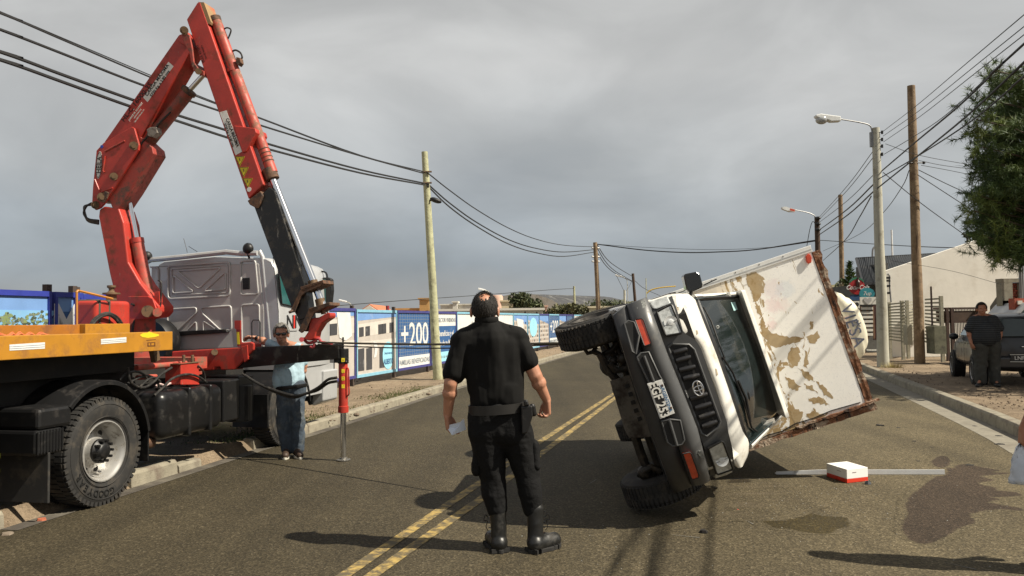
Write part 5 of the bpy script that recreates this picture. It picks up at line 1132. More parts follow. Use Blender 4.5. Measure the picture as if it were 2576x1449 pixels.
for i in range(len(bounds) - 1):
    a, b = bounds[i], bounds[i + 1]; mid = (a + b) / 2
    fm = [DB, LB][(i * 5 + 1) % 7 in (0, 3, 5)]
    if abs(a - fs_at(893)) < .01: fm = LB; kd = 'B'
    elif abs(a - fs_at(997)) < .01: fm = DB; kd = 'C'
    elif abs(a - fs_at(1081)) < .01: fm = DB; kd = 'D'
    elif abs(a - fs_at(1147)) < .01: fm = LB; kd = 'E'
    elif abs(a - fs_at(1290)) < .01: fm = LB; kd = 'F'
    elif abs(a - fs_at(1326)) < .01: fm = LB; kd = 'F2'
    elif abs(a - fs_at(1355)) < .01: fm = DB; kd = 'F'
    elif abs(a - fs_at(1380)) < .01: fm = LB; kd = 'C'
    elif a < fs_at(893): kd = 'A'; fm = RB if a < fs_at(500) else DB
    else: kd = 'FGCDF'[i % 5]
    P_ = Panel(a, b, fm, WHP)
    if kd in 'AB' and a > fs_at(420):
        building_print(P_, i)
        if kd == 'B': oval_(P_, .78, .26, .15, .24, OVL); P_.t('Conoce tu nueva casa', .78, .3, .10, NAVY, xs=.6, k=7); P_.t('ALBERTO', .78, .15, .20, NAVY, xs=.75, k=7, off=.003); P_.q([(.38, .52), (.48, .50), (.50, .38), (.46, .26), (.40, .24), (.43, .38)], WHP, 'torn_paper', 6)
    elif kd in ('F', 'G', 'F2'):
        building_print(P_, i, True)
        if kd == 'F2': oval_(P_, .5, .62, .35, .3, OVL)
        if i % 3 == 0: P_.q([(.2, .9), (.7, .85), (.75, .3), (.4, .25)], WHP, 'torn_paper', 6)
    elif kd == 'C': panel200(P_)
    elif kd == 'D': panelD(P_)
    elif kd == 'E': panelE(P_)
    elif kd == 'A':
        if a >= fs_at(200) - .02: P_.r(0, 0, 1, 1, NAVY, k=1); P_.q([(.3, 0), (1, 0), (1, 1), (.5, 1)], GRN, k=2)
        else: P_.r(0, 0, 1, 1, SKY_, k=1)
    if kd == 'A' and mid > fs_at(600): P_.q([(.72, .98), (.93, .98), (.96, .62), (.86, .55), (.76, .60)], WHP, 'torn_paper', 6)
# the panel seen above the truck deck: printed sky, trees, dark arc and a big M
y_ = -.016
def fp_(pts, m, k, name='print'):
    mb = MB(); mb.prism([FR.at(x, y, 1, y_ - .002 * k) for x, y in pts], (0, .0015, 0)); return mb.build(name, m, fence)
fp_([(-60, 778), (150, 782), (125, 800), (112, 838), (-60, 850)], pc('pale_sky', (.20, .42, .66)), 1)
pcg = [pc('leaf_dark', (.06, .08, .05)), pc('leaf_pale', (.20, .26, .11)), pc('leaf_grey', (.16, .19, .14))]
rn = random.Random(3)
mbs = [MB(), MB(), MB()]
for k in range(230):
    x = rn.uniform(-30, 125); top = 800 - 16 * math.exp(-((x - 20) / 18) ** 2) - 20 * math.exp(-((x - 100) / 28) ** 2); y = rn.uniform(top, 845); r_ = rn.uniform(2.5, 6)
    pts = [FR.at(x + r_ * math.cos(a_ * 1.05) * rn.uniform(.5, 1.2), y + r_ * math.sin(a_ * 1.05) * rn.uniform(.5, 1.2), 1, y_ - .004 - .00001 * k) for a_ in range(6)]
    mbs[rn.randrange(3)].add(pts, [(0, 1, 2, 3, 4, 5)])
for m_, c_ in zip(mbs, pcg): o_ = m_.build('printed_foliage', c_, fence, fix=False); o_['kind'] = 'stuff'
fp_([(152, 784), (200, 784), (200, 850), (112, 850), (116, 830), (126, 808), (138, 794)], NAVY, 4)
c_ = FR.at(167, 822, 1, y_ - .014); text('M', .78, MX(c_, (1, 0, 0), (0, 0, 1)), WHP, parent=fence, ext=.001, xs=.8, off=.015)
# ================================================================== timber poles, lamps and wires
WOOD = mat('pole_timber', (.235, .165, .10), .85, dirt=((.14, .09, .05), .45, 3), vary=.3, vscale=5, scratch=((.08, .05, .03), .60, 10, (1, 1, .05)), bump=(18, .5, .02))
WGRN = mat('pale_green_timber', (.42, .42, .26), .8, dirt=((.25, .24, .15), .4, 3), vary=.18, vscale=4, scratch=((.16, .15, .09), .62, 12, (1, 1, .05)), bump=(18, .4, .02))
WDRK = mat('dark_timber', (.06, .035, .022), .85, vary=.3, scratch=((.02, .015, .01), .58, 10, (1, 1, .05)))
CPOL = mat('concrete_pole', (.44, .43, .36), .85, dirt=((.26, .24, .18), .35, 3), vary=.1, bump=(40, .3, .008), scratch=((.3, .28, .22), .62, 8, (1, 1, .06)))
WIRE = mat('black_wire', (.016, .016, .017), .6)
def pole(name, label, cat, top, base_px, zb_=.10, r0=.11, r1=.09, m=WOOD, group=None, Y=None, n=14):
    base = G(*base_px, zb_) if Y is None else Vector((P(*base_px, Y).x, Y, zb_))
    tp = P(top[0], top[1], base.y)
    root = thing(name, label, cat, loc=base, group=group)
    mb = MB(); N_ = 10; pts = []; rs = []
    for i in range(N_ + 1):
        u = i / N_; p = (Vector((0, 0, -.15))).lerp(tp - base, u); p += Vector((noise.noise(Vector((u * 3, base.x, 0))) * .03, noise.noise(Vector((u * 3, 0, base.y))) * .03, 0)) * math.sin(math.pi * u); pts.append(p); rs.append((r0 + (r1 - r0) * u) * random.uniform(.97, 1.03))
    mb.tube(pts, rs, n); mb.build('shaft', m, root, smooth=True); return root, base, tp
p1_, b1, t1 = pole('utility_pole', 'pale greenish timber pole on the left dirt path', 'pole', (1068, 382), (1103, 955), m=WGRN, r0=.13, r1=.085)
lp = P(1096, 504, b1.y - .3) - b1
mb = MB(); mb.ball(lp, .10, 14, 8, (1.7, 1, .7), Matrix.Rotation(R(20), 3, 'Y')); mb.tube([lp - Vector((.12, -.2, -.03)), lp - Vector((.3, -.3, -.05))], .025); mb.build('lamp_head', BPL, p1_, smooth=True)
mb = MB()
for y__ in (432, 460): c_ = P(1073, y__, b1.y - .1) - b1; mb.cyl(c_ - Vector((.14, 0, 0)), c_ + Vector((.14, 0, 0)), .025, 8)
mb.build('wire_clamp', BRZ, p1_)
p2_, b2_, t2 = pole('utility_pole', 'brown timber pole rising behind the far end of the hoarding', 'pole', (1497, 610), (1509, 835), m=WOOD, Y=50, r0=.16, r1=.13)
for z_ in (.35, .9, 1.2):
    mb = MB(); c_ = (t2 - b2_) - Vector((-.02, .0, z_)); mb.cyl(c_ - Vector((.24, .1, 0)), c_ + Vector((.24, .1, 0)), .06, 8); mb.build('insulator', mat('insulator_grey', (.35, .34, .32), .4), p2_)
p3_, b3, t3 = pole('utility_pole', 'short dark timber pole in front of the vaulted dark roof', 'pole', (1592, 688), (1604, 815), m=WDRK, Y=84, r0=.17, r1=.14)
pole('utility_pole', 'thin pale pole among the bushes beyond the hoarding', 'pole', (1444, 720), (1448, 812), m=WGRN, Y=90, r0=.13, r1=.11, n=8)
pole('utility_pole', 'thin grey pole beside the vaulted dark roof', 'pole', (1571, 730), (1573, 815), m=CPOL, Y=80, r0=.13, r1=.12, n=8)
pole('utility_pole', 'hair-thin mast just left of the fallen truck', 'mast', (1625, 700), (1627, 815), m=WGRN, Y=95, r0=.07, r1=.05, n=6)
pole('utility_pole', 'stub of a dark pole beyond the hoarding near the truck mirror', 'pole', (845, 772), (847, 822), m=WDRK, Y=60, r0=.08, r1=.07, n=6)
# wires: (pixel, pixel, metres away)
def wire(name, label, pts, r, group='overhead wires', ntop=4):
    q = [P(x, y, Y) for x, y, Y in pts]; mb = MB()
    if pts[0][0] < -200: q.insert(0, q[0] + (q[0] - q[1]).normalized() * 14)      # runs on to the poles behind the viewer
    if pts[-1][2] < 15: q.append(q[-1] + (q[-1] - q[-2]).normalized() * 14)
    mb.tube(bez(q, 5), r, 5); o = mb.build(name, WIRE, smooth=True, fix=False); tag(o, label, 'wire', group); return o
def yl(px):  # depth of the left wire run
    return onplane(px, 300, b1, Vector((math.cos(R(14.5)), -math.sin(R(14.5)), 0))).y
def lw(pts, r, label): return wire('overhead_wire', label, [(x, y, yl(x)) for x, y in pts], r, 'wires above the crane')
lw([(-260, -60), (0, 33), (158, 100), (378, 194), (538, 259), (644, 294), (907, 392), (1066, 432)], .012, 'topmost wire crossing the sky behind the crane')
lw([(-260, -80), (0, 29), (158, 96), (378, 189), (538, 256), (644, 292), (907, 390), (1066, 431)], .007, 'thin strand hugging the topmost wire behind the crane')
lw([(-260, -20), (0, 74), (158, 135), (362, 215), (544, 276), (652, 314), (907, 392), (1066, 436)], .017, 'second thick wire from the top behind the crane')
lw([(-260, 50), (0, 130), (158, 188), (334, 251), (448, 290), (562, 325), (672, 361), (907, 427), (1068, 461)], .021, 'third thick wire, upper one of the lower pair behind the crane')
lw([(-260, 72), (0, 150), (158, 206), (327, 267), (440, 302), (570, 345), (672, 374), (907, 435), (1068, 465)], .021, 'lowest thick wire behind the crane')
Yb = b1.y; ym = lambda t_: 1 / ((1 - t_) / Yb + t_ / 50)
def mw(pts, r, label): return wire('overhead_wire', label, [(x, y, ym((x - 1080) / 415)) for x, y in pts], r, 'wires between the pale pole and the brown pole')
mw([(1072, 432), (1130, 478), (1200, 528), (1280, 574), (1350, 602), (1420, 617), (1496, 621)], .018, 'upper sagging wire right of the pale green pole')
mw([(1074, 461), (1130, 510), (1200, 560), (1280, 603), (1350, 625), (1420, 634), (1496, 628)], .022, 'middle sagging wire right of the pale green pole')
mw([(1074, 466), (1130, 520), (1200, 570), (1280, 614), (1350, 636), (1420, 645), (1496, 634)], .022, 'lowest sagging wire right of the pale green pole')
wire('overhead_wire', 'long wire crossing above the road to the right hand poles', [(1500, 614, 50), (1620, 629, 49), (1720, 635, 48), (1800, 634, 47.5), (1900, 628, 47), (2052, 606, 46)], .035)
wire('overhead_wire', 'faint upper wire crossing above the road', [(1500, 614, 50), (1620, 622, 49), (1800, 628, 48), (1960, 620, 47), (2052, 604, 46)], .012)
for i, (y0, ym_, y1) in enumerate(((612, 672, 696), (620, 685, 708), (632, 690, 709))): wire('overhead_wire', ['upper', 'middle', 'lower'][i] + ' steep wire between the brown and the dark short pole', [(1500, y0, 50), (1525, (y0 + ym_) / 2 + 8, 58), (1552, ym_, 68), (1592, y1, 84)], .03)
wire('overhead_wire', 'drooping service wire at the dark short pole', [(1590, 706, 84), (1580, 725, 82), (1571, 732, 80), (1560, 712, 74), (1550, 692, 70)], .02)
wire('overhead_wire', 'thin wire running over the low buildings at left', [(825, 771, 60), (1000, 757, 65), (1200, 743, 72), (1400, 728, 85), (1444, 726, 90)], .028)
wire('overhead_wire', 'thin wire from the dark short pole towards the fallen truck', [(1597, 706, 84), (1625, 728, 84), (1700, 760, 86)], .025)
# distant lamp heads
LH = mat('lamp_white', (.75, .75, .74), .4)
for (x, y, Y, lab) in ((862, 757, 70, 'tiny white lamp head above the tiled roof at left'), (1212, 728, 75, 'tiny white lamp head above the policeman'), (1556, 694, 82, 'tiny white lamp head by the dark short pole')):
    c_ = P(x, y, Y); r_ = thing('street_lamp', lab, 'street lamp', loc=(c_.x + .9, c_.y, 0))
    mb = MB(); mb.box((-.9, 0, c_.z), (.7, .25, .16), Matrix.Rotation(R(14), 3, 'Y')); mb.build('lamp_head', LH, r_, bev=.04)
    mb = MB(); mb.tube(bez([(-.6, 0, c_.z - .05), (-.2, 0, c_.z - .3), (0, 0, c_.z - 1), (0, 0, .2)]), .035, 6); mb.build('lamp_post', CPOL, r_)
# ================================================================== low buildings and bushes beyond the hoarding
def slab(name, label, px, Y, dep, m, cat='building', roof=None, base=0, windows=0, gable=False, rm=None):
    x0, y0, x1, y1 = px; a = P(x0, y0, Y); b = P(x1, y0, Y); zt_ = a.z
    r_ = thing(name, label, cat, loc=((a.x + b.x) / 2, Y, 0)); w = b.x - a.x
    mb = MB(); mb.bb((-w / 2, 0, base), (w / 2, dep, zt_ if not gable else zt_ * .8)); mb.build('wall', m, r_)
    if gable:
        h_ = zt_; e = zt_ * .75; mb = MB(); mb.prism([(-w / 2 - .3, -.3, e), (0, -.3, h_ + .2), (w / 2 + .3, -.3, e)], (0, .2, 0)); mb.build('gable', m, r_)
        mb = MB(); mb.add([(-w / 2 - .3, -.1, e), (0, -.1, h_ + .25), (w / 2 + .3, -.1, e), (-w / 2 - .3, dep, e), (0, dep, h_ + .25), (w / 2 + .3, dep, e)], [(0, 1, 4, 3), (1, 2, 5, 4)]); mb.build('roof', rm, r_, solid=.15)
    else: mb = MB(); mb.bb((-w / 2 - .15, -.15, zt_), (w / 2 + .15, dep, zt_ + .18)); mb.build('parapet', rm or m, r_)
    for k in range(windows):
        u = -w / 2 + w * (k + .5) / windows; f_ = MB(); f_.bb((u - .5, -.05, zt_ - 2.0), (u + .5, .02, zt_ - .9)); f_.build('window', mat('far_window', (.08, .09, .10), .2), r_)
    return r_
TAN = mat('ochre_render', (.46, .27, .10), .85, dirt=((.36, .21, .09), .35, .6), vary=.08); CRM = mat('cream_render', (.62, .54, .37), .85, dirt=((.45, .38, .27), .35, .5), vary=.08); WHR = mat('white_render', (.62, .60, .54), .85, dirt=((.45, .42, .36), .35, .6), vary=.06); PNK = mat('pink_tank', (.55, .36, .28), .8, vary=.1); TIL = mat('terracotta', (.45, .16, .08), .85, vary=.2); MRF = mat('pale_metal_roof', (.42, .42, .36), .6, vary=.1)
slab('house', 'ochre rendered house with a square tower behind the hoarding', (992, 780, 1082, 800), 80, 8, TAN)
slab('tower', 'square ochre tower standing on the ochre house', (1055, 754, 1079, 785), 79.5, 3, TAN, 'tower')
slab('house', 'white gabled house with a terracotta tiled roof', (898, 774, 962, 800), 75, 9, WHR, gable=True, rm=TIL)
slab('building', 'low white building left of the policeman, with a stepped roofline', (1108, 768, 1186, 800), 110, 8, WHR, windows=4)
slab('building', 'small white stair block on the low white roofline', (1139, 761, 1150, 790), 109, 3, WHR)
slab('building', 'cream building with round tanks on its roof right of the policeman', (1250, 759, 1302, 795), 100, 10, CRM, windows=2)
slab('building', 'cream wing stepping down from the tank building', (1296, 768, 1330, 795), 98, 8, CRM)
slab('warehouse', 'long low shed with a pale metal roof right behind the hoarding', (1100, 783, 1366, 800), 66, 10, MRF, rm=WHR)
slab('building', 'small pinkish block between the two groups of bushes', (1352, 772, 1376, 800), 95, 6, PNK)
slab('wall', 'pale block wall beyond the far end of the hoarding', (1482, 775, 1560, 800), 78, 1, CRM, 'wall')
slab('building', 'flat cream block left of the fallen truck mirror', (1612, 772, 1680, 800), 100, 5, CRM)
for x in (1236, 1250):
    c_ = P(x, 742, 100); mb = MB(); mb.lathe([(.001, 0), (.6, 0), (.75, -.25), (.75, -2.2), (.001, -2.2)], (c_.x, 100.5, c_.z), (0, 0, 1), 16); o = mb.build('water_tank', PNK, smooth=True); tag(o, ('left' if x < 1240 else 'right') + ' of two round pink water tanks on the cream roof', 'water tank', 'water tanks')
for (x, y) in ((975, 769), (874, 777)):
    c_ = P(x, y, 74); mb = MB(); mb.cyl((c_.x, 74, c_.z), (c_.x, 74, 0), .16, 10); o = mb.build('chimney_pipe', mat('red_pipe', (.25, .02, .03), .6) if x > 900 else WDRK); tag(o, 'short %s pipe sticking up behind the blue hoarding' % ('red' if x > 900 else 'dark'), 'pipe')
# vaulted dark shed
VR = mat('dark_sheet_roof', (.045, .045, .048), .7, dirt=((.16, .16, .15), .36, .35), vary=.25, scratch=((.16, .16, .15), .62, .5))
a = P(1417, 768, 130); b = P(1600, 760, 150); r_ = thing('shed', 'big shed with a dark vaulted metal roof behind the bushes', 'shed', loc=(a.x, a.y, 0))
ax_ = Vector((b.x - a.x, b.y - a.y, 0)); nr_ = Vector((-ax_.y, ax_.x, 0)).normalized(); mb = MB(); H_ = 6.6
def vf(u, v):
    an = math.pi * v; e = ax_ * u; return e + nr_ * (9 - 9 * math.cos(an)) + Vector((0, 0, 2.6 + 3.6 * math.sin(an)))
mb.grid(vf, 24, 14); mb.build('roof', VR, r_, smooth=True)
mb = MB(); mb.add([vf(0, k / 14) for k in range(15)], [tuple(range(15))]); mb.add([(0, 0, 0), tuple(nr_ * 18), tuple(nr_ * 18 + Vector((0, 0, 2.6))), (0, 0, 2.6)], [(0, 1, 2, 3)]); mb.add([(0, 0, 0), tuple(ax_), tuple(ax_ + Vector((0, 0, 2.6))), (0, 0, 2.6)], [(0, 1, 2, 3)]); mb.build('wall', WHR, r_)
# foliage
def leafmat(name, a, b_, c_=None):
    m = bpy.data.materials.new(name); m.use_nodes = True; t = m.node_tree; b = t.nodes['Principled BSDF']; l = t.links.new
    oi = t.nodes.new('ShaderNodeTexNoise'); oi.inputs['Scale'].default_value = 1.3; oi.inputs['Detail'].default_value = 6; g = t.nodes.new('ShaderNodeNewGeometry'); l(g.outputs['Position'], oi.inputs['Vector'])
    rp = t.nodes.new('ShaderNodeValToRGB'); ramp(rp, [(.3, a), (.5, b_), (.7, c_ or b_)]); l(oi.outputs[0], rp.inputs[0])
    ri = t.nodes.new('ShaderNodeMixRGB'); ri.blend_type = 'MULTIPLY'; ri.inputs[0].default_value = 1; r2_ = t.nodes.new('ShaderNodeMapRange'); r2_.inputs['To Min'].default_value = .6; r2_.inputs['To Max'].default_value = 1.4
    l(g.outputs['Random Per Island'], r2_.inputs[0]); l(rp.outputs[0], ri.inputs[1]); l(r2_.outputs[0], ri.inputs[2]); l(ri.outputs[0], b.inputs['Base Color'])
    b.inputs['Roughness'].default_value = .65; b.inputs['Subsurface Weight'].default_value = 0; return m
LF = leafmat('bush_leaf', (.030, .045, .018), (.055, .07, .026), (.10, .10, .035)); LF2 = leafmat('dusty_leaf', (.05, .06, .025), (.085, .085, .035), (.13, .12, .05))
BARK = mat('bark', (.07, .05, .035), .9, vary=.3, bump=(20, .8, .02))
def bush(name, label, cat, c, rad, n, leaf, m, seed, trunk=True, group=None, up=0):
    rn = random.Random(seed); root = thing(name, label, cat, loc=(c[0], c[1], 0), group=group); mb = MB(); cz = c[2]
    blobs = [(Vector((rn.uniform(-.7, .7) * rad[0], rn.uniform(-.6, .6) * rad[1], cz + rn.uniform(-.55, .65) * rad[2])), rn.uniform(.3, .55)) for _ in range(14)]
    for _ in range(n):
        bc, br = rn.choice(blobs); v = Vector((rn.gauss(0, 1), rn.gauss(0, 1), rn.gauss(0, 1))).normalized() * rn.uniform(.6, 1) ** .5
        p = bc + Vector((v.x * rad[0] * br, v.y * rad[1] * br, v.z * rad[2] * br)); s_ = leaf * rn.uniform(.6, 1.5)
        e = Vector((rn.gauss(0, 1), rn.gauss(0, 1), rn.gauss(0, 1) + up)).normalized(); f_ = e.cross(Vector((rn.gauss(0, 1), rn.gauss(0, 1), rn.gauss(0, 1)))).normalized()
        mb.add([p - e * s_, p + f_ * s_ * .35, p + e * s_, p - f_ * s_ * .35], [(0, 1, 2, 3)])
    mb.build('crown', m, root, fix=False)
    mb = MB()
    for k in range(5): bc = blobs[k][0]; mb.tube([(bc.x * .1, bc.y * .1, 0), (bc.x * .5, bc.y * .5, bc.z * .5), tuple(bc)], [.09, .06, .02], 6)
    mb.build('trunk', BARK, root); return root
for k, (x, y0, y1, w, Y, m_) in enumerate(((1310, 738, 800, 30, 84, LF), (1345, 755, 800, 26, 82, LF), (1408, 766, 806, 34, 80, LF2), (1452, 768, 806, 38, 79, LF2), (1520, 757, 790, 45, 120, LF), (1575, 760, 790, 35, 118, LF), (1500, 790, 812, 30, 76, LF2), (1545, 792, 812, 30, 74, LF2))):
    a = P(x, y0, Y); b = P(x, y1, Y); w_ = w * Y / 2000
    bush('bush', ['tall dark leafed bush just right of the policeman', 'rounded green bush behind the pale shed roof', 'dusty olive bush left of the thin pale pole', 'dusty olive bush right of the thin pale pole', 'dark bush against the vaulted roof, left one', 'dark bush against the vaulted roof, right one', 'low dusty scrub by the pale block wall', 'low dusty scrub in front of the pale block wall'][k], 'bush', (a.x, a.y, (a.z + b.z) / 2), (w_, w_, (a.z - b.z) / 2 + .2), 1500, .20, m_, k, up=.6)
# low far hill on the right
mb = MB(); hl = []
c_ = P(2090, 694, 420)
def hf(u, v):
    x = -250 + 620 * u; y = 330 + 260 * v; h = 21 * math.sin(math.pi * v) * math.exp(-((x - 210) / 190) ** 2) + 2.5 * noise.noise(Vector((x * .02, y * .02, 0))) * math.sin(math.pi * v); return Vector((x, y, h - .5))
mb.grid(hf, 60, 16); o = mb.build('hill', dirt_mat('dry_hill', (.10, .09, .05), (.16, .14, .075), (.22, .19, .10)), smooth=True); o['kind'] = 'structure'
# ================================================================== right hand side of the street
zs = lambda x, y: (1933.7 + x * .5994, 157.9 + y * .5994)
cp, bc_, tc_ = pole('street_lamp', 'tall white concrete lamp post beside the right kerb', 'street lamp', (2203, 322), (2222, 922), zb_=.13, r0=.185, r1=.115, m=CPOL)
arm = [P(*zs(*p), bc_.y) - bc_ for p in ((436, 330), (433, 285), (422, 262), (380, 250), (298, 236))]
mb = MB(); mb.tube(bez(arm), .022, 8); mb.build('lamp_arm', mat('galvanised', (.25, .25, .25), .5, .5), cp, smooth=True)
mb = MB(); q = [P(*zs(*p), bc_.y) - bc_ for p in ((192, 222), (215, 216), (255, 222), (298, 227), (299, 248), (258, 250), (245, 244), (196, 232))]
q = [p + Vector((0, -.11, 0)) for p in q]; mb.prism(q, (0, .22, 0)); lh = mb.build('lamp_head', mat('lamp_shell', (.66, .67, .66), .35), cp, bev=.03, seg=3)
c_ = P(*zs(222, 240), bc_.y) - bc_; mb = MB(); mb.ball(c_, .19, 20, 10, (1.0, .75, .72)); mb.build('lamp_bowl', mat('lamp_bowl_glass', (.35, .36, .36), .1, vary=.1, coat=1), cp, smooth=True)
for y_ in (292, 322, 350, 384):
    c_ = P(*zs(476, y_), bc_.y - .1) - bc_; mb = MB(); mb.cyl(c_ + Vector((0, 0, -.05)), c_ + Vector((0, 0, .05)), .035, 8); mb.cyl(c_ - Vector((.2, 0, 0)), c_, .012, 6); mb.build('insulator', BPL, cp)
mb = MB(); mb.bb(P(*zs(428, 290), bc_.y - .05) - bc_, P(*zs(440, 355), bc_.y + .05) - bc_); mb.build('bracket', mat('galvanised', (.25, .25, .25)), cp)
bp_, bb_, tb_ = pole('utility_pole', 'tall brown timber pole just right of the white lamp post', 'pole', (2292, 216), (2314, 915), zb_=.13, r0=.165, r1=.125, m=WOOD)
mb = MB(); c_ = P(*zs(612, 420), bb_.y - .1) - bb_; mb.cyl(c_ - Vector((.25, 0, 0)), c_ + Vector((.35, 0, 0)), .02, 6); mb.ball(c_ + Vector((.3, 0, 0)), .05, 8, 6); mb.build('insulator', BPL, bp_)
b4, bb4, t4 = pole('utility_pole', 'brown timber pole between the lamp posts, behind the box body', 'pole', (2114, 490), (2119, 830), Y=50, r0=.17, r1=.13, m=WOOD, zb_=.13)
l2, bl2, tl2 = pole('street_lamp', 'dark lamp post with an orange stripe on its lamp, behind the box body', 'street lamp', (2055, 546), (2062, 850), Y=46, r0=.19, r1=.14, m=WDRK, zb_=.13)
arm = [P(*zs(*p), 46) - bl2 for p in ((196, 655), (190, 640), (160, 628), (112, 618))]; mb = MB(); mb.tube(bez(arm), .03, 6); mb.build('lamp_arm', MATS['galvanised'], l2)
mb = MB(); q = [P(*zs(*p), 45.9) - bl2 for p in ((56, 606), (70, 603), (112, 615), (112, 625), (90, 625), (60, 614))]; mb.prism(q, (0, .25, 0)); mb.build('lamp_head', mat('lamp_shell', (.66, .67, .66)), l2)
mb = MB(); q = [P(*zs(*p), 45.85) - bl2 for p in ((90, 611), (110, 616), (110, 624), (90, 620))]; mb.prism(q, (0, .02, 0)); mb.build('lamp_band', AMB, l2)
for y_ in (652, 676, 700): mb = MB(); c_ = P(*zs(207, y_), 45.8) - bl2; mb.ball(c_, .17, 8, 6, (1, 1, .6)); mb.build('insulator', BPL, l2)
# wires on the right
def rw(pts, r, label, grp='wires fanning out to the top right'): return wire('overhead_wire', label, [(*zs(x, y), Y) for x, y, Y in pts], r, grp)
rw([(480, 288, 24.9), (620, 180, 20), (845, -10, 14)], .008, 'topmost thin wire leaving the white lamp post'); rw([(480, 308, 24.9), (640, 195, 20), (895, -10, 14)], .008, 'second thin wire leaving the white lamp post'); rw([(482, 332, 24.9), (640, 222, 20), (945, -18, 13)], .008, 'third thin wire leaving the white lamp post')
rw([(484, 384, 24.9), (600, 315, 21), (740, 222, 17), (1000, -15, 12.5)], .009, 'fourth thin wire leaving the white lamp post')
rw([(470, 458, 24.8), (620, 330, 20), (800, 180, 16), (985, 0, 12.5), (1040, -50, 12)], .020, 'thick black cable rising from the white lamp post to the top right')
rw([(440, 540, 24.8), (600, 412, 21), (830, 225, 15.5), (1075, -5, 12), (1120, -50, 11.5)], .020, 'thick black cable passing the brown pole to the top right')
rw([(440, 500, 24.8), (620, 395, 21), (850, 245, 15.5), (1075, 55, 12), (1130, 10, 11.5)], .016, 'lower black cable passing the brown pole to the top right')
for i, (y0, y1) in enumerate(((368, 645), (395, 655), (470, 668), (510, 700), (540, 720))): rw([(440, y0, 24.9), (330, (y0 + y1) / 2 + 10, 31), (215, y1, 46)], .012 if i < 3 else .024, ['first', 'second', 'third', 'fourth', 'fifth'][i] + ' wire from the top between the white and the dark lamp posts', 'wires between the two lamp posts')
rw([(430, 560, 24.9), (380, 650, 30), (320, 745, 40), (228, 830, 60)], .02, 'looping cable dropping left of the white lamp post')
rw([(590, 450, 25.5), (560, 520, 27), (480, 630, 35), (380, 720, 45), (228, 790, 60)], .014, 'kinked service cable behind the white lamp post')
for i, (a, b, c_) in enumerate((((490, 340), (640, 390), (915, 440)), ((630, 410), (740, 432), (905, 452)), ((640, 430), (760, 452), (905, 482)), ((630, 450), (740, 505), (860, 560)), ((625, 470), (740, 545), (840, 610)), ((480, 460), (640, 590), (840, 735)))):
    rw([(*a, 25), (*b, 25.5), (*c_, 26)], .009 if i < 3 else .013, ['highest', 'second', 'third', 'fourth', 'fifth', 'lowest'][i] + ' thin wire running right from the brown pole into the pine', 'service wires into the pine')
rw([(-5, 777, 46), (170, 748, 46), (215, 745, 46), (400, 758, 40), (600, 770, 34), (780, 777, 30)], .018, 'flat wire running behind both poles above the dark roof'); rw([(215, 735, 46), (190, 668, 46.5), (175, 690, 47), (160, 770, 48)], .02, 'tangled cable hanging at the dark lamp post')
rw([(510, 830, 26), (760, 872, 25), (975, 930, 24)], .006, 'faint wire across the white gable')
# shop with dark corrugated roof
zr = lambda x, y: (2052 + x * .2942, 568 + y * .2942)
CORR = mat('dark_corrugated', (.05, .055, .062), .45, .3, dirt=((.09, .09, .09), .3, 1.2), vary=.15)
Ys = 36
sh = thing('shop', 'small shop with a dark corrugated sloping roof beyond the white lamp post', 'shop', loc=(P(2200, 800, Ys).x, Ys, .13)); So = Vector(sh.location)
A_, B_, C_, D_ = P(*zr(345, 280), Ys + 2.6) - So, P(*zr(1100, 236), Ys + 3.2) - So, P(*zr(1040, 262), Ys - 1) - So, P(*zr(408, 498), Ys - 1) - So
C_ = P(*zr(900, 470), Ys - 1) - So
mb = MB(); n_ = 46
def rf(u, v):
    p = A_.lerp(B_, u).lerp(D_.lerp(C_, u), v); k = (u * n_) % 1; return p + Vector((0, 0, .05 if .38 < k < .62 else 0))
mb.grid(rf, n_ * 4, 2); mb.build('roof', CORR, sh, solid=.03)
mb = MB(); mb.tube([A_, B_], .07, 4); mb.tube([D_, C_], .06, 4); mb.tube([A_, D_], .06, 4); mb.build('roof_trim', mat('charcoal_trim', (.03, .03, .033), .5), sh)
SW = mat('shop_wall', (.10, .095, .085), .85, dirt=((.05, .045, .04), .4, 2)); mb = MB(); mb.bb((D_.x, 0, 0), (C_.x, 3, D_.z)); mb.bb((A_.x + .15, .2, 0), (A_.x + .4, 3, A_.z - .4)); mb.build('wall', SW, sh)
mb = MB(); mb.bb(P(*zr(490, 680), Ys - 1) - So, P(*zr(540, 975), Ys - .9) - So); mb.build('door', mat('maroon_door', (.05, .018, .014), .5), sh)
for (x0, x1) in ((500, 512), (518, 530)): mb = MB(); mb.bb(P(*zr(x0, 770), Ys - 1.02) - So, P(*zr(x1, 960), Ys - 1.0) - So); mb.build('door_panel', mat('door_panel_brown', (.10, .04, .03), .5), sh)
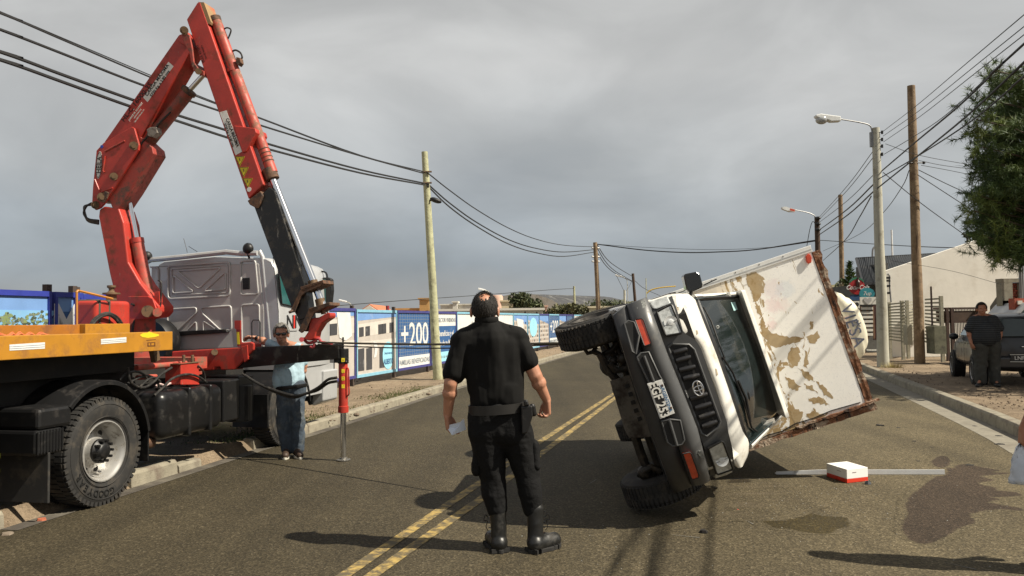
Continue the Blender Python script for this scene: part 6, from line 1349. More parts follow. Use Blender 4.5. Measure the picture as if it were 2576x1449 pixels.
# round drink sign and neighbours
c_ = P(*zr(350, 522), 34.4); sg = thing('drinks_sign', 'round red soft drink sign with green top hung on the shop corner', 'sign', loc=c_)
DR = mat('sign_red', (.30, .018, .02), .4, vary=.15); r_ = 66 * .2942 * 34.4 / 2000
mb = MB(); mb.lathe([(.001, -.06), (r_, -.06), (r_, .06), (.001, .06)], (0, 0, 0), (0, -1, 0), 32); mb.build('sign_disc', DR, sg, bev=.01)
mb = MB(); mb.prism([(r_ * 1.12 * math.cos(R(a)), -.07, r_ * 1.22 * math.sin(R(a))) for a in range(35, 146, 10)] + [(r_ * 1.0 * math.cos(R(a)), -.07, r_ * .98 * math.sin(R(a))) for a in range(145, 34, -10)], (0, .12, 0)); mb.build('sign_arch', mat('sign_green', (.02, .13, .07), .5), sg)
text('Coca-Cola', .27, MX((0, -.075, -.03), (1, 0, 0), (0, 0, 1)), mat('sign_white', (.6, .58, .55), .5), parent=sg, ext=.005, shear=.35, xs=.85, off=.004)
mb = MB(); mb.lathe([(.001, 0), (.035, 0), (.04, -.1), (.09, -.2), (.085, -.42), (.001, -.42)], (.03, -.07, .40), (0, 0, 1), 12); mb.build('bottle_relief', mat('bottle_brown', (.05, .015, .01), .3), sg)
mb = MB(); mb.bb((-.3, -.03, -r_ - .25), (.55, .03, -r_ - .02)); mb.build('sign_foot', mat('sign_navy', (.02, .06, .14), .5), sg)
c_ = P(*zr(437, 580), 34.2); sg = thing('oval_sign', 'small teal oval drinks sign under the round red sign', 'sign', loc=c_)
mb = MB(); mb.prism([(.55 * math.cos(R(a)) * .6, -.03, .25 * math.sin(R(a))) for a in range(0, 360, 15)], (0, .05, 0)); mb.build('sign_disc', mat('sign_teal', (.03, .20, .24), .4), sg); text('7up', .24, MX((0, -.035, 0), (1, 0, 0), (0, 0, 1)), MATS['sign_white'], parent=sg, ext=.003, shear=.2)
def zbx(name, label, cat, x0, y0, x1, y1, Y, dep, m, **k):
    a = P(*zr(x0, y0), Y); b = P(*zr(x1, y1), Y); mb = MB(); mb.bb(a, (b.x, Y + dep, b.z)); o = mb.build(name, m, bev=k.get('bev', .005)); tag(o, label, cat, k.get('group')); return o
PAL = mat('white_slat', (.60, .58, .52), .7, dirt=((.35, .32, .27), .3, 4), vary=.08)
st = thing('slat_screen', 'white painted slat screen with a faded banner at the shop front', 'screen', loc=(P(*zr(445, 950), 33.5).x, 33.5, .13)); So2 = Vector(st.location)
for k in range(7): mb = MB(); mb.bb(P(*zr(392, 697 + k * 37), 33.5) - So2, P(*zr(486, 717 + k * 37), 33.55) - So2); mb.build('slat', PAL, st)
for x in (385, 440, 488): mb = MB(); mb.bb(P(*zr(x, 690), 33.56) - So2, P(*zr(x + 12, 965), 33.62) - So2); mb.build('post', mat('brown_post', (.16, .09, .05), .8), st)
mb = MB(); mb.bb(P(*zr(378, 610), 33.4) - So2, P(*zr(524, 672), 33.44) - So2); bn = mb.build('banner', PAL, st)
mb = MB(); c_ = P(*zr(445, 640), 33.38) - So2; mb.prism([c_ + Vector((x_ * .01, 0, y_ * .01)) for x_, y_ in ((0, -17), (16, 0), (17, 9), (10, 14), (0, 8), (-10, 14), (-17, 9), (-16, 0))], (0, .01, 0)); mb.build('heart_print', mat('grey_print', (.35, .34, .33), .7), st)
wc_ = zbx('white_pillar', 'white painted pillar with black icons under the round red sign', 'pillar', 318, 645, 384, 960, 34.0, .3, PAL)
for k, (x, y) in enumerate(((352, 672), (340, 690), (362, 720))):
    mb = MB(); c_ = P(*zr(x, y), 33.98); mb.lathe([(.001, 0), (.09, 0), (.09, .01), (.001, .01)], c_, (0, -1, 0), 12); o = mb.build('icon', INK, wc_)
# white gable wall
GW = mat('gable_render', (.74, .71, .64), .9, dirt=((.60, .56, .48), .3, .8), vary=.07, vscale=1.2, bump=(6, .2, .02))
gp = [(600, 385), (1385, 120), (1760, 320), (1740, 440), (1590, 540), (1490, 690), (1470, 730), (600, 730)]
Yg = 30; gw = thing('house', 'white rendered gable wall rising behind the slatted fence and railing', 'house', loc=(P(2400, 800, Yg).x, Yg, .13)); Sg = Vector(gw.location)
mb = MB(); q = [P(*zr(*p), Yg) - Sg for p in gp]; q[-1].z = 0; q[-2].z = 0; mb.prism(q, (0, .25, 0)); mb.build('gable_wall', GW, gw)
mb = MB(); mb.tube([P(*zr(*p), Yg - .06) - Sg for p in ((612, 420), (620, 412), (630, 425), (632, 520), (645, 655))], .03, 6); mb.build('service_pipe', mat('galvanised', (.25, .25, .25)), gw)
for y_ in (445, 470, 515, 575): mb = MB(); c_ = P(*zr(625, y_), Yg - .08) - Sg; mb.bb(c_ - Vector((.12, .03, .04)), c_ + Vector((.05, .03, .04))); mb.build('pipe_bracket', BLK, gw)
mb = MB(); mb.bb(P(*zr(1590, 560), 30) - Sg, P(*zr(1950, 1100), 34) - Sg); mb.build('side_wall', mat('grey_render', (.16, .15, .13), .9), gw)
# slatted fence, individual slats
SLT = mat('grey_slat', (.30, .28, .21), .75, dirt=((.17, .155, .115), .35, 5), vary=.15)
def slats(label, x0, x1, yt0, yt1, yb0, yb1, Y0, Y1, n, posts):
    r_ = thing('slat_fence', label, 'fence', loc=(P(*zr((x0 + x1) / 2, yb0), (Y0 + Y1) / 2).x, (Y0 + Y1) / 2, .13)); o_ = Vector(r_.location)
    for k in range(n):
        u = (k + .3) / n; a = P(*zr(x0, yt0 + (yb0 - yt0) * u), Y0) - o_; b = P(*zr(x1, yt1 + (yb1 - yt1) * u), Y1) - o_
        d_ = (b - a).normalized(); up_ = Vector((0, 0, 1)); h_ = (yb0 - yt0) / n * .48 * .2942 * Y0 / 2000; nr_ = d_.cross(up_).normalized()
        mb = MB(); mb.prism([a - up_ * h_ / 2, b - up_ * h_ / 2, b + up_ * h_ / 2, a + up_ * h_ / 2], nr_ * .03); mb.build('slat', SLT, r_)
    for p_ in posts:
        u = (p_ - x0) / (x1 - x0); Y = Y0 + (Y1 - Y0) * u; t_ = P(*zr(p_, yt0 + (yt1 - yt0) * u - 12), Y) - o_; mb = MB(); mb.bb((t_.x - .05, t_.y - .05, 0), (t_.x + .05, t_.y + .05, t_.z)); mb.build('post', SLT, r_)
slats('grey slatted fence section nearest the white lamp post', 622, 770, 665, 648, 985, 1010, 28.5, 27.8, 13, (625, 735)); slats('grey slatted gate leaf left of the brown pole, angled', 775, 945, 650, 628, 1010, 935, 28.6, 30.5, 14, (778, 940)); slats('grey slatted fence section right of the brown pole', 940, 1075, 622, 612, 1010, 1060, 27.4, 26.4, 13, (1070,))
zbx('meter_box', 'grey meter pillar standing against the slatted fence', 'meter box', 782, 848, 830, 1018, 27.0, .3, SLT)
zbx('gate_pillar', 'squat grey green concrete pillar left of the parked car', 'pillar', 1012, 858, 1122, 1095, 25.0, .5, mat('mossy_concrete', (.13, .13, .09), .9, dirt=((.07, .065, .05), .45, 4), vary=.2))
BRM = mat('brown_metal', (.055, .03, .022), .6, vary=.2)
zbx('steel_post', 'thin dark steel post standing above the grey pillar', 'post', 990, 518, 1006, 860, 25.6, .1, BRM)
rl = thing('railing', 'brown metal railing and gate in front of the white gable', 'railing', loc=(P(*zr(1250, 860), 27).x, 27, .13)); Rl = Vector(rl.location)
for (x0, y0, x1, y1) in ((1010, 700, 1390, 712), (1010, 818, 1390, 828), (1040, 712, 1140, 716)): mb = MB(); mb.bb(P(*zr(x0, y0), 27) - Rl, P(*zr(x1, y1), 27.06) - Rl); mb.build('rail', BRM, rl)
mb = MB(); mb.bb(P(*zr(1030, 730), 27.03) - Rl, P(*zr(1380, 815), 27.05) - Rl); mb.build('mesh_panel', mat('brown_sheet', (.07, .042, .028), .7, vary=.25), rl)
for x in (1115, 1155, 1385): mb = MB(); a_ = P(*zr(x, 705), 26.9) - Rl; mb.bb((a_.x, -.1, 0), (a_.x + .09, 0, a_.z)); mb.build('post', BRM, rl)
for k in range(16): mb = MB(); a_ = P(*zr(1180 + k * 13, 712), 27.1) - Rl; mb.bb((a_.x, .1, 0), (a_.x + .02, .12, a_.z)); mb.build('bar', BRM, rl)
# brick infill pier at the right edge
GC = mat('raw_concrete', (.24, .22, .17), .9, dirt=((.14, .12, .09), .4, 4), vary=.15)
br = thing('brick_pier', 'unfinished concrete frame with red brick infill behind the parked car', 'wall', loc=(P(*zr(1700, 850), 25).x, 25, .13)); Br = Vector(br.location)
for (x0, y0, x1, y1) in ((1585, 452, 1780, 485), (1590, 485, 1650, 730), (1740, 485, 1790, 730), (1600, 640, 1760, 730)): mb = MB(); mb.bb(P(*zr(x0, y0), 25) - Br, P(*zr(x1, y1 + (260 if y1 > 700 else 0)), 25.3) - Br); mb.build('concrete_frame', GC, br)
BKM = mat('brick_red', (.30, .07, .04), .85, vary=.25, vscale=12, dirt=((.2, .1, .07), .3, 8)); rn = random.Random(5)
for j in range(8):
    y = 492 + j * 19; off_ = (j % 2) * 17
    for i in range(4):
        x0 = 1652 + i * 33 - off_; x1 = x0 + 29; x0 = max(x0, 1654); x1 = min(x1, 1738)
        if x1 - x0 < 8: continue
        mb = MB(); d_ = rn.uniform(-.02, .02); a_ = P(*zr(x0, y), 25.1 + d_) - Br; b_ = P(*zr(x1, y + 14), 25.1 + d_) - Br; mb.bb(a_, (b_.x, a_.y + .12, b_.z)); mb.build('brick', BKM, br)
mb = MB(); mb.bb(P(*zr(1650, 488), 25.16) - Br, P(*zr(1740, 645), 25.2) - Br); mb.build('mortar', GC, br)
mb = MB(); mb.bb(P(*zr(1700, 620), 24.2) - Br, P(*zr(1800, 735), 24.5) - Br); o = mb.build('brick_pillar', BKM, br); mb = MB(); mb.bb(P(*zr(1730, 640), 24.15) - Br, P(*zr(1760, 672), 24.2) - Br); mb.build('meter_plate', PAL, br)
for x in (1745, 1760): mb = MB(); a_ = P(*zr(x, 290), 24.8) - Br; mb.cyl((a_.x, a_.y, a_.z + 1), (a_.x, a_.y, 0), .05, 8); mb.build('standpipe', mat('galvanised', (.25, .25, .25)), br)
mast = thing('aerial_mast', 'thin white mast behind the dark shop roof', 'mast', loc=(P(*zr(655, 260), 44).x, 44, 0)); mb = MB(); a_ = P(*zr(650, 35), 44); mb.cyl((0, 0, a_.z), (0, 0, .1), .05, 8, .06); mb.build('mast_tube', mat('lamp_white', (.75, .75, .74)), mast)
mb = MB(); a_ = P(*zr(500, 175), 44) ; ct = thing('curved_lamp', 'small curved lamp arm above the dark shop roof', 'street lamp', loc=(P(*zr(486, 270), 44).x, 44, 0)); o_ = Vector(ct.location); mb.tube(bez([P(*zr(x, y), 44) - o_ for x, y in ((486, 330), (486, 225), (495, 190), (515, 172))]), .05, 6); mb.build('lamp_arm', mat('galvanised', (.25, .25, .25)), ct)
# paving in front of the slatted fence, grass tufts at the poles
TILE = mat('path_tile', (.26, .25, .22), .8, vary=.2)
ap = bpy.data.objects.new('pavement', None); link(ap); ap['kind'] = 'structure'
pvq = [P(*zr(*p), 1) for p in ()]
g0, g1, g2, g3 = G(2180, 884, .16), G(2330, 892, .16), G(2330, 866, .16), G(2180, 862, .16)
tm_ = None
for j in range(12):
    for i in range(22):
        f = lambda u, v: g0.lerp(g1, u).lerp(g3.lerp(g2, u), v)
        a, b, c_, d_ = f(i / 22, j / 12), f((i + .94) / 22, j / 12), f((i + .94) / 22, (j + .94) / 12), f(i / 22, (j + .94) / 12)
        mb = MB(); dz = random.uniform(0, .006); mb.prism([p + Vector((0, 0, dz + .02)) for p in (a, b, c_, d_)], (0, 0, -.05)); mb.build('paving_tile', TILE, ap)
GRS = mat('dry_grass', (.30, .25, .10), .9, vary=.3)
def tuft(label, c, r_, n, h, m=GRS, name='grass_tuft'):
    mb = MB(); rn = random.Random(int(c.x * 100))
    for _ in range(n):
        a_ = rn.uniform(0, 6.28); q_ = rn.uniform(0, r_); p = Vector((c.x + math.cos(a_) * q_, c.y + math.sin(a_) * q_, c.z - .03)); d_ = Vector((math.cos(a_) * .5, math.sin(a_) * .5, 1)) * h * rn.uniform(.4, 1); s_ = Vector((-math.sin(a_), math.cos(a_), 0)) * .006
        mb.add([p - s_, p + s_, p + d_], [(0, 1, 2)])
    o = mb.build(name, m, fix=False); tag(o, label, 'grass', kind='stuff')
tuft('dry grass at the foot of the white lamp post', G(2245, 925, .13), .35, 260, .25); tuft('dry grass at the foot of the pale green pole', G(1110, 952, .11), .3, 200, .22)
GR2 = mat('green_weeds', (.10, .115, .04), .9, vary=.3)
mb = MB(); rn = random.Random(2)
for _ in range(2600):
    s_ = rn.uniform(0, 9); p = along(LK, arc(LK, G(700, 1108)) - 1 + s_, arc(LK, G(700, 1108)) + .1 + s_)[0] + Vector((-.22 - abs(rn.gauss(0, .35)), 0, .11)); d_ = Vector((rn.uniform(-.4, .4), rn.uniform(-.4, .4), 1)) * rn.uniform(.01, .045)
    mb.add([p - Vector((.008, 0, 0)), p + Vector((.008, 0, 0)), p + d_], [(0, 1, 2)])
o = mb.build('roadside_weeds', GR2, fix=False); tag(o, 'short green weeds along the left kerb by the outrigger', 'grass', kind='stuff')
# ================================================================== pine tree
NDL = leafmat('pine_needles', (.024, .050, .014), (.058, .100, .022), (.14, .18, .035))
tree = thing('pine_tree', 'big dark green pine overhanging the parked car at the right edge', 'tree', loc=(14.2, 17.4, .1))
mb = MB(); mb.tube([(0, 0, -.1), (.1, 0, 1.5), (-.1, .1, 3.2), (0, 0, 5), (.05, 0, 7.6)], [.26, .22, .18, .13, .05], 10)
rn = random.Random(11); tips = []
to = Vector((14.2, 17.4, .1))
targets = []
# outline of the visible side, then the hidden volume
for (x, y, Y) in ((2500, 178, 16.6), (2465, 245, 16.5), (2520, 225, 16.8), (2560, 190, 16.4), (2560, 260, 16.9), (2500, 290, 16.6), (2455, 300, 16.4), (2450, 330, 16.7), (2470, 370, 16.3), (2510, 340, 16.9), (2545, 320, 16.2), (2560, 380, 16.6), (2520, 400, 17), (2480, 400, 16.5), (2545, 440, 17), (2500, 455, 17.2), (2465, 500, 16.8), (2450, 530, 16.6), (2470, 560, 16.9), (2460, 590, 16.6), (2500, 530, 17), (2540, 500, 16.6), (2560, 550, 17), (2520, 590, 16.8), (2490, 620, 16.6), (2550, 620, 17), (2530, 645, 16.7), (2565, 655, 16.9), (2480, 430, 17.3), (2535, 280, 17.4), (2505, 500, 17.8), (2480, 350, 17.3), (2530, 560, 17.6), (2570, 480, 16.2), (2570, 300, 16.2), (2560, 440, 16.1)):
    targets.append((P(x, y, Y) - to, .42))
for _ in range(150):
    x = rn.uniform(2440, 2640); y = rn.uniform(190, 660); el = 2448 + (0 if 280 < y < 600 else 30)
    if x < 2510 and (y < 290 or y > 640 or (360 < y < 420 and x < 2470)): continue
    if x < el + 10: continue
    targets.append((P(x, y, rn.uniform(16.2, 18.6)) - to, .38))
for _ in range(620):
    a_ = rn.uniform(0, 6.28); z = rn.uniform(2.2, 7.6); rr_ = (1 - ((z - 4.4) / 3.3) ** 2); rr_ = max(rr_, 0) ** .5 * rn.uniform(.1, 1) ** .6
    p = Vector((math.cos(a_) * rr_ * 4.2 + .3, math.sin(a_) * rr_ * 3.4 - .2, z)); w_ = p + to
    v = CM.inverted() @ w_; 
    if v.z < 0:
        px = W0 / 2 + v.x / -v.z * FPX; py = H0 / 2 - v.y / -v.z * FPX
        if px < 2530 and py > 150: continue
        if py > 640 and px < 2640: continue
    targets.append((p, .55))
for p, s_ in targets:
    z0 = max(1.5, p.z - rn.uniform(.2, .9)); st_ = Vector((0, 0, z0)); mid = st_.lerp(p, .55) + Vector((0, 0, -.15)); mb.tube([st_, mid, p], [.05, .03, .012], 5)
mb.build('trunk', BARK, tree, smooth=True)
mb = MB()
nv_ = sum(1 for q in targets if q[1] < .5)
for ti, (p, s_) in enumerate(targets):
    v_ = CM.inverted() @ (p + to); vis_ = s_ < .5 or (v_.z < 0 and W0 / 2 + v_.x / -v_.z * FPX < 2640)
    if 400 < ti < 0: continue
    for _ in range(9 if vis_ else 7):
        c_ = p + Vector((rn.gauss(0, s_ * .42), rn.gauss(0, s_ * .42), rn.gauss(0, s_ * .26))); ax_ = Vector((rn.gauss(0, 1), rn.gauss(0, 1), rn.gauss(.5, 1))).normalized()
        for k in range(58 if vis_ else 16):
            b0 = c_ + ax_ * rn.uniform(-.16, .16); d_ = (ax_ * rn.uniform(.1, 1) + Vector((rn.gauss(0, 1), rn.gauss(0, 1), rn.gauss(0, 1))) * .6).normalized() * .85 * rn.uniform(.12, .24); s2 = d_.cross(Vector((rn.gauss(0, 1), rn.gauss(0, 1), rn.gauss(0, 1)))).normalized() * (.007 if vis_ else .03)
            mb.add([b0 - s2, b0 + s2, b0 + d_], [(0, 1, 2)])
mb.build('crown', NDL, tree, fix=False)
# conifer and bush beyond the shop sign
def conifer(label, px, pyt, pyb, Y, w):
    t_ = P(px, pyt, Y); r_ = thing('conifer', label, 'tree', loc=(t_.x, Y, .1)); H_ = t_.z - .1; rn = random.Random(px)
    mb = MB(); mb.cyl((0, 0, 0), (0, 0, H_), .12, 8, .02); mb.build('trunk', BARK, r_); mb = MB()
    for _ in range(1500):
        u = rn.random() ** .7; z = H_ * (1 - u * .8); a_ = rn.uniform(0, 6.28); q_ = w * u * rn.uniform(.5, 1) * (1 + .3 * math.sin(z * 5)); p = Vector((math.cos(a_) * q_, math.sin(a_) * q_, z - q_ * .3)); d_ = Vector((math.cos(a_), math.sin(a_), .5)) * rn.uniform(.12, .3); s2 = Vector((-math.sin(a_), math.cos(a_), rn.uniform(-.5, .5))) * .06; mb.add([p - s2, p + s2, p + d_], [(0, 1, 2)])
    mb.build('crown', NDL, r_, fix=False)
conifer('small pointed conifer just left of the dark shop roof', 2137, 656, 720, 46, 1.0)
a = P(2105, 716, 48); bush('bush', 'dark bush behind the box body beside the conifer', 'bush', (a.x, a.y, 2.0), (1.3, 1.3, 2.2), 1400, .16, LF, 77)
a = P(2345, 632, 33); bush('bush', 'tip of a leafy shrub over the ridge of the white gable', 'bush', (P(2445, 602, 33).x, 33, P(2445, 602, 33).z), (.45, .45, .35), 300, .10, LF, 78)
# ================================================================== parked hatchback
hc = R(20); rl_ = G(2449, 966, .13)
MC = Matrix.Translation((rl_.x, rl_.y, .13)) @ Matrix.Rotation(math.pi / 2 - hc, 4, 'Z')      # x forward, y left; origin at the rear left wheel contact
car = thing('parked_car', 'dark blue hatchback parked in the shade behind the man in the striped shirt', 'car', M=MC)
CP = mat('dark_car_paint', (.010, .011, .014), .35, .1, dirt=((.03, .027, .024), .3, 2.5), vary=.1, coat=.35)
Wd = 1.66
# stations along x: (x, z of sill, z of shoulder, z of roof, shoulder inset, roof inset)
stn = [(-.72, .42, .80, .86, .10, .12), (-.68, .36, .98, 1.05, .05, .22), (-.55, .32, 1.02, 1.40, .02, .24), (-.30, .28, 1.03, 1.54, 0, .24), (.4, .26, 1.01, 1.60, 0, .22), (1.1, .26, .99, 1.58, 0, .22), (1.75, .26, .97, 1.40, 0, .24), (2.25, .26, .95, 1.06, .01, .16), (2.9, .28, .86, .92, .05, .2), (3.2, .34, .70, .74, .14, .3)]
mb = MB(); rows = []
for x, z0, z1, z2_, i1, i2 in stn:
    for y, z in ((-i1 - .0, z0), (-i1 + .0, (z0 + z1) / 2 - .03), (-i1 - .015, z1), (-i2, z2_ - .06), (-i2 - .10, z2_)): rows.append(Vector((x, y, z)))
    for y, z in ((-Wd + i2 + .10, z2_), (-Wd + i2, z2_ - .06), (-Wd + i1 + .015, z1), (-Wd + i1, (z0 + z1) / 2 - .03), (-Wd + i1, z0)): rows.append(Vector((x, y, z)))
n = 10; mb.add(rows, [(i * n + k, i * n + (k + 1) % n, (i + 1) * n + (k + 1) % n, (i + 1) * n + k) for i in range(len(stn) - 1) for k in range(n)] + [tuple(range(n)), tuple(range((len(stn) - 1) * n, len(stn) * n))])
mb.build('body', CP, car, sub=2, smooth=False).data.shade_smooth()
for (x0, x1, xt0, xt1) in ((.05, .82, .10, .80), (.90, 1.75, .88, 1.45)):
    mb = MB(); mb.prism([(x0, -.075 + .0, 1.06), (x1, -.075, 1.06), (xt1, -.225, 1.44), (xt0, -.225, 1.46)], (0, .03, 0)); mb.build('side_window', TEAL, car, bev=.01)
mb = MB(); mb.prism([(-.66, -.30, 1.08), (-.66, -Wd + .30, 1.08), (-.50, -Wd + .36, 1.46), (-.50, -.36, 1.46)], (-.07, 0, .0)); mb.build('rear_window', GLS, car, bev=.01)
TLM = mat('tail_lamp', (.20, .012, .012), .2, vary=.2, coat=.8)
for s in (0, 1):
    y = -.10 if not s else -Wd + .10; mb = MB(); mb.bb((-.76, y - (.16 if not s else 0), .80), (-.60, y + (.0 if not s else .16), 1.08)); mb.build('tail_light', TLM, car, bev=.03)
mb = MB(); mb.bb((-.80, -Wd + .04, .38), (-.60, -.04, .66)); mb.build('rear_bumper', CP, car, bev=.06, seg=3)
mb = MB(); mb.bb((-.815, -Wd / 2 - .26, .55), (-.80, -Wd / 2 + .26, .69)); npl = mb.build('number_plate', mat('plate_black', (.012, .012, .012)), car); text('LNF 641', .11, MX((-.817, -Wd / 2, .62), (0, -1, 0), (0, 0, 1)), WHT, 'plate_letters', npl, ext=.001)
mb = MB(); mb.bb((-.818, -Wd / 2 - .27, .69), (-.80, -Wd / 2 + .27, .70)); mb.bb((-.818, -Wd / 2 - .27, .54), (-.80, -Wd / 2 + .27, .55)); mb.build('plate_frame', WHT, npl)
for (c_, ax_) in (((0, .02, .30), (0, 1, 0)), ((2.55, .02, .30), (0, 1, 0)), ((0, -Wd - .02, .30), (0, -1, 0)), ((2.55, -Wd - .02, .30), (0, -1, 0))): wheel(car, c_, ax_, .30, .19, .20, rim=STL, dish=.03, blocks=30, lug=.003, detail=False, hub=False)
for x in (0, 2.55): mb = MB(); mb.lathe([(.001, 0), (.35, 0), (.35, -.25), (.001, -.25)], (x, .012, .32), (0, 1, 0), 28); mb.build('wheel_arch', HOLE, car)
mb = MB(); mb.ball((1.72, .09, 1.03), .11, 14, 8, (.6, 1, .75)); mb.build('wing_mirror', CP, car, smooth=True)
for x in (.85, 1.95): mb = MB(); mb.tube([(x, .022, .34), (x, .022, .97)], .004, 4); mb.build('door_seam', BLK, car)
for x in (.7, 1.6): mb = MB(); mb.bb((x, .01, .88), (x + .14, .03, .91)); mb.build('door_handle', CP, car, bev=.005)
mb = MB(); mb.ball((-.765, -Wd / 2, .86), .05, 12, 6, (.3, 1, .4)); mb.build('badge', EM, car, smooth=True)
# second vehicle glimpsed behind
c_ = P(2508, 790, 22.6); car2 = thing('parked_car', 'roof of a pale car glimpsed beyond the dark hatchback', 'car', loc=(P(2490, 790, 24).x + 1.7, 24, .42))
mb = MB(); mb.prism([(-1.6, 0, .3), (-1.6, 0, .95), (-1.1, 0, 1.1), (-.6, 0, 1.62), (.9, 0, 1.62), (1.4, 0, 1.0), (1.4, 0, .3)], (0, 1.5, 0)); mb.build('body', mat('pale_car', (.35, .36, .37), .3, coat=.5), car2, bev=.08, seg=3); mb = MB(); mb.prism([(-.95, -.012, 1.12), (-.52, -.012, 1.54), (.85, -.012, 1.54), (1.15, -.012, 1.12)], (0, .01, 0)); mb.build('window', GLS, car2)
for x in (-1.0, 1.0): wheel(car2, (x, -.01, .3), (0, -1, 0), .3, .18, .2, dish=.03, blocks=8, lug=.002, detail=False, hub=False)
# ================================================================== people
SKIN = mat('skin', (.42, .20, .125), .5, vary=.12, vscale=14, bump=(90, .15, .002)); SKIN2 = mat('tanned_skin', (.33, .145, .085), .5, vary=.12, vscale=14)
HAIRB = mat('black_hair', (.012, .009, .007), .75, vary=.3, vscale=60, bump=(140, .8, .004)); HAIRG = mat('grey_hair', (.19, .18, .165), .6, vary=.4, vscale=70, bump=(140, .8, .004))
UNI = mat('black_uniform_cloth', (.0048, .0046, .0044), .85, vary=.3, vscale=7, bump=(6, .7, .02), spec=.25)
for m_ in (UNI,):
    t = m_.node_tree
    nbs = [n_ for n_ in t.nodes if n_.type == 'BUMP'][0]; src = nbs.inputs['Height'].links[0].from_node; mp_ = t.nodes.new('ShaderNodeMapping'); mp_.inputs['Scale'].default_value = (1, 1, .28); mp_.inputs['Rotation'].default_value = (0, R(24), 0); t.links.new([n_ for n_ in t.nodes if n_.type == 'TEX_COORD'][0].outputs['Object'], mp_.inputs[0]); t.links.new(mp_.outputs[0], src.inputs['Vector']); src.inputs['Detail'].default_value = 2; nbs.inputs['Strength'].default_value = 1; nbs.inputs['Distance'].default_value = .05
UNT = mat('black_trouser_cloth', (.0055, .0055, .006), .85, vary=.3, vscale=9, bump=(11, .8, .025), spec=.25)
BOOT = mat('black_boot_leather', (.010, .010, .0095), .42, dirt=((.04, .036, .03), .3, 8), vary=.2, bump=(30, .3, .004)); SOLE = mat('boot_sole', (.016, .015, .014), .8)
dtx = bpy.data.textures.new('folds', 'CLOUDS'); dtx.noise_scale = .075; dtx.noise_depth = 2
dtx2 = bpy.data.textures.new('wide_folds', 'CLOUDS'); dtx2.noise_scale = .17; dtx2.noise_depth = 2
def folds(o, a=.014, b=.02):
    for t_, s_ in ((dtx, a), (dtx2, b)):
        q = o.modifiers.new('d', 'DISPLACE'); q.texture = t_; q.strength = s_; q.mid_level = .5; q.texture_coords = 'LOCAL'
    return o
def hand(mb, w, d, s, curl, Lh=.185, fat=1.0, spread=0, sign=1):
    """w wrist, d along the hand, s towards the thumb, fingers curl towards d x s"""
    d = Vector(d).normalized(); s = (Vector(s) - d * Vector(s).dot(d)).normalized(); c = d.cross(s) * sign
    kn = w + d * Lh * .52
    for k in range(4):
        o = s * Lh * (.17 - .115 * k); mb.limb(w + o * .55 + d * .01, kn + o, .020 * fat, .0135 * fat, 10)
        L_ = Lh * (.44, .48, .45, .36)[k]; p = kn + o; dr = d.copy(); ang = 0
        for j, fr in enumerate((.46, .31, .25)):
            ang += curl * (.8, 1.0, .7)[j] + k * .04; dr = (d * math.cos(ang) + c * math.sin(ang) + s * spread * (1.5 - k) * .1).normalized(); q = p + dr * L_ * fr; mb.limb(p, q, (.0105 - .0012 * j) * fat, (.0098 - .0014 * j) * fat, 8); p = q
    t0 = w + d * Lh * .14 + s * Lh * .16; t1 = t0 + (d * .75 + s * .55 + c * .25).normalized() * Lh * .24; t2 = t1 + (d * .95 + s * .1 + c * .35).normalized() * Lh * .19; t3 = t2 + (d * .95 + c * .4 - s * .1).normalized() * Lh * .14
    mb.limb(w + d * .01, t0, .020 * fat, .018 * fat, 10); mb.limb(t0, t1, .017 * fat, .0135 * fat, 10); mb.limb(t1, t2, .0125 * fat, .0115 * fat, 8); mb.limb(t2, t3, .0112 * fat, .009 * fat, 8)
def head_mesh(mb, c, f, k=1.0, tilt=0):
    """c centre of the skull, f facing"""
    f = Vector(f).normalized(); u = Vector((0, 0, 1)); r = f.cross(u).normalized(); u = r.cross(f)
    rot = Matrix((r, f, u)).transposed(); b = lambda x, y, z: c + (r * x + f * y + u * z) * k
    mb.ball(b(0, -.008, .018), .1 * k, 24, 16, (.80, .98, .98), rot); mb.ball(b(0, .02, -.035), .078 * k, 20, 12, (.86, .98, 1.0), rot); mb.ball(b(0, .035, -.085), .048 * k, 16, 10, (1.0, 1.0, .75), rot)
    mb.limb(b(0, .092, .0), b(0, .118, -.035), .009 * k, .015 * k, 10); mb.ball(b(.012, .105, -.038), .010 * k); mb.ball(b(-.012, .105, -.038), .010 * k)
    mb.limb(b(-.035, .088, .022), b(.035, .088, .022), .012 * k, .012 * k, 10); mb.limb(b(-.02, .092, -.066), b(.02, .092, -.066), .0075 * k, .0075 * k, 8); mb.limb(b(-.018, .089, -.078), b(.018, .089, -.078), .008 * k, .008 * k, 8)
    for s in (-1, 1):
        mb.ball(b(s * .090, -.008, -.012), .033 * k, 12, 8, (.35, .75, 1.15), rot); mb.ball(b(s * .045, .07, -.03), .026 * k, 12, 8, (1, .7, 1), rot)
    return b, rot
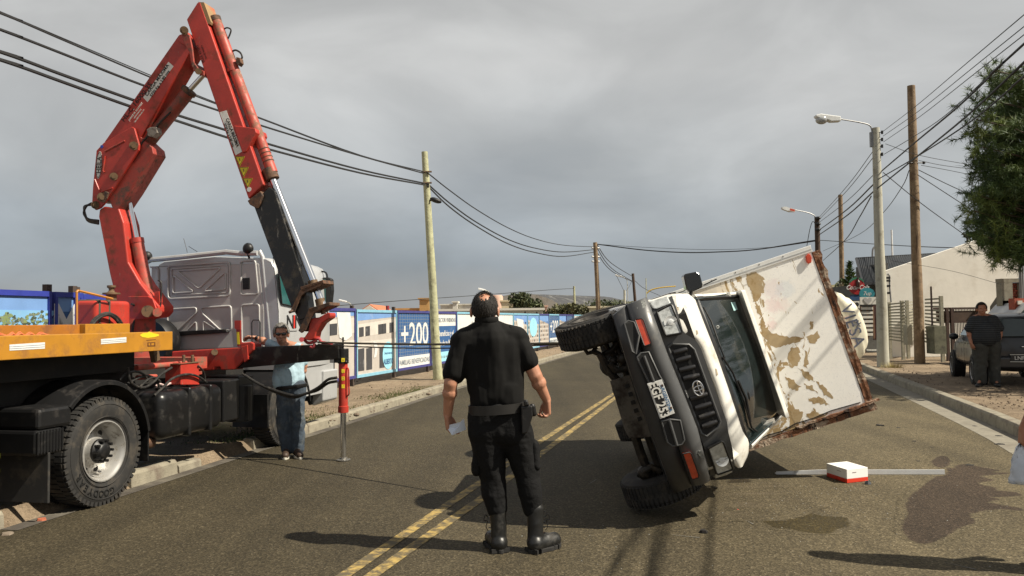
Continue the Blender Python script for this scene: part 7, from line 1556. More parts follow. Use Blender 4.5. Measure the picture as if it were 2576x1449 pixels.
def figure(name_label, J, face, skin, rad=1.0, vox=.0065, hands=((0, 0, 0), (0, 0, 0)), headk=1.0, curl=(.4, .4), hdirs=None, base=None):
    root = thing('person', name_label, 'person', loc=base); B = Vector(base); Q = {k: v - B for k, v in J.items()}
    mb = MB(); b, rot = head_mesh(mb, Q['head'], face, headk)
    mb.limb(Q['neck'], Q['head'] - Vector((0, 0, .05)), .062 * rad, .056 * rad)
    mb.limb(Q['neck'], Q['neck'] + Vector((0, 0, -.16)), .05 * rad, .09 * rad); mb.limb(Q['neck'] + Vector((0, 0, -.16)), Q['pelvis'], .10 * rad, .11 * rad, 18, (1.1, .8, 1))
    for s in 'LR':
        mb.limb(Q['neck'], Q['sh' + s], .06 * rad, .065 * rad); mb.limb(Q['sh' + s], Q['el' + s], .055 * rad, .045 * rad); mb.limb(Q['el' + s], Q['wr' + s], .046 * rad, .029 * rad)
        m_ = Q['el' + s].lerp(Q['wr' + s], .3); mb.ball(m_, .050 * rad, 12, 8)
        mb.limb(Q['hip' + s], Q['kn' + s], .085 * rad, .06 * rad); mb.limb(Q['kn' + s], Q['an' + s], .055 * rad, .04 * rad); mb.limb(Q['an' + s], Q['an' + s].lerp(Q['toe' + s], .6) - Vector((0, 0, .02)), .035, .03)
        i = 'LR'.index(s); hd = hdirs[i]; 
        if hd: hand(mb, Q['wr' + s], hd[0], hd[1], curl[i], fat=min(1.12, rad ** .5), sign=hd[2] if len(hd) > 2 else 1)
    o = mb.build('body', skin, root, remesh=vox, sm=3)
    return root, Q, b, rot
def garment(name, limbs, m, root, vox=.011, sm=4, fa_=.014, fb2=.02):
    mb = MB()
    for l_ in limbs: mb.limb(*l_[:4], 18, l_[4] if len(l_) > 4 else None)
    o = mb.build(name, m, root, remesh=vox, sm=sm); return folds(o, fa_, fb2)
def hair_shell(c, f, k, name, m, root, keep, thick=.012, jit=.006):
    f = Vector(f).normalized(); u = Vector((0, 0, 1)); r = f.cross(u).normalized(); rn = random.Random(4); mb = MB(); n_, m_ = 56, 40; vs = {}
    for i in range(m_ + 1):
        for j in range(n_):
            t_ = math.pi * i / m_; a_ = 2 * math.pi * j / n_; d = Vector((math.sin(t_) * math.cos(a_), math.sin(t_) * math.sin(a_), math.cos(t_)))
            rr = .1 * k + thick + rn.uniform(-jit, jit) * .5; vs[(i, j)] = (c + r * d.x * rr * .83 + f * (d.y * rr * 1.0 - .008 * k) + u * (d.z * rr * 1.0 + .018 * k), d)
    idx = {}; V = []; F_ = []
    def gi(k_):
        if k_ not in idx: idx[k_] = len(V); V.append(vs[k_][0])
        return idx[k_]
    for i in range(m_):
        for j in range(n_):
            q = [(i, j), (i + 1, j), (i + 1, (j + 1) % n_), (i, (j + 1) % n_)]; d = sum((vs[x][1] for x in q), Vector()) / 4
            if keep(d, rn): F_.append([gi(x) for x in q])
    mb.add(V, F_); o = mb.build(name, m, root, solid=thick * 1.2); o.data.shade_smooth()
    sb = MB(); cc = c + u * .018
    for _ in range(2600):
        q = [V[i_] for i_ in rn.choice(F_)]; p = q[0].lerp(q[2], rn.random()).lerp(q[1].lerp(q[3], rn.random()), rn.random()); n_r = (p - cc).normalized(); dn = (u * -1 + f * -.25); dn = (dn - n_r * dn.dot(n_r)); dn = (dn.normalized() + Vector((rn.gauss(0, .25), rn.gauss(0, .25), rn.gauss(0, .25))) + n_r * .18).normalized(); sd_ = dn.cross(n_r).normalized() * .0013; p = p + n_r * thick * .5
        sb.add([p - sd_, p + sd_, p + dn * rn.uniform(.015, .03)], [(0, 1, 2)])
    s_o = sb.build('hair_strands', m, o, fix=False); s_o['kind'] = 'stuff'; return o
# ------------------------------------------------ policeman-like man in black
YP = 5.85
zp = lambda x, y: (1026 + x * .5011, 694.5 + y * .5011)
J_ = lambda x, y, dy=0: P(*zp(x, y), YP + dy)
base = Vector((J_(520, 1370).x, YP, 0))
J = dict(head=J_(386, 172, .02), neck=J_(398, 262, .01), shL=J_(268, 335, .02), shR=J_(560, 322, .02), elL=J_(215, 540, -.03), wrL=J_(200, 695, .03), elR=J_(640, 500, .0), wrR=J_(697, 622, .06),
         pelvis=J_(460, 740, .02), hipL=J_(385, 790, .02), hipR=J_(545, 790, .02), knL=J_(432, 985, .05), knR=J_(600, 985, .05), anL=J_(450, 1290, .04), anR=J_(645, 1290, .02), toeL=J_(420, 1365, .26), toeR=J_(735, 1345, .12))
fz = Vector((.03, 1, -.10)).normalized()
man, Q, hb, hrot = figure('man in black uniform and boots standing with his back to the camera', J, fz, SKIN, 1.14, .006, headk=1.10, curl=(.55, .95), hdirs=((Vector((.12, .10, -1)), Vector((.35, .9, .1))), (Vector((.02, .10, -1)), Vector((-.45, .9, .1)), -1)), base=base)
def keep1(d, rn):
    if d.y > .45 and d.z < .55: return False          # face
    if d.z < -.42 and d.y > -.3: return False
    if d.z < -.80: return False
    if d.y > -.05 and abs(d.x) > .8 and d.z < .1: return False
    bx_ = (d.x - .06) / .52; bz_ = (d.z - .64) / .34; q = bx_ * bx_ + bz_ * bz_
    if q < 1 and d.y < .3: return rn.random() < .04 + max(0, q - .45) * 1.3
    return True
hair_shell(Q['head'], fz, 1.10, 'hair', HAIRB, man, keep1, .005, .004)
K = lambda x, y, dy=0: J_(x, y, dy) - base
shirt = garment('shirt', [
    (K(397, 278, .01), K(405, 340, .01), .098, .12), (K(398, 264, .01), K(268, 333, .02), .088, .086), (K(398, 264, .01), K(556, 322, .02), .088, .084),
    (K(395, 268), K(285, 312), .075, .078), (K(395, 268), K(548, 304), .075, .078), (K(358, 350), K(380, 560), .12, .12, (1, .85, 1)), (K(500, 345), K(502, 560), .12, .12, (1, .85, 1)), (K(425, 330), K(440, 590), .15, .14, (1, .9, 1)),
    (K(388, 560), K(392, 622), .12, .12, (1, .95, 1)), (K(500, 560), K(504, 622), .12, .12, (1, .95, 1)), (K(285, 318), K(255, 400), .080, .082), (K(255, 400), K(232, 488), .080, .086), (K(542, 312), K(575, 370), .076, .078), (K(575, 370), K(604, 428), .076, .078), (K(394, 238, .005), K(397, 270, .01), .084, .092)], UNI, man, .009, 5, .002, .009)
mb = MB(); c_ = K(395, 222, .012); mb.tube([c_ + Vector((.080 * math.cos(a * math.pi / 12), .083 * math.sin(a * math.pi / 12), .012 * math.sin(a * math.pi / 12) * 0)) for a in range(25)], .020, 8, flat=(.5, .5, 1.3)); mb.build('collar', UNI, shirt, smooth=True)
for (x0, y0, x1, y1) in ((510, 262, 570, 292), (255, 300, 310, 272)):
    a, b = K(x0, y0 - 3, -.02), K(x1, y1 - 3, -.02); mb = MB(); mb.prism([a + Vector((0, -.03, 0)), b + Vector((0, -.03, 0)), b + Vector((0, .03, .0)), a + Vector((0, .03, 0))], (0, 0, .014)); mb.build('epaulette', UNI, shirt, bev=.005)
for s_, (x0, x1, y0, y1) in (('L', (165, 290, 490, 528)), ('R', (575, 662, 480, 420))): pass
trs = garment('trousers', [
    (K(395, 680), K(398, 780), .135, .142, (1, .88, 1)), (K(515, 680), K(527, 780), .135, .142, (1, .88, 1)), (K(455, 690), K(462, 770), .15, .14, (1, .85, 1)),
    (K(395, 790, .02), K(422, 985, .05), .135, .105), (K(422, 985, .05), K(434, 1090, .04), .098, .094), (K(434, 1090, .04), K(448, 1165, .04), .092, .078), (K(405, 1075, .04), K(465, 1080, .03), .04, .04),
    (K(545, 790, .02), K(598, 985, .05), .128, .098), (K(598, 985, .05), K(613, 1090, .03), .092, .088), (K(613, 1090, .03), K(626, 1165, .03), .086, .074), (K(585, 1078, .03), K(642, 1085, .03), .04, .04)], UNT, man, .009, 3, .009, .013)
for (x, y, r_, sx) in ((352, 930, .075, -1), (634, 905, .075, 1)):
    mb = MB(); mb.limb(K(x, y - 55, .01), K(x + sx * 6, y + 40, .02), .05, .055, 14, (.75, 1, 1)); o = mb.build('cargo_pocket', UNT, trs, remesh=.01, sm=2); folds(o, .01, .01)
mb = MB(); rows = []
cb = K(450, 662); 
for i in range(33):
    a = 2 * math.pi * i / 32; 
    for dz, rr in ((-.034, 1.0), (.034, 1.0), (.034, .96), (-.034, .96)): rows.append(cb + Vector((.214 * math.cos(a) * rr, .158 * math.sin(a) * rr, dz + .012 * math.cos(a))))
mb.add(rows, [(i * 4 + k, i * 4 + (k + 1) % 4, (i + 1) * 4 + (k + 1) % 4, (i + 1) * 4 + k) for i in range(32) for k in range(4)])
belt = mb.build('belt', mat('belt_webbing', (.013, .012, .011), .5, vary=.2), man, smooth=True)
mb = MB(); a = K(600, 640, -.12); mb.prism([K(*p, -.14) for p in ((568, 655), (625, 650), (628, 700), (600, 790), (572, 795))], (0, .05, 0)); mb.prism([K(*p, -.15) for p in ((580, 625), (600, 622), (612, 650), (585, 655))], (0, .06, 0)); mb.build('holster', BLK, belt, bev=.010)
mb = MB(); mb.limb(K(625, 655, -.10), K(632, 690, -.09), .022, .022); mb.build('pouch', BPL, belt)
for s_, sh_, an, toe, ll in ((-1, K(452, 1175, .03), K(458, 1335, .02), K(420, 1362, .20), -1), (1, K(640, 1170, .02), K(640, 1335, .0), K(735, 1342, .11), 1)):
    mb = MB(); mb.limb(sh_, an, .062, .058); heel = an + Vector((0, -.02, -.005)); mb.limb(an, heel, .066, .064); heel.z = .062; toe.z = .055; mb.limb(heel, toe, .060, .054); mb.limb(an + Vector((0, 0, -.01)), heel.lerp(toe, .6) + Vector((0, 0, .015)), .06, .05)
    bt = mb.build('boot', BOOT, man, remesh=.008, sm=3); folds(bt, .006, .0)
    d_ = (toe - heel); d_.z = 0; d_.normalize(); pr = Vector((d_.y, -d_.x, 0)); L_ = (toe - heel).length
    out_ = []
    for k in range(24):
        a = 2 * math.pi * k / 24; e = math.cos(a); out_.append(heel + d_ * (L_ / 2 + (L_ / 2 + .062) * e) + pr * (.058 + .01 * (e > 0)) * math.sin(a))
    for p in out_: p.z = .0
    mb = MB(); mb.prism(out_, (0, 0, .030)); so = mb.build('sole', SOLE, bt, bev=.004)
    for k in range(6):
        c_ = heel + d_ * (-.04 + L_ * 1.15 * k / 5); mb = MB(); mb.box((c_.x, c_.y, .02), (.012, .135, .03), Matrix.Rotation(math.atan2(d_.y, d_.x), 3, 'Z')); mb.build('sole_lug', SOLE, so) if k in (0, 1, 4, 5) else None
    mb = MB(); c_ = sh_.lerp(an, .25) + Vector((ll * .075, .03, 0)); mb.tube(bez([c_ + Vector((0, 0, .0)), c_ + Vector((ll * .02, -.01, .02)), c_ + Vector((ll * .03, -.01, -.02)), c_ + Vector((ll * .005, 0, -.03)), c_ + Vector((ll * .015, 0, -.07)), c_ + Vector((ll * .0, 0, -.10))]), .003, 5)
    for k in range(5): c2 = sh_.lerp(an, .15 + k * .16) + Vector((ll * .055, .05, 0)); mb.tube([c2 + Vector((-.02, .02, 0)), c2 + Vector((.02, -.02, .01))], .004, 5)
    mb.build('bootlace', BLK, bt)
PAPM = mat('pale_paper', (.62, .68, .78), .7, vary=.06)
mb = MB(); h_ = J['wrL'] + Vector((.035, -.02, -.10)); mb.add([h_ + Vector(v) for v in ((-.05, 0, .02), (.0, -.03, -.045), (.07, -.02, .05), (.02, .0, .0), (.10, .0, -.01), (.085, -.01, .075))], [(0, 1, 3), (1, 4, 5, 3), (0, 3, 2)]); o = mb.build('folded_paper', PAPM, solid=.002); tag(o, 'pale folded paper in the left hand of the man in black', 'paper')
# ------------------------------------------------ man in the pale blue shirt by the crane controls
YQ = 10.1; zq = lambda x, y: (647.2 + x * .2724, 789.3 + y * .2724)
J_ = lambda x, y, dy=0: P(*zq(x, y), YQ + dy)
base = Vector((J_(320, 1330).x, YQ, 0)); K = lambda x, y, dy=0: J_(x, y, dy) - base
J = dict(head=J_(222, 185), neck=J_(250, 285, .03), shL=J_(175, 300, .05), shR=J_(390, 320, .05), elL=J_(80, 262, .08), wrL=J_(-12, 222, .10), elR=J_(430, 480, .12), wrR=J_(400, 620, .16),
         pelvis=J_(320, 700, .02), hipL=J_(260, 740, .02), hipR=J_(370, 730, .02), knL=J_(240, 980, -.04), knR=J_(370, 980, -.03), anL=J_(280, 1240, .0), anR=J_(365, 1240, 0), toeL=J_(255, 1325, -.22), toeR=J_(390, 1320, -.20))
fz = Vector((.25, -1, -.05)).normalized()
m2, Q, hb, hrot = figure('man in pale blue shirt, jeans and sunglasses reaching for the crane levers', J, fz, SKIN, 1.05, .0075, headk=1.0, curl=(.6, .5), hdirs=((Vector((-1, .0, .10)), Vector((0, -1, .4)), -1), (Vector((0, 0, -1)), Vector((0, -1, 0)))), base=base)
def keep2(d, rn):
    if d.y > .50 and d.z < .62 + rn.uniform(-.05, .05): return False
    if d.z < -.25 and d.y > -.2: return False
    if d.z < -.5: return False
    if d.y > .1 and abs(d.x) > .7 and d.z < -.1: return False
    return True
hair_shell(Q['head'], fz, 1.0, 'hair', HAIRG, m2, keep2, .014, .010)
SHB = mat('pale_blue_shirt', (.36, .50, .58), .8, dirt=((.22, .33, .40), .25, 5), vary=.12, vscale=5, bump=(9, .6, .02))
garment('shirt', [(K(250, 300, .03), K(185, 300, .04), .062, .068), (K(250, 300, .03), K(380, 318, .05), .062, .072), (K(250, 370, .02), K(242, 620, .0), .115, .135, (1, .85, 1)), (K(330, 370, .03), K(345, 590, .02), .125, .13, (1, .85, 1)), (K(290, 540), K(300, 610), .155, .15, (1, .95, 1)), (K(180, 300, .05), K(110, 274, .07), .066, .060), (K(385, 325, .05), K(420, 440, .1), .066, .066), (K(215, 640, .0), K(230, 680, .0), .10, .09, (1, .9, 1))], SHB, m2, .009, 3, .010, .02)
JNS = mat('worn_denim', (.045, .062, .085), .85, dirt=((.13, .14, .14), .40, 5), vary=.3, vscale=8, bump=(14, .6, .02))
tj = garment('jeans', [(K(275, 690), K(270, 740), .135, .13, (1, .85, 1)), (K(355, 680), K(360, 740), .135, .13, (1, .85, 1)), (K(262, 750), K(240, 980, -.04), .112, .088), (K(238, 980, -.04), K(282, 1240, 0), .092, .085), (K(362, 750), K(372, 980, -.03), .108, .086), (K(375, 980, -.03), K(372, 1240), .090, .088)], JNS, m2, .010, 3, .02, .02)
mb = MB(); cb = K(315, 672); mb.tube([cb + Vector((.195 * math.cos(a * math.pi / 12), .155 * math.sin(a * math.pi / 12) + .01, .02 * math.cos(a * math.pi / 12))) for a in range(25)], .024, 6, flat=(.3, .3, 1)); mb.build('belt', BLK, m2, smooth=True)
fo = Vector(fz); ri = fo.cross(Vector((0, 0, 1))).normalized()
mb = MB()
for s in (-1, 1): mb.ball(Q['head'] + fo * .098 + ri * s * .035 + Vector((0, 0, .004)), .032, 14, 8, (1.05, .35, .62), Matrix((ri, fo, Vector((0, 0, 1)))).transposed()); mb.tube([Q['head'] + fo * .09 + ri * s * .065 + Vector((0, 0, .012)), Q['head'] + fo * .0 + ri * s * .088 + Vector((0, 0, .01))], .005, 5)
mb.tube([Q['head'] + fo * .108 + ri * .03 + Vector((0, 0, .01)), Q['head'] + fo * .108 - ri * .03 + Vector((0, 0, .01))], .005, 5); mb.build('sunglasses', mat('shiny_black', (.008, .008, .008), .1, coat=.8), m2, smooth=True)
mb = MB(); w_ = Q['wrL'].lerp(Q['elL'], .12); d_ = (Q['elL'] - Q['wrL']).normalized(); mb.lathe([(.036, -.012), (.040, 0), (.036, .012)], w_, d_, 20); mb.ball(w_ + Vector((0, -.036, .01)), .02, 12, 6, (1, .4, 1)); mb.build('wristwatch', BLK, m2, smooth=True)
SHO = mat('brown_trainer', (.05, .03, .02), .6, vary=.3); SHS = mat('trainer_sole', (.55, .52, .45), .6)
for an, toe in ((K(272, 1290, -.02), K(258, 1325, -.22)), (K(362, 1285, -.02), K(395, 1318, -.2))):
    an.z = .07; toe.z = .045; mb = MB(); mb.limb(an, toe, .048, .045); mb.limb(an + Vector((0, 0, .02)), an.lerp(toe, .5), .045, .04); sh2 = mb.build('shoe', SHO, m2, remesh=.009, sm=2)
    d_ = toe - an; d_.z = 0; L_ = d_.length; d_.normalize(); pr = Vector((d_.y, -d_.x, 0)); o_ = [an + d_ * (L_ / 2 + (L_ / 2 + .05) * math.cos(k * math.pi / 10)) + pr * .05 * math.sin(k * math.pi / 10) for k in range(20)]
    for p in o_: p.z = .0
    MBs = MB(); MBs.prism(o_, (0, 0, .028)); MBs.build('sole', SHS, sh2, bev=.004)
# ------------------------------------------------ man by the parked car
YR = 17.1; zr = lambda x, y: (2052 + x * .2942, 568 + y * .2942)
J_ = lambda x, y, dy=0: P(*zr(x, y), YR + dy)
base = Vector((J_(1470, 1350).x, YR, .13)); K = lambda x, y, dy=0: J_(x, y, dy) - base
J = dict(head=J_(1418, 712), neck=J_(1425, 768, .02), shL=J_(1345, 800, .02), shR=J_(1525, 795, .02), elL=J_(1308, 905, .02), wrL=J_(1328, 1000, -.05), elR=J_(1578, 900, .02), wrR=J_(1568, 1000, -.05),
         pelvis=J_(1455, 1000, .02), hipL=J_(1405, 1020, .02), hipR=J_(1510, 1020, .02), knL=J_(1405, 1180, 0), knR=J_(1520, 1180, 0), anL=J_(1408, 1315, .0), anR=J_(1535, 1315, 0), toeL=J_(1385, 1350, -.2), toeR=J_(1560, 1350, -.2))
fz = Vector((-.35, -1, 0)).normalized()
m3, Q, hb, hrot = figure('heavy man in a striped polo standing in the shade by the parked car', J, fz, SKIN2, 1.15, .0095, headk=1.12, curl=(.5, .5), hdirs=((Vector((.1, -.1, -1)), Vector((0, -1, 0)), -1), (Vector((-.1, -.1, -1)), Vector((0, -1, 0)))), base=base)
hair_shell(Q['head'], fz, 1.12, 'hair', HAIRB, m3, keep2, .012, .006)
STRm = bpy.data.materials.new('striped_polo'); STRm.use_nodes = True; t = STRm.node_tree; tcn = t.nodes.new('ShaderNodeTexCoord'); wv = t.nodes.new('ShaderNodeTexWave'); wv.bands_direction = 'Z'; wv.inputs['Scale'].default_value = 7; wv.inputs['Distortion'].default_value = .4; rr = t.nodes.new('ShaderNodeValToRGB'); ramp(rr, [(.80, (.010, .012, .015)), (.9, (.045, .05, .055))]); t.links.new(tcn.outputs['Object'], wv.inputs['Vector']); t.links.new(wv.outputs['Fac'], rr.inputs[0]); t.links.new(rr.outputs[0], t.nodes['Principled BSDF'].inputs['Base Color']); t.nodes['Principled BSDF'].inputs['Roughness'].default_value = .85  # tree shade put into the cloth colour: both stripe tones darkened
garment('polo_shirt', [(K(1425, 785, .02), K(1350, 800, .02), .085, .085), (K(1425, 785, .02), K(1525, 797, .02), .085, .085), (K(1395, 830), K(1400, 955, -.02), .17, .20, (1, .8, 1)), (K(1490, 830), K(1500, 955, -.02), .17, .20, (1, .8, 1)), (K(1345, 805), K(1312, 880), .09, .09), (K(1525, 800), K(1572, 875), .09, .09), (K(1450, 900, -.05), K(1455, 950, -.07), .22, .22)], STRm, m3, .012, 3, .008, .016)
garment('trousers', [(K(1410, 985), K(1410, 1020), .2, .18, (1, .8, 1)), (K(1500, 985), K(1505, 1020), .2, .18, (1, .8, 1)), (K(1405, 1030), K(1408, 1180), .17, .12), (K(1408, 1180), K(1410, 1325), .12, .11), (K(1512, 1030), K(1525, 1180), .17, .12), (K(1525, 1180), K(1535, 1325), .12, .11)], mat('olive_grey_trousers', (.04, .04, .034), .85, vary=.2, bump=(10, .6, .02)), m3, .014, 3, .02, .02)
for an, toe in ((K(1408, 1335), K(1385, 1352, -.2)), (K(1535, 1335), K(1562, 1352, -.2))):
    an.z = .06; toe.z = .05; mb = MB(); mb.limb(an, toe, .055, .05); mb.build('shoe', BOOT, m3, remesh=.012, sm=2)
# ------------------------------------------------ bystander just outside the right edge (hand and shadow show)
base = Vector((3.63, 5.2, 0)); W_ = lambda x, y, z: base + Vector((x, y, z))
J = dict(head=W_(-.02, .02, 1.66), neck=W_(0, 0, 1.47), shL=W_(-.17, 0, 1.42), shR=W_(.19, 0, 1.42), elL=W_(-.24, -.04, 1.12), wrL=W_(-.305, .02, .935), elR=W_(.27, -.02, 1.12), wrR=W_(.27, .12, .88),
         pelvis=W_(0, 0, .95), hipL=W_(-.10, 0, .9), hipR=W_(.10, 0, .9), knL=W_(-.11, .03, .5), knR=W_(.12, .02, .5), anL=W_(-.11, 0, .09), anR=W_(.14, -.05, .09), toeL=W_(-.13, .2, .05), toeR=W_(.16, .15, .05))
m4, Q, hb, hrot = figure('bystander at the right edge, of whom only a hand holding a white bag shows', J, (-.6, 1, 0), SKIN2, 1.0, .008, curl=(.75, .4), hdirs=((Vector((-.12, .05, -1)), Vector((.2, 1, 0))), (Vector((0, 0, -1)), Vector((0, 1, 0)))), base=base)
K = lambda x, y, z: Vector((x, y, z))
hair_shell(Q['head'], (-.6, 1, 0), 1.0, 'hair', HAIRB, m4, keep2, .012, .006)
garment('shirt', [(K(0, 0, 1.43), K(-.16, 0, 1.41), .07, .075), (K(0, 0, 1.43), K(.18, 0, 1.41), .07, .075), (K(-.05, 0, 1.32), K(-.05, 0, 1.0), .15, .16, (1, .85, 1)), (K(.07, 0, 1.32), K(.07, 0, 1.0), .15, .16, (1, .85, 1)), (K(0, 0, 1.42), K(0, 0, 1.3), .12, .14), (K(-.17, 0, 1.4), K(-.22, -.02, 1.2), .07, .065), (K(.19, 0, 1.4), K(.25, -.02, 1.2), .07, .065)], mat('navy_shirt', (.03, .04, .07), .85), m4, .014)
garment('trousers', [(K(-.05, 0, .99), K(-.07, 0, .88), .155, .145, (1, .9, 1)), (K(.05, 0, .99), K(.07, 0, .88), .155, .145, (1, .9, 1)), (K(-.10, 0, .88), K(-.11, .03, .5), .11, .085), (K(-.11, .03, .5), K(-.11, 0, .1), .08, .07), (K(.10, 0, .88), K(.12, .02, .5), .11, .085), (K(.12, .02, .5), K(.14, -.05, .1), .08, .07)], JNS, m4, .014)
for an, toe in ((K(-.11, 0, .06), K(-.14, .2, .05)), (K(.14, -.05, .06), K(.17, .15, .05))): mb = MB(); mb.limb(an, toe, .05, .045); mb.build('shoe', BOOT, m4, remesh=.012, sm=2)
mb = MB(); t_ = base + Vector((-.318, .025, .84)); rn = random.Random(6)
def bagf(u, v):
    a = 2 * math.pi * u; w_ = .012 + .075 * v ** .6; return t_ + Vector((math.cos(a) * w_ * 1.0, math.sin(a) * w_ * .7, -.26 * v)) + Vector((rn.uniform(-.008, .008), rn.uniform(-.008, .008), 0))
mb.grid(bagf, 18, 9); o = mb.build('plastic_bag', mat('white_plastic_bag', (.55, .60, .68), .35, vary=.15), fix=True, solid=.001); o.data.shade_smooth(); tag(o, 'white plastic bag hanging from the hand at the right edge', 'bag')
# ================================================================== tow rope, things on the road, stains
mb = MB(); a = MT @ T.at(800, 861, 0, XB + .12); b = MF @ Vector((-.05, .70, 1.10)); b = P(1470, 862, 7.35)
ropeM = mat('tow_rope', (.075, .065, .045), .7, vary=.3, vscale=60); mb.tube(sag(a, b, .02, 16), .013, 6); a2 = MT @ T.at(800, 866, 0, XB + .12)
mb.tube(sag(a2, b, .05, 16), .008, 6); o = mb.build('tow_cable', ropeM, smooth=True); tag(o, 'taut steel tow cable from the crane hook to the tipped truck', 'cable')
# aluminium strip lying on the road
ST_ = mat('aluminium_strip', (.66, .67, .68), .38, .4, dirt=((.4, .38, .33), .2, 8), vary=.06)
a, b = G(1953, 1194), G(2377, 1194); d_ = (b - a).normalized(); n_ = Vector((-d_.y, d_.x, 0)); root = thing('metal_strip', 'long white aluminium strip lying flat on the road behind the box', 'metal strip', loc=a)
mb = MB(); L_ = (b - a).length; prof = [(0, .003), (.002, .05), (.008, .052), (.012, .012), (.05, .006), (.052, .02), (.058, .02), (.058, .003)]
rows = []
for i in range(9):
    t_ = i / 8; c_ = d_ * L_ * t_; tw = 1 if i > 1 else .6 + .4 * i / 2
    for (y, z) in prof: rows.append(c_ + n_ * y + Vector((0, 0, z * tw)))
n = len(prof); mb.add(rows, [(i * n + k, i * n + (k + 1) % n, (i + 1) * n + (k + 1) % n, (i + 1) * n + k) for i in range(8) for k in range(n)] + [tuple(range(n)), tuple(range(8 * n, 9 * n))]); mb.build('profile', ST_, root)
# white box with the red band
c0, c1, c3 = G(2080, 1199), G(2131, 1216), G(2184, 1210)
e1 = c1 - c0; e2 = c3 - c1; bxr = thing('carton', 'white cardboard box with a red lower band standing on the road', 'box', loc=c0)
h1 = P(2131, 1190, c1.y).z; h2 = P(2131, 1179 - 1, c1.y).z
e1 = (e1 - e2 * (e1.dot(e2) / e2.dot(e2))) if False else e1
def par(z0, z1, g=0): mb = MB(); mb.prism([Vector((0, 0, z0)), e1 + Vector((0, 0, z0)), e1 + e2 + Vector((0, 0, z0)), e2 + Vector((0, 0, z0))], (0, 0, z1 - z0)); return mb
hb_ = .042; ht_ = P(2131, 1181, c1.y).z
CW_ = mat('carton_white', (.80, .79, .76), .55, vary=.03); CR_ = mat('carton_red', (.62, .04, .015), .5, vary=.05)
par(.002, hb_).build('lower_band', CR_, bxr, bev=.002); lid = par(hb_, ht_ + .0).build('lid', CW_, bxr, bev=.003)
fn1 = Vector((e1.y, -e1.x, 0)).normalized(); fn1 = fn1 if fn1.y < 0 else -fn1; fn2 = Vector((e2.y, -e2.x, 0)).normalized(); fn2 = fn2 if fn2.y < 0 else -fn2
for (o1, ev, L1) in ((e1 * .62, e1, .07), (e1 + e2 * .35, e2, .05)):
    fn_ = fn1 if ev is e1 else fn2; q_ = o1 + Vector((0, 0, (hb_ + ht_) / 2 + .012)) + fn_ * .001; d_ = ev.normalized() * L1 / 2
    mb = MB(); mb.tube([q_ - d_, q_ + d_], .0028, 4); mb.build('small_print', mat('small_print', (.16, .10, .10), .6), lid)
# small broken bits
def bit(label, px, py, s, m, n_=7, flat=.5, seed=1, name='debris'):
    c_ = G(px, py); rn = random.Random(seed); mb = MB(); top = [(c_ + Vector((math.cos(a * 6.28 / n_) * s * rn.uniform(.6, 1.1), math.sin(a * 6.28 / n_) * s * rn.uniform(.6, 1.1), s * flat * rn.uniform(.6, 1.2)))) for a in range(n_)]
    bot = [Vector((p.x + (p.x - c_.x) * .2, p.y + (p.y - c_.y) * .2, .002)) for p in top]; mb.add(top + bot, [tuple(range(n_)), tuple(range(2 * n_ - 1, n_ - 1, -1))] + [(k, (k + 1) % n_, (k + 1) % n_ + n_, k + n_) for k in range(n_)]); o = mb.build(name, m); tag(o, label, 'debris'); return o
GRY = mat('broken_plastic', (.09, .10, .11), .4, vary=.3)
bit('small grey broken mechanism beside the white box with the red band', 2183, 1218, .035, GRY, 7, 1.0, 1, 'broken_part'); bit('small dark clod on the asphalt in front of the tipped truck', 1769, 1340, .03, DARK, 6, .8, 2)
bit('tiny orange chip of lens near the lower headlamp', 1856, 1282, .014, AMB, 5, .3, 3); bit('dark scrap on the road behind the box body', 2214, 1071, .06, DARK, 6, .3, 4)
for k, (x, y, s) in enumerate(((2260, 1076, .035), (2300, 1110, .03), (2345, 1125, .025), (2310, 1160, .03), (2380, 1165, .02), (2440, 1170, .04), (2512, 1097, .06), (2514, 1118, .07), (2452, 1072, .05), (2390, 1185, .02))):
    bit(['flake of dark bark near the right gutter, farthest', 'dark chip on the asphalt right of the box body', 'tiny dark chip between road and gutter', 'dark speck above the purple stain', 'dark speck on the top of the purple stain', 'flat dark flake right of the purple stain', 'dark leaf scrap on the pale gutter, upper one', 'dark leaf scrap on the pale gutter, lower one', 'dark twig scrap at the edge of the pale gutter', 'dark crumb just inside the purple stain'][k], x, y, s, DARK, 6, .12, 10 + k)
# kerb-side rubble
LT = mat('rubble', (.20, .16, .12), .9, vary=.3)
for k, (x, y, s, m_) in enumerate(((592, 0, 0, LT),)): pass
for k, (x, y, s, lab) in enumerate(((466, 1180, .05, 'lump of concrete at the broken kerb end under the truck'), (20, 1345, .05, 'brick shard in front of the broken kerb at the left edge'), (75, 1296, .07, 'pale shard lying by the rear wheel of the crane truck'), (105, 1310, .04, 'small reddish shard by the rear wheel of the crane truck'))): bit(lab, x, y, s, LT if k != 3 else mat('brick_shard', (.35, .10, .05), .9), 6, .5, 30 + k, 'rubble')
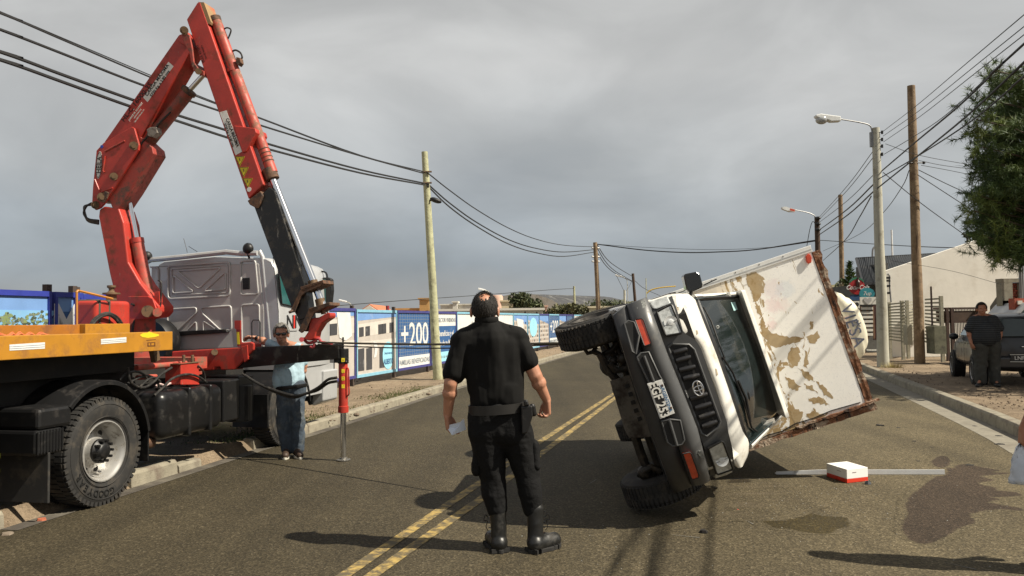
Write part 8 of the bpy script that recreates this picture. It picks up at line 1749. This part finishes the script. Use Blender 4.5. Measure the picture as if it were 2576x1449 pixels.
# stones scattered on the dirt footpath (near ones individually)
SN = mat('stone', (.16, .12, .085), .9, vary=.35); base_st = None; rn = random.Random(9)
mb = MB(); sm_ = MB(); sm_.ball((0, 0, 0), 1, 7, 4, (1, .8, .55))
for _ in range(500):
    px = rn.uniform(820, 1480); t_ = rn.random(); yk = 1078 - (px - 820) * .305; yf = 962 - (px - 820) * .165; py = yf + (yk - yf) * rn.random() - 6
    c_ = G(px, py, .11); s_ = rn.uniform(.008, .028) * (1 if rn.random() < .93 else 2); mb.ball(c_, s_, 6, 4, (1, rn.uniform(.6, 1), .6))
for _ in range(420):
    px = rn.uniform(2215, 2576); py = rn.uniform(905, 1030); c_ = G(px, py, .14)
    if (c_.x - (RK[1].x + (c_.y - RK[1].y) * .29)) < .35: continue
    mb.ball(c_, rn.uniform(.008, .026), 6, 4, (1, rn.uniform(.6, 1), .6))
o = mb.build('gravel', SN); tag(o, 'loose stones scattered over the dirt footpaths', 'gravel', kind='stuff')
# stains: thin sheets with their own outline
ZST = [.0008]
def stain(name, pts, m, z=.004, smooth=True, feather=.10):
    ZST[0] += .0002; z = ZST[0]
    q = bez([G(x, y, z) for x, y in pts + [pts[0]]], 3)[:-1] if smooth else [G(x, y, z) for x, y in pts]
    x0, x1, y0, y1 = min(p.x for p in q) - .02, max(p.x for p in q) + .02, min(p.y for p in q) - .02, max(p.y for p in q) + .02
    nx, ny = max(12, min(90, int((x1 - x0) / .03))), max(12, min(90, int((y1 - y0) / .03))); n = len(q); V, A_ = [], []
    for j in range(ny + 1):
        for i in range(nx + 1):
            x, y = x0 + (x1 - x0) * i / nx, y0 + (y1 - y0) * j / ny; ins = False; dm = 9e9
            for k in range(n):
                a, b_ = q[k], q[(k + 1) % n]
                if (a.y > y) != (b_.y > y) and x < (b_.x - a.x) * (y - a.y) / (b_.y - a.y) + a.x: ins = not ins
                dx, dy = b_.x - a.x, b_.y - a.y; t_ = max(0, min(1, ((x - a.x) * dx + (y - a.y) * dy) / (dx * dx + dy * dy + 1e-12))); dm = min(dm, math.hypot(a.x + dx * t_ - x, a.y + dy * t_ - y))
            V.append((x, y, z)); A_.append(max(0, min(1, .5 + (dm if ins else -dm) / feather)))
    w_ = nx + 1; fs = [(j * w_ + i, j * w_ + i + 1, (j + 1) * w_ + i + 1, (j + 1) * w_ + i) for j in range(ny) for i in range(nx)]
    fs = [f_ for f_ in fs if max(A_[k] for k in f_) > 0]
    mb = MB(); mb.add(V, fs); o = mb.build(name, m, fix=False); at_ = o.data.attributes.new('fade', 'FLOAT', 'POINT'); at_.data.foreach_set('value', A_); o['kind'] = 'structure'; return o
def asph_tint(name, tint, fade=None, rough=.8):
    m = ASPHALT.copy(); m.name = name; t = m.node_tree; b = t.nodes['Principled BSDF']; ln = b.inputs['Base Color'].links[0]; src = ln.from_socket; q = t.nodes.new('ShaderNodeMixRGB'); q.blend_type = 'MULTIPLY'; q.inputs[2].default_value = (*tint, 1)
    at_ = t.nodes.new('ShaderNodeAttribute'); at_.attribute_name = 'fade'; g = t.nodes.new('ShaderNodeNewGeometry'); nz_ = t.nodes.new('ShaderNodeTexNoise'); nz_.inputs['Scale'].default_value = 11; nz_.inputs['Detail'].default_value = 8; nz_.inputs['Roughness'].default_value = .7; t.links.new(g.outputs['Position'], nz_.inputs['Vector'])
    ma = t.nodes.new('ShaderNodeMath'); ma.operation = 'ADD'; t.links.new(at_.outputs['Fac'], ma.inputs[0]); t.links.new(nz_.outputs[0], ma.inputs[1]); mr = t.nodes.new('ShaderNodeMapRange'); mr.inputs['From Min'].default_value = .88; mr.inputs['From Max'].default_value = 1.12; t.links.new(ma.outputs[0], mr.inputs[0]); t.links.new(mr.outputs[0], q.inputs[0])
    t.links.new(src, q.inputs[1]); t.links.new(q.outputs[0], b.inputs['Base Color']); b.inputs['Roughness'].default_value = rough; return m
PUR = asph_tint('purple_stain', (.48, .42, .47)); OIL = asph_tint('oil_stain', (.48, .44, .26), rough=.55); WET = asph_tint('damp_stain', (.4, .36, .3), rough=.55)
zt6 = lambda x, y: (1894 + x * .2647, 1065.5 + y * .2647)
S6 = lambda pts: [zt6(*p) for p in pts]
stain('stain', S6([(1850, 400), (2000, 385), (2130, 405), (2350, 445), (2260, 465), (2500, 470), (2260, 490), (2150, 498), (2290, 535), (2240, 552), (2130, 560), (2200, 590), (2330, 612), (2300, 635), (2500, 650), (2573, 685), (2400, 695), (2250, 700), (2360, 715), (2220, 750), (2380, 775), (2560, 805), (2570, 830), (2330, 812), (2180, 830), (2060, 860), (2120, 930), (2080, 955), (1980, 985), (1930, 1010), (1850, 1060), (1760, 1110), (1680, 1145), (1580, 1140), (1470, 1090), (1430, 1030), (1420, 960), (1470, 860), (1450, 790), (1480, 700), (1580, 620), (1680, 540), (1740, 500), (1830, 495)]), PUR, smooth=False)
stain('stain', S6([(1730, 330), (1790, 305), (1860, 330), (1870, 390), (1800, 420), (1720, 400), (1700, 360)]), PUR, z=.0045)
stain('stain', S6([(50, 895), (180, 870), (290, 840), (330, 790), (420, 785), (540, 830), (610, 865), (720, 885), (870, 890), (910, 930), (930, 975), (830, 990), (740, 1040), (620, 1045), (480, 1030), (370, 1005), (230, 995), (130, 950)]), OIL)
stain('stain', S6([(300, 680), (400, 672), (480, 690), (550, 705), (470, 718), (360, 710)]), WET); stain('stain', S6([(360, 745), (450, 742), (460, 752), (370, 756)]), WET)
stain('stain', [(1830, 1212), (1850, 1204), (1885, 1206), (1888, 1216), (1862, 1226), (1835, 1222)], WET, z=.005)
def dust_mat():
    m = ASPHALT.copy(); m.name = 'scuffed_dust'; t = m.node_tree; b = t.nodes['Principled BSDF']; src = b.inputs['Base Color'].links[0].from_socket; g = t.nodes.new('ShaderNodeNewGeometry'); mp = t.nodes.new('ShaderNodeMapping'); mp.inputs['Scale'].default_value = (.8, 3, 1); n_ = t.nodes.new('ShaderNodeTexNoise'); n_.inputs['Scale'].default_value = 2.2; n_.inputs['Detail'].default_value = 8; t.links.new(g.outputs['Position'], mp.inputs[0]); t.links.new(mp.outputs[0], n_.inputs['Vector'])
    r_ = t.nodes.new('ShaderNodeValToRGB'); ramp(r_, [(.50, 0), (.78, .5)]); t.links.new(n_.outputs[0], r_.inputs[0]); q = t.nodes.new('ShaderNodeMixRGB'); q.inputs[2].default_value = (.14, .11, .08, 1); at_ = t.nodes.new('ShaderNodeAttribute'); at_.attribute_name = 'fade'; mu_ = t.nodes.new('ShaderNodeMath'); mu_.operation = 'MULTIPLY'; t.links.new(at_.outputs['Fac'], mu_.inputs[0]); t.links.new(r_.outputs[0], mu_.inputs[1]); t.links.new(mu_.outputs[0], q.inputs[0]); t.links.new(src, q.inputs[1]); t.links.new(q.outputs[0], b.inputs['Base Color']); return m
stain('dust_patch', [(1780, 1300), (1800, 1230), (1890, 1215), (1990, 1225), (2010, 1250), (1960, 1275), (1900, 1290), (1850, 1310)], dust_mat(), z=.003, feather=.6)
mb = MB(); rn = random.Random(21)
for _ in range(260):
    x, y = (rn.gauss(2060, 130), rn.gauss(1262, 34)) if rn.random() < .6 else (rn.uniform(1300, 2560), rn.uniform(1150, 1440))
    c_ = G(x, y, .002); s_ = rn.uniform(.0015, .005); a_ = rn.uniform(0, 6.28); d1 = Vector((math.cos(a_), math.sin(a_), 0)) * s_ * 1.6; d2 = Vector((-math.sin(a_), math.cos(a_), 0)) * s_
    mb.add([c_ + d1, c_ + d2, c_ - d1, c_ - d2, c_ + Vector((0, 0, s_))], [(0, 1, 4), (1, 2, 4), (2, 3, 4), (3, 0, 4)])
o = mb.build('glass_chips', mat('pale_chips', (.24, .235, .21), .6, vary=.4, vscale=3), fix=False); tag(o, 'tiny pale chips of glass and grit strewn over the road', 'debris', kind='stuff')
# scratches on the asphalt
SCRM = mat('road_scratch', (.15, .145, .13), .9); mb = MB()
for (x0, y0, x1, y1) in ((2375, 1414, 2455, 1432), (1480, 1218, 1500, 1206), (1690, 1345, 1760, 1352), (1880, 1310, 1895, 1318)):
    a, b = G(x0, y0, .0045), G(x1, y1, .0045); d_ = (b - a).normalized(); s_ = Vector((d_.y, -d_.x, 0)) * .006; mb = MB(); mb.add([a - s_ * .3, b - s_, b + s_, a + s_ * .3], [(0, 1, 2, 3)]); o = mb.build('road_scratch', SCRM, fix=False); o['kind'] = 'structure'
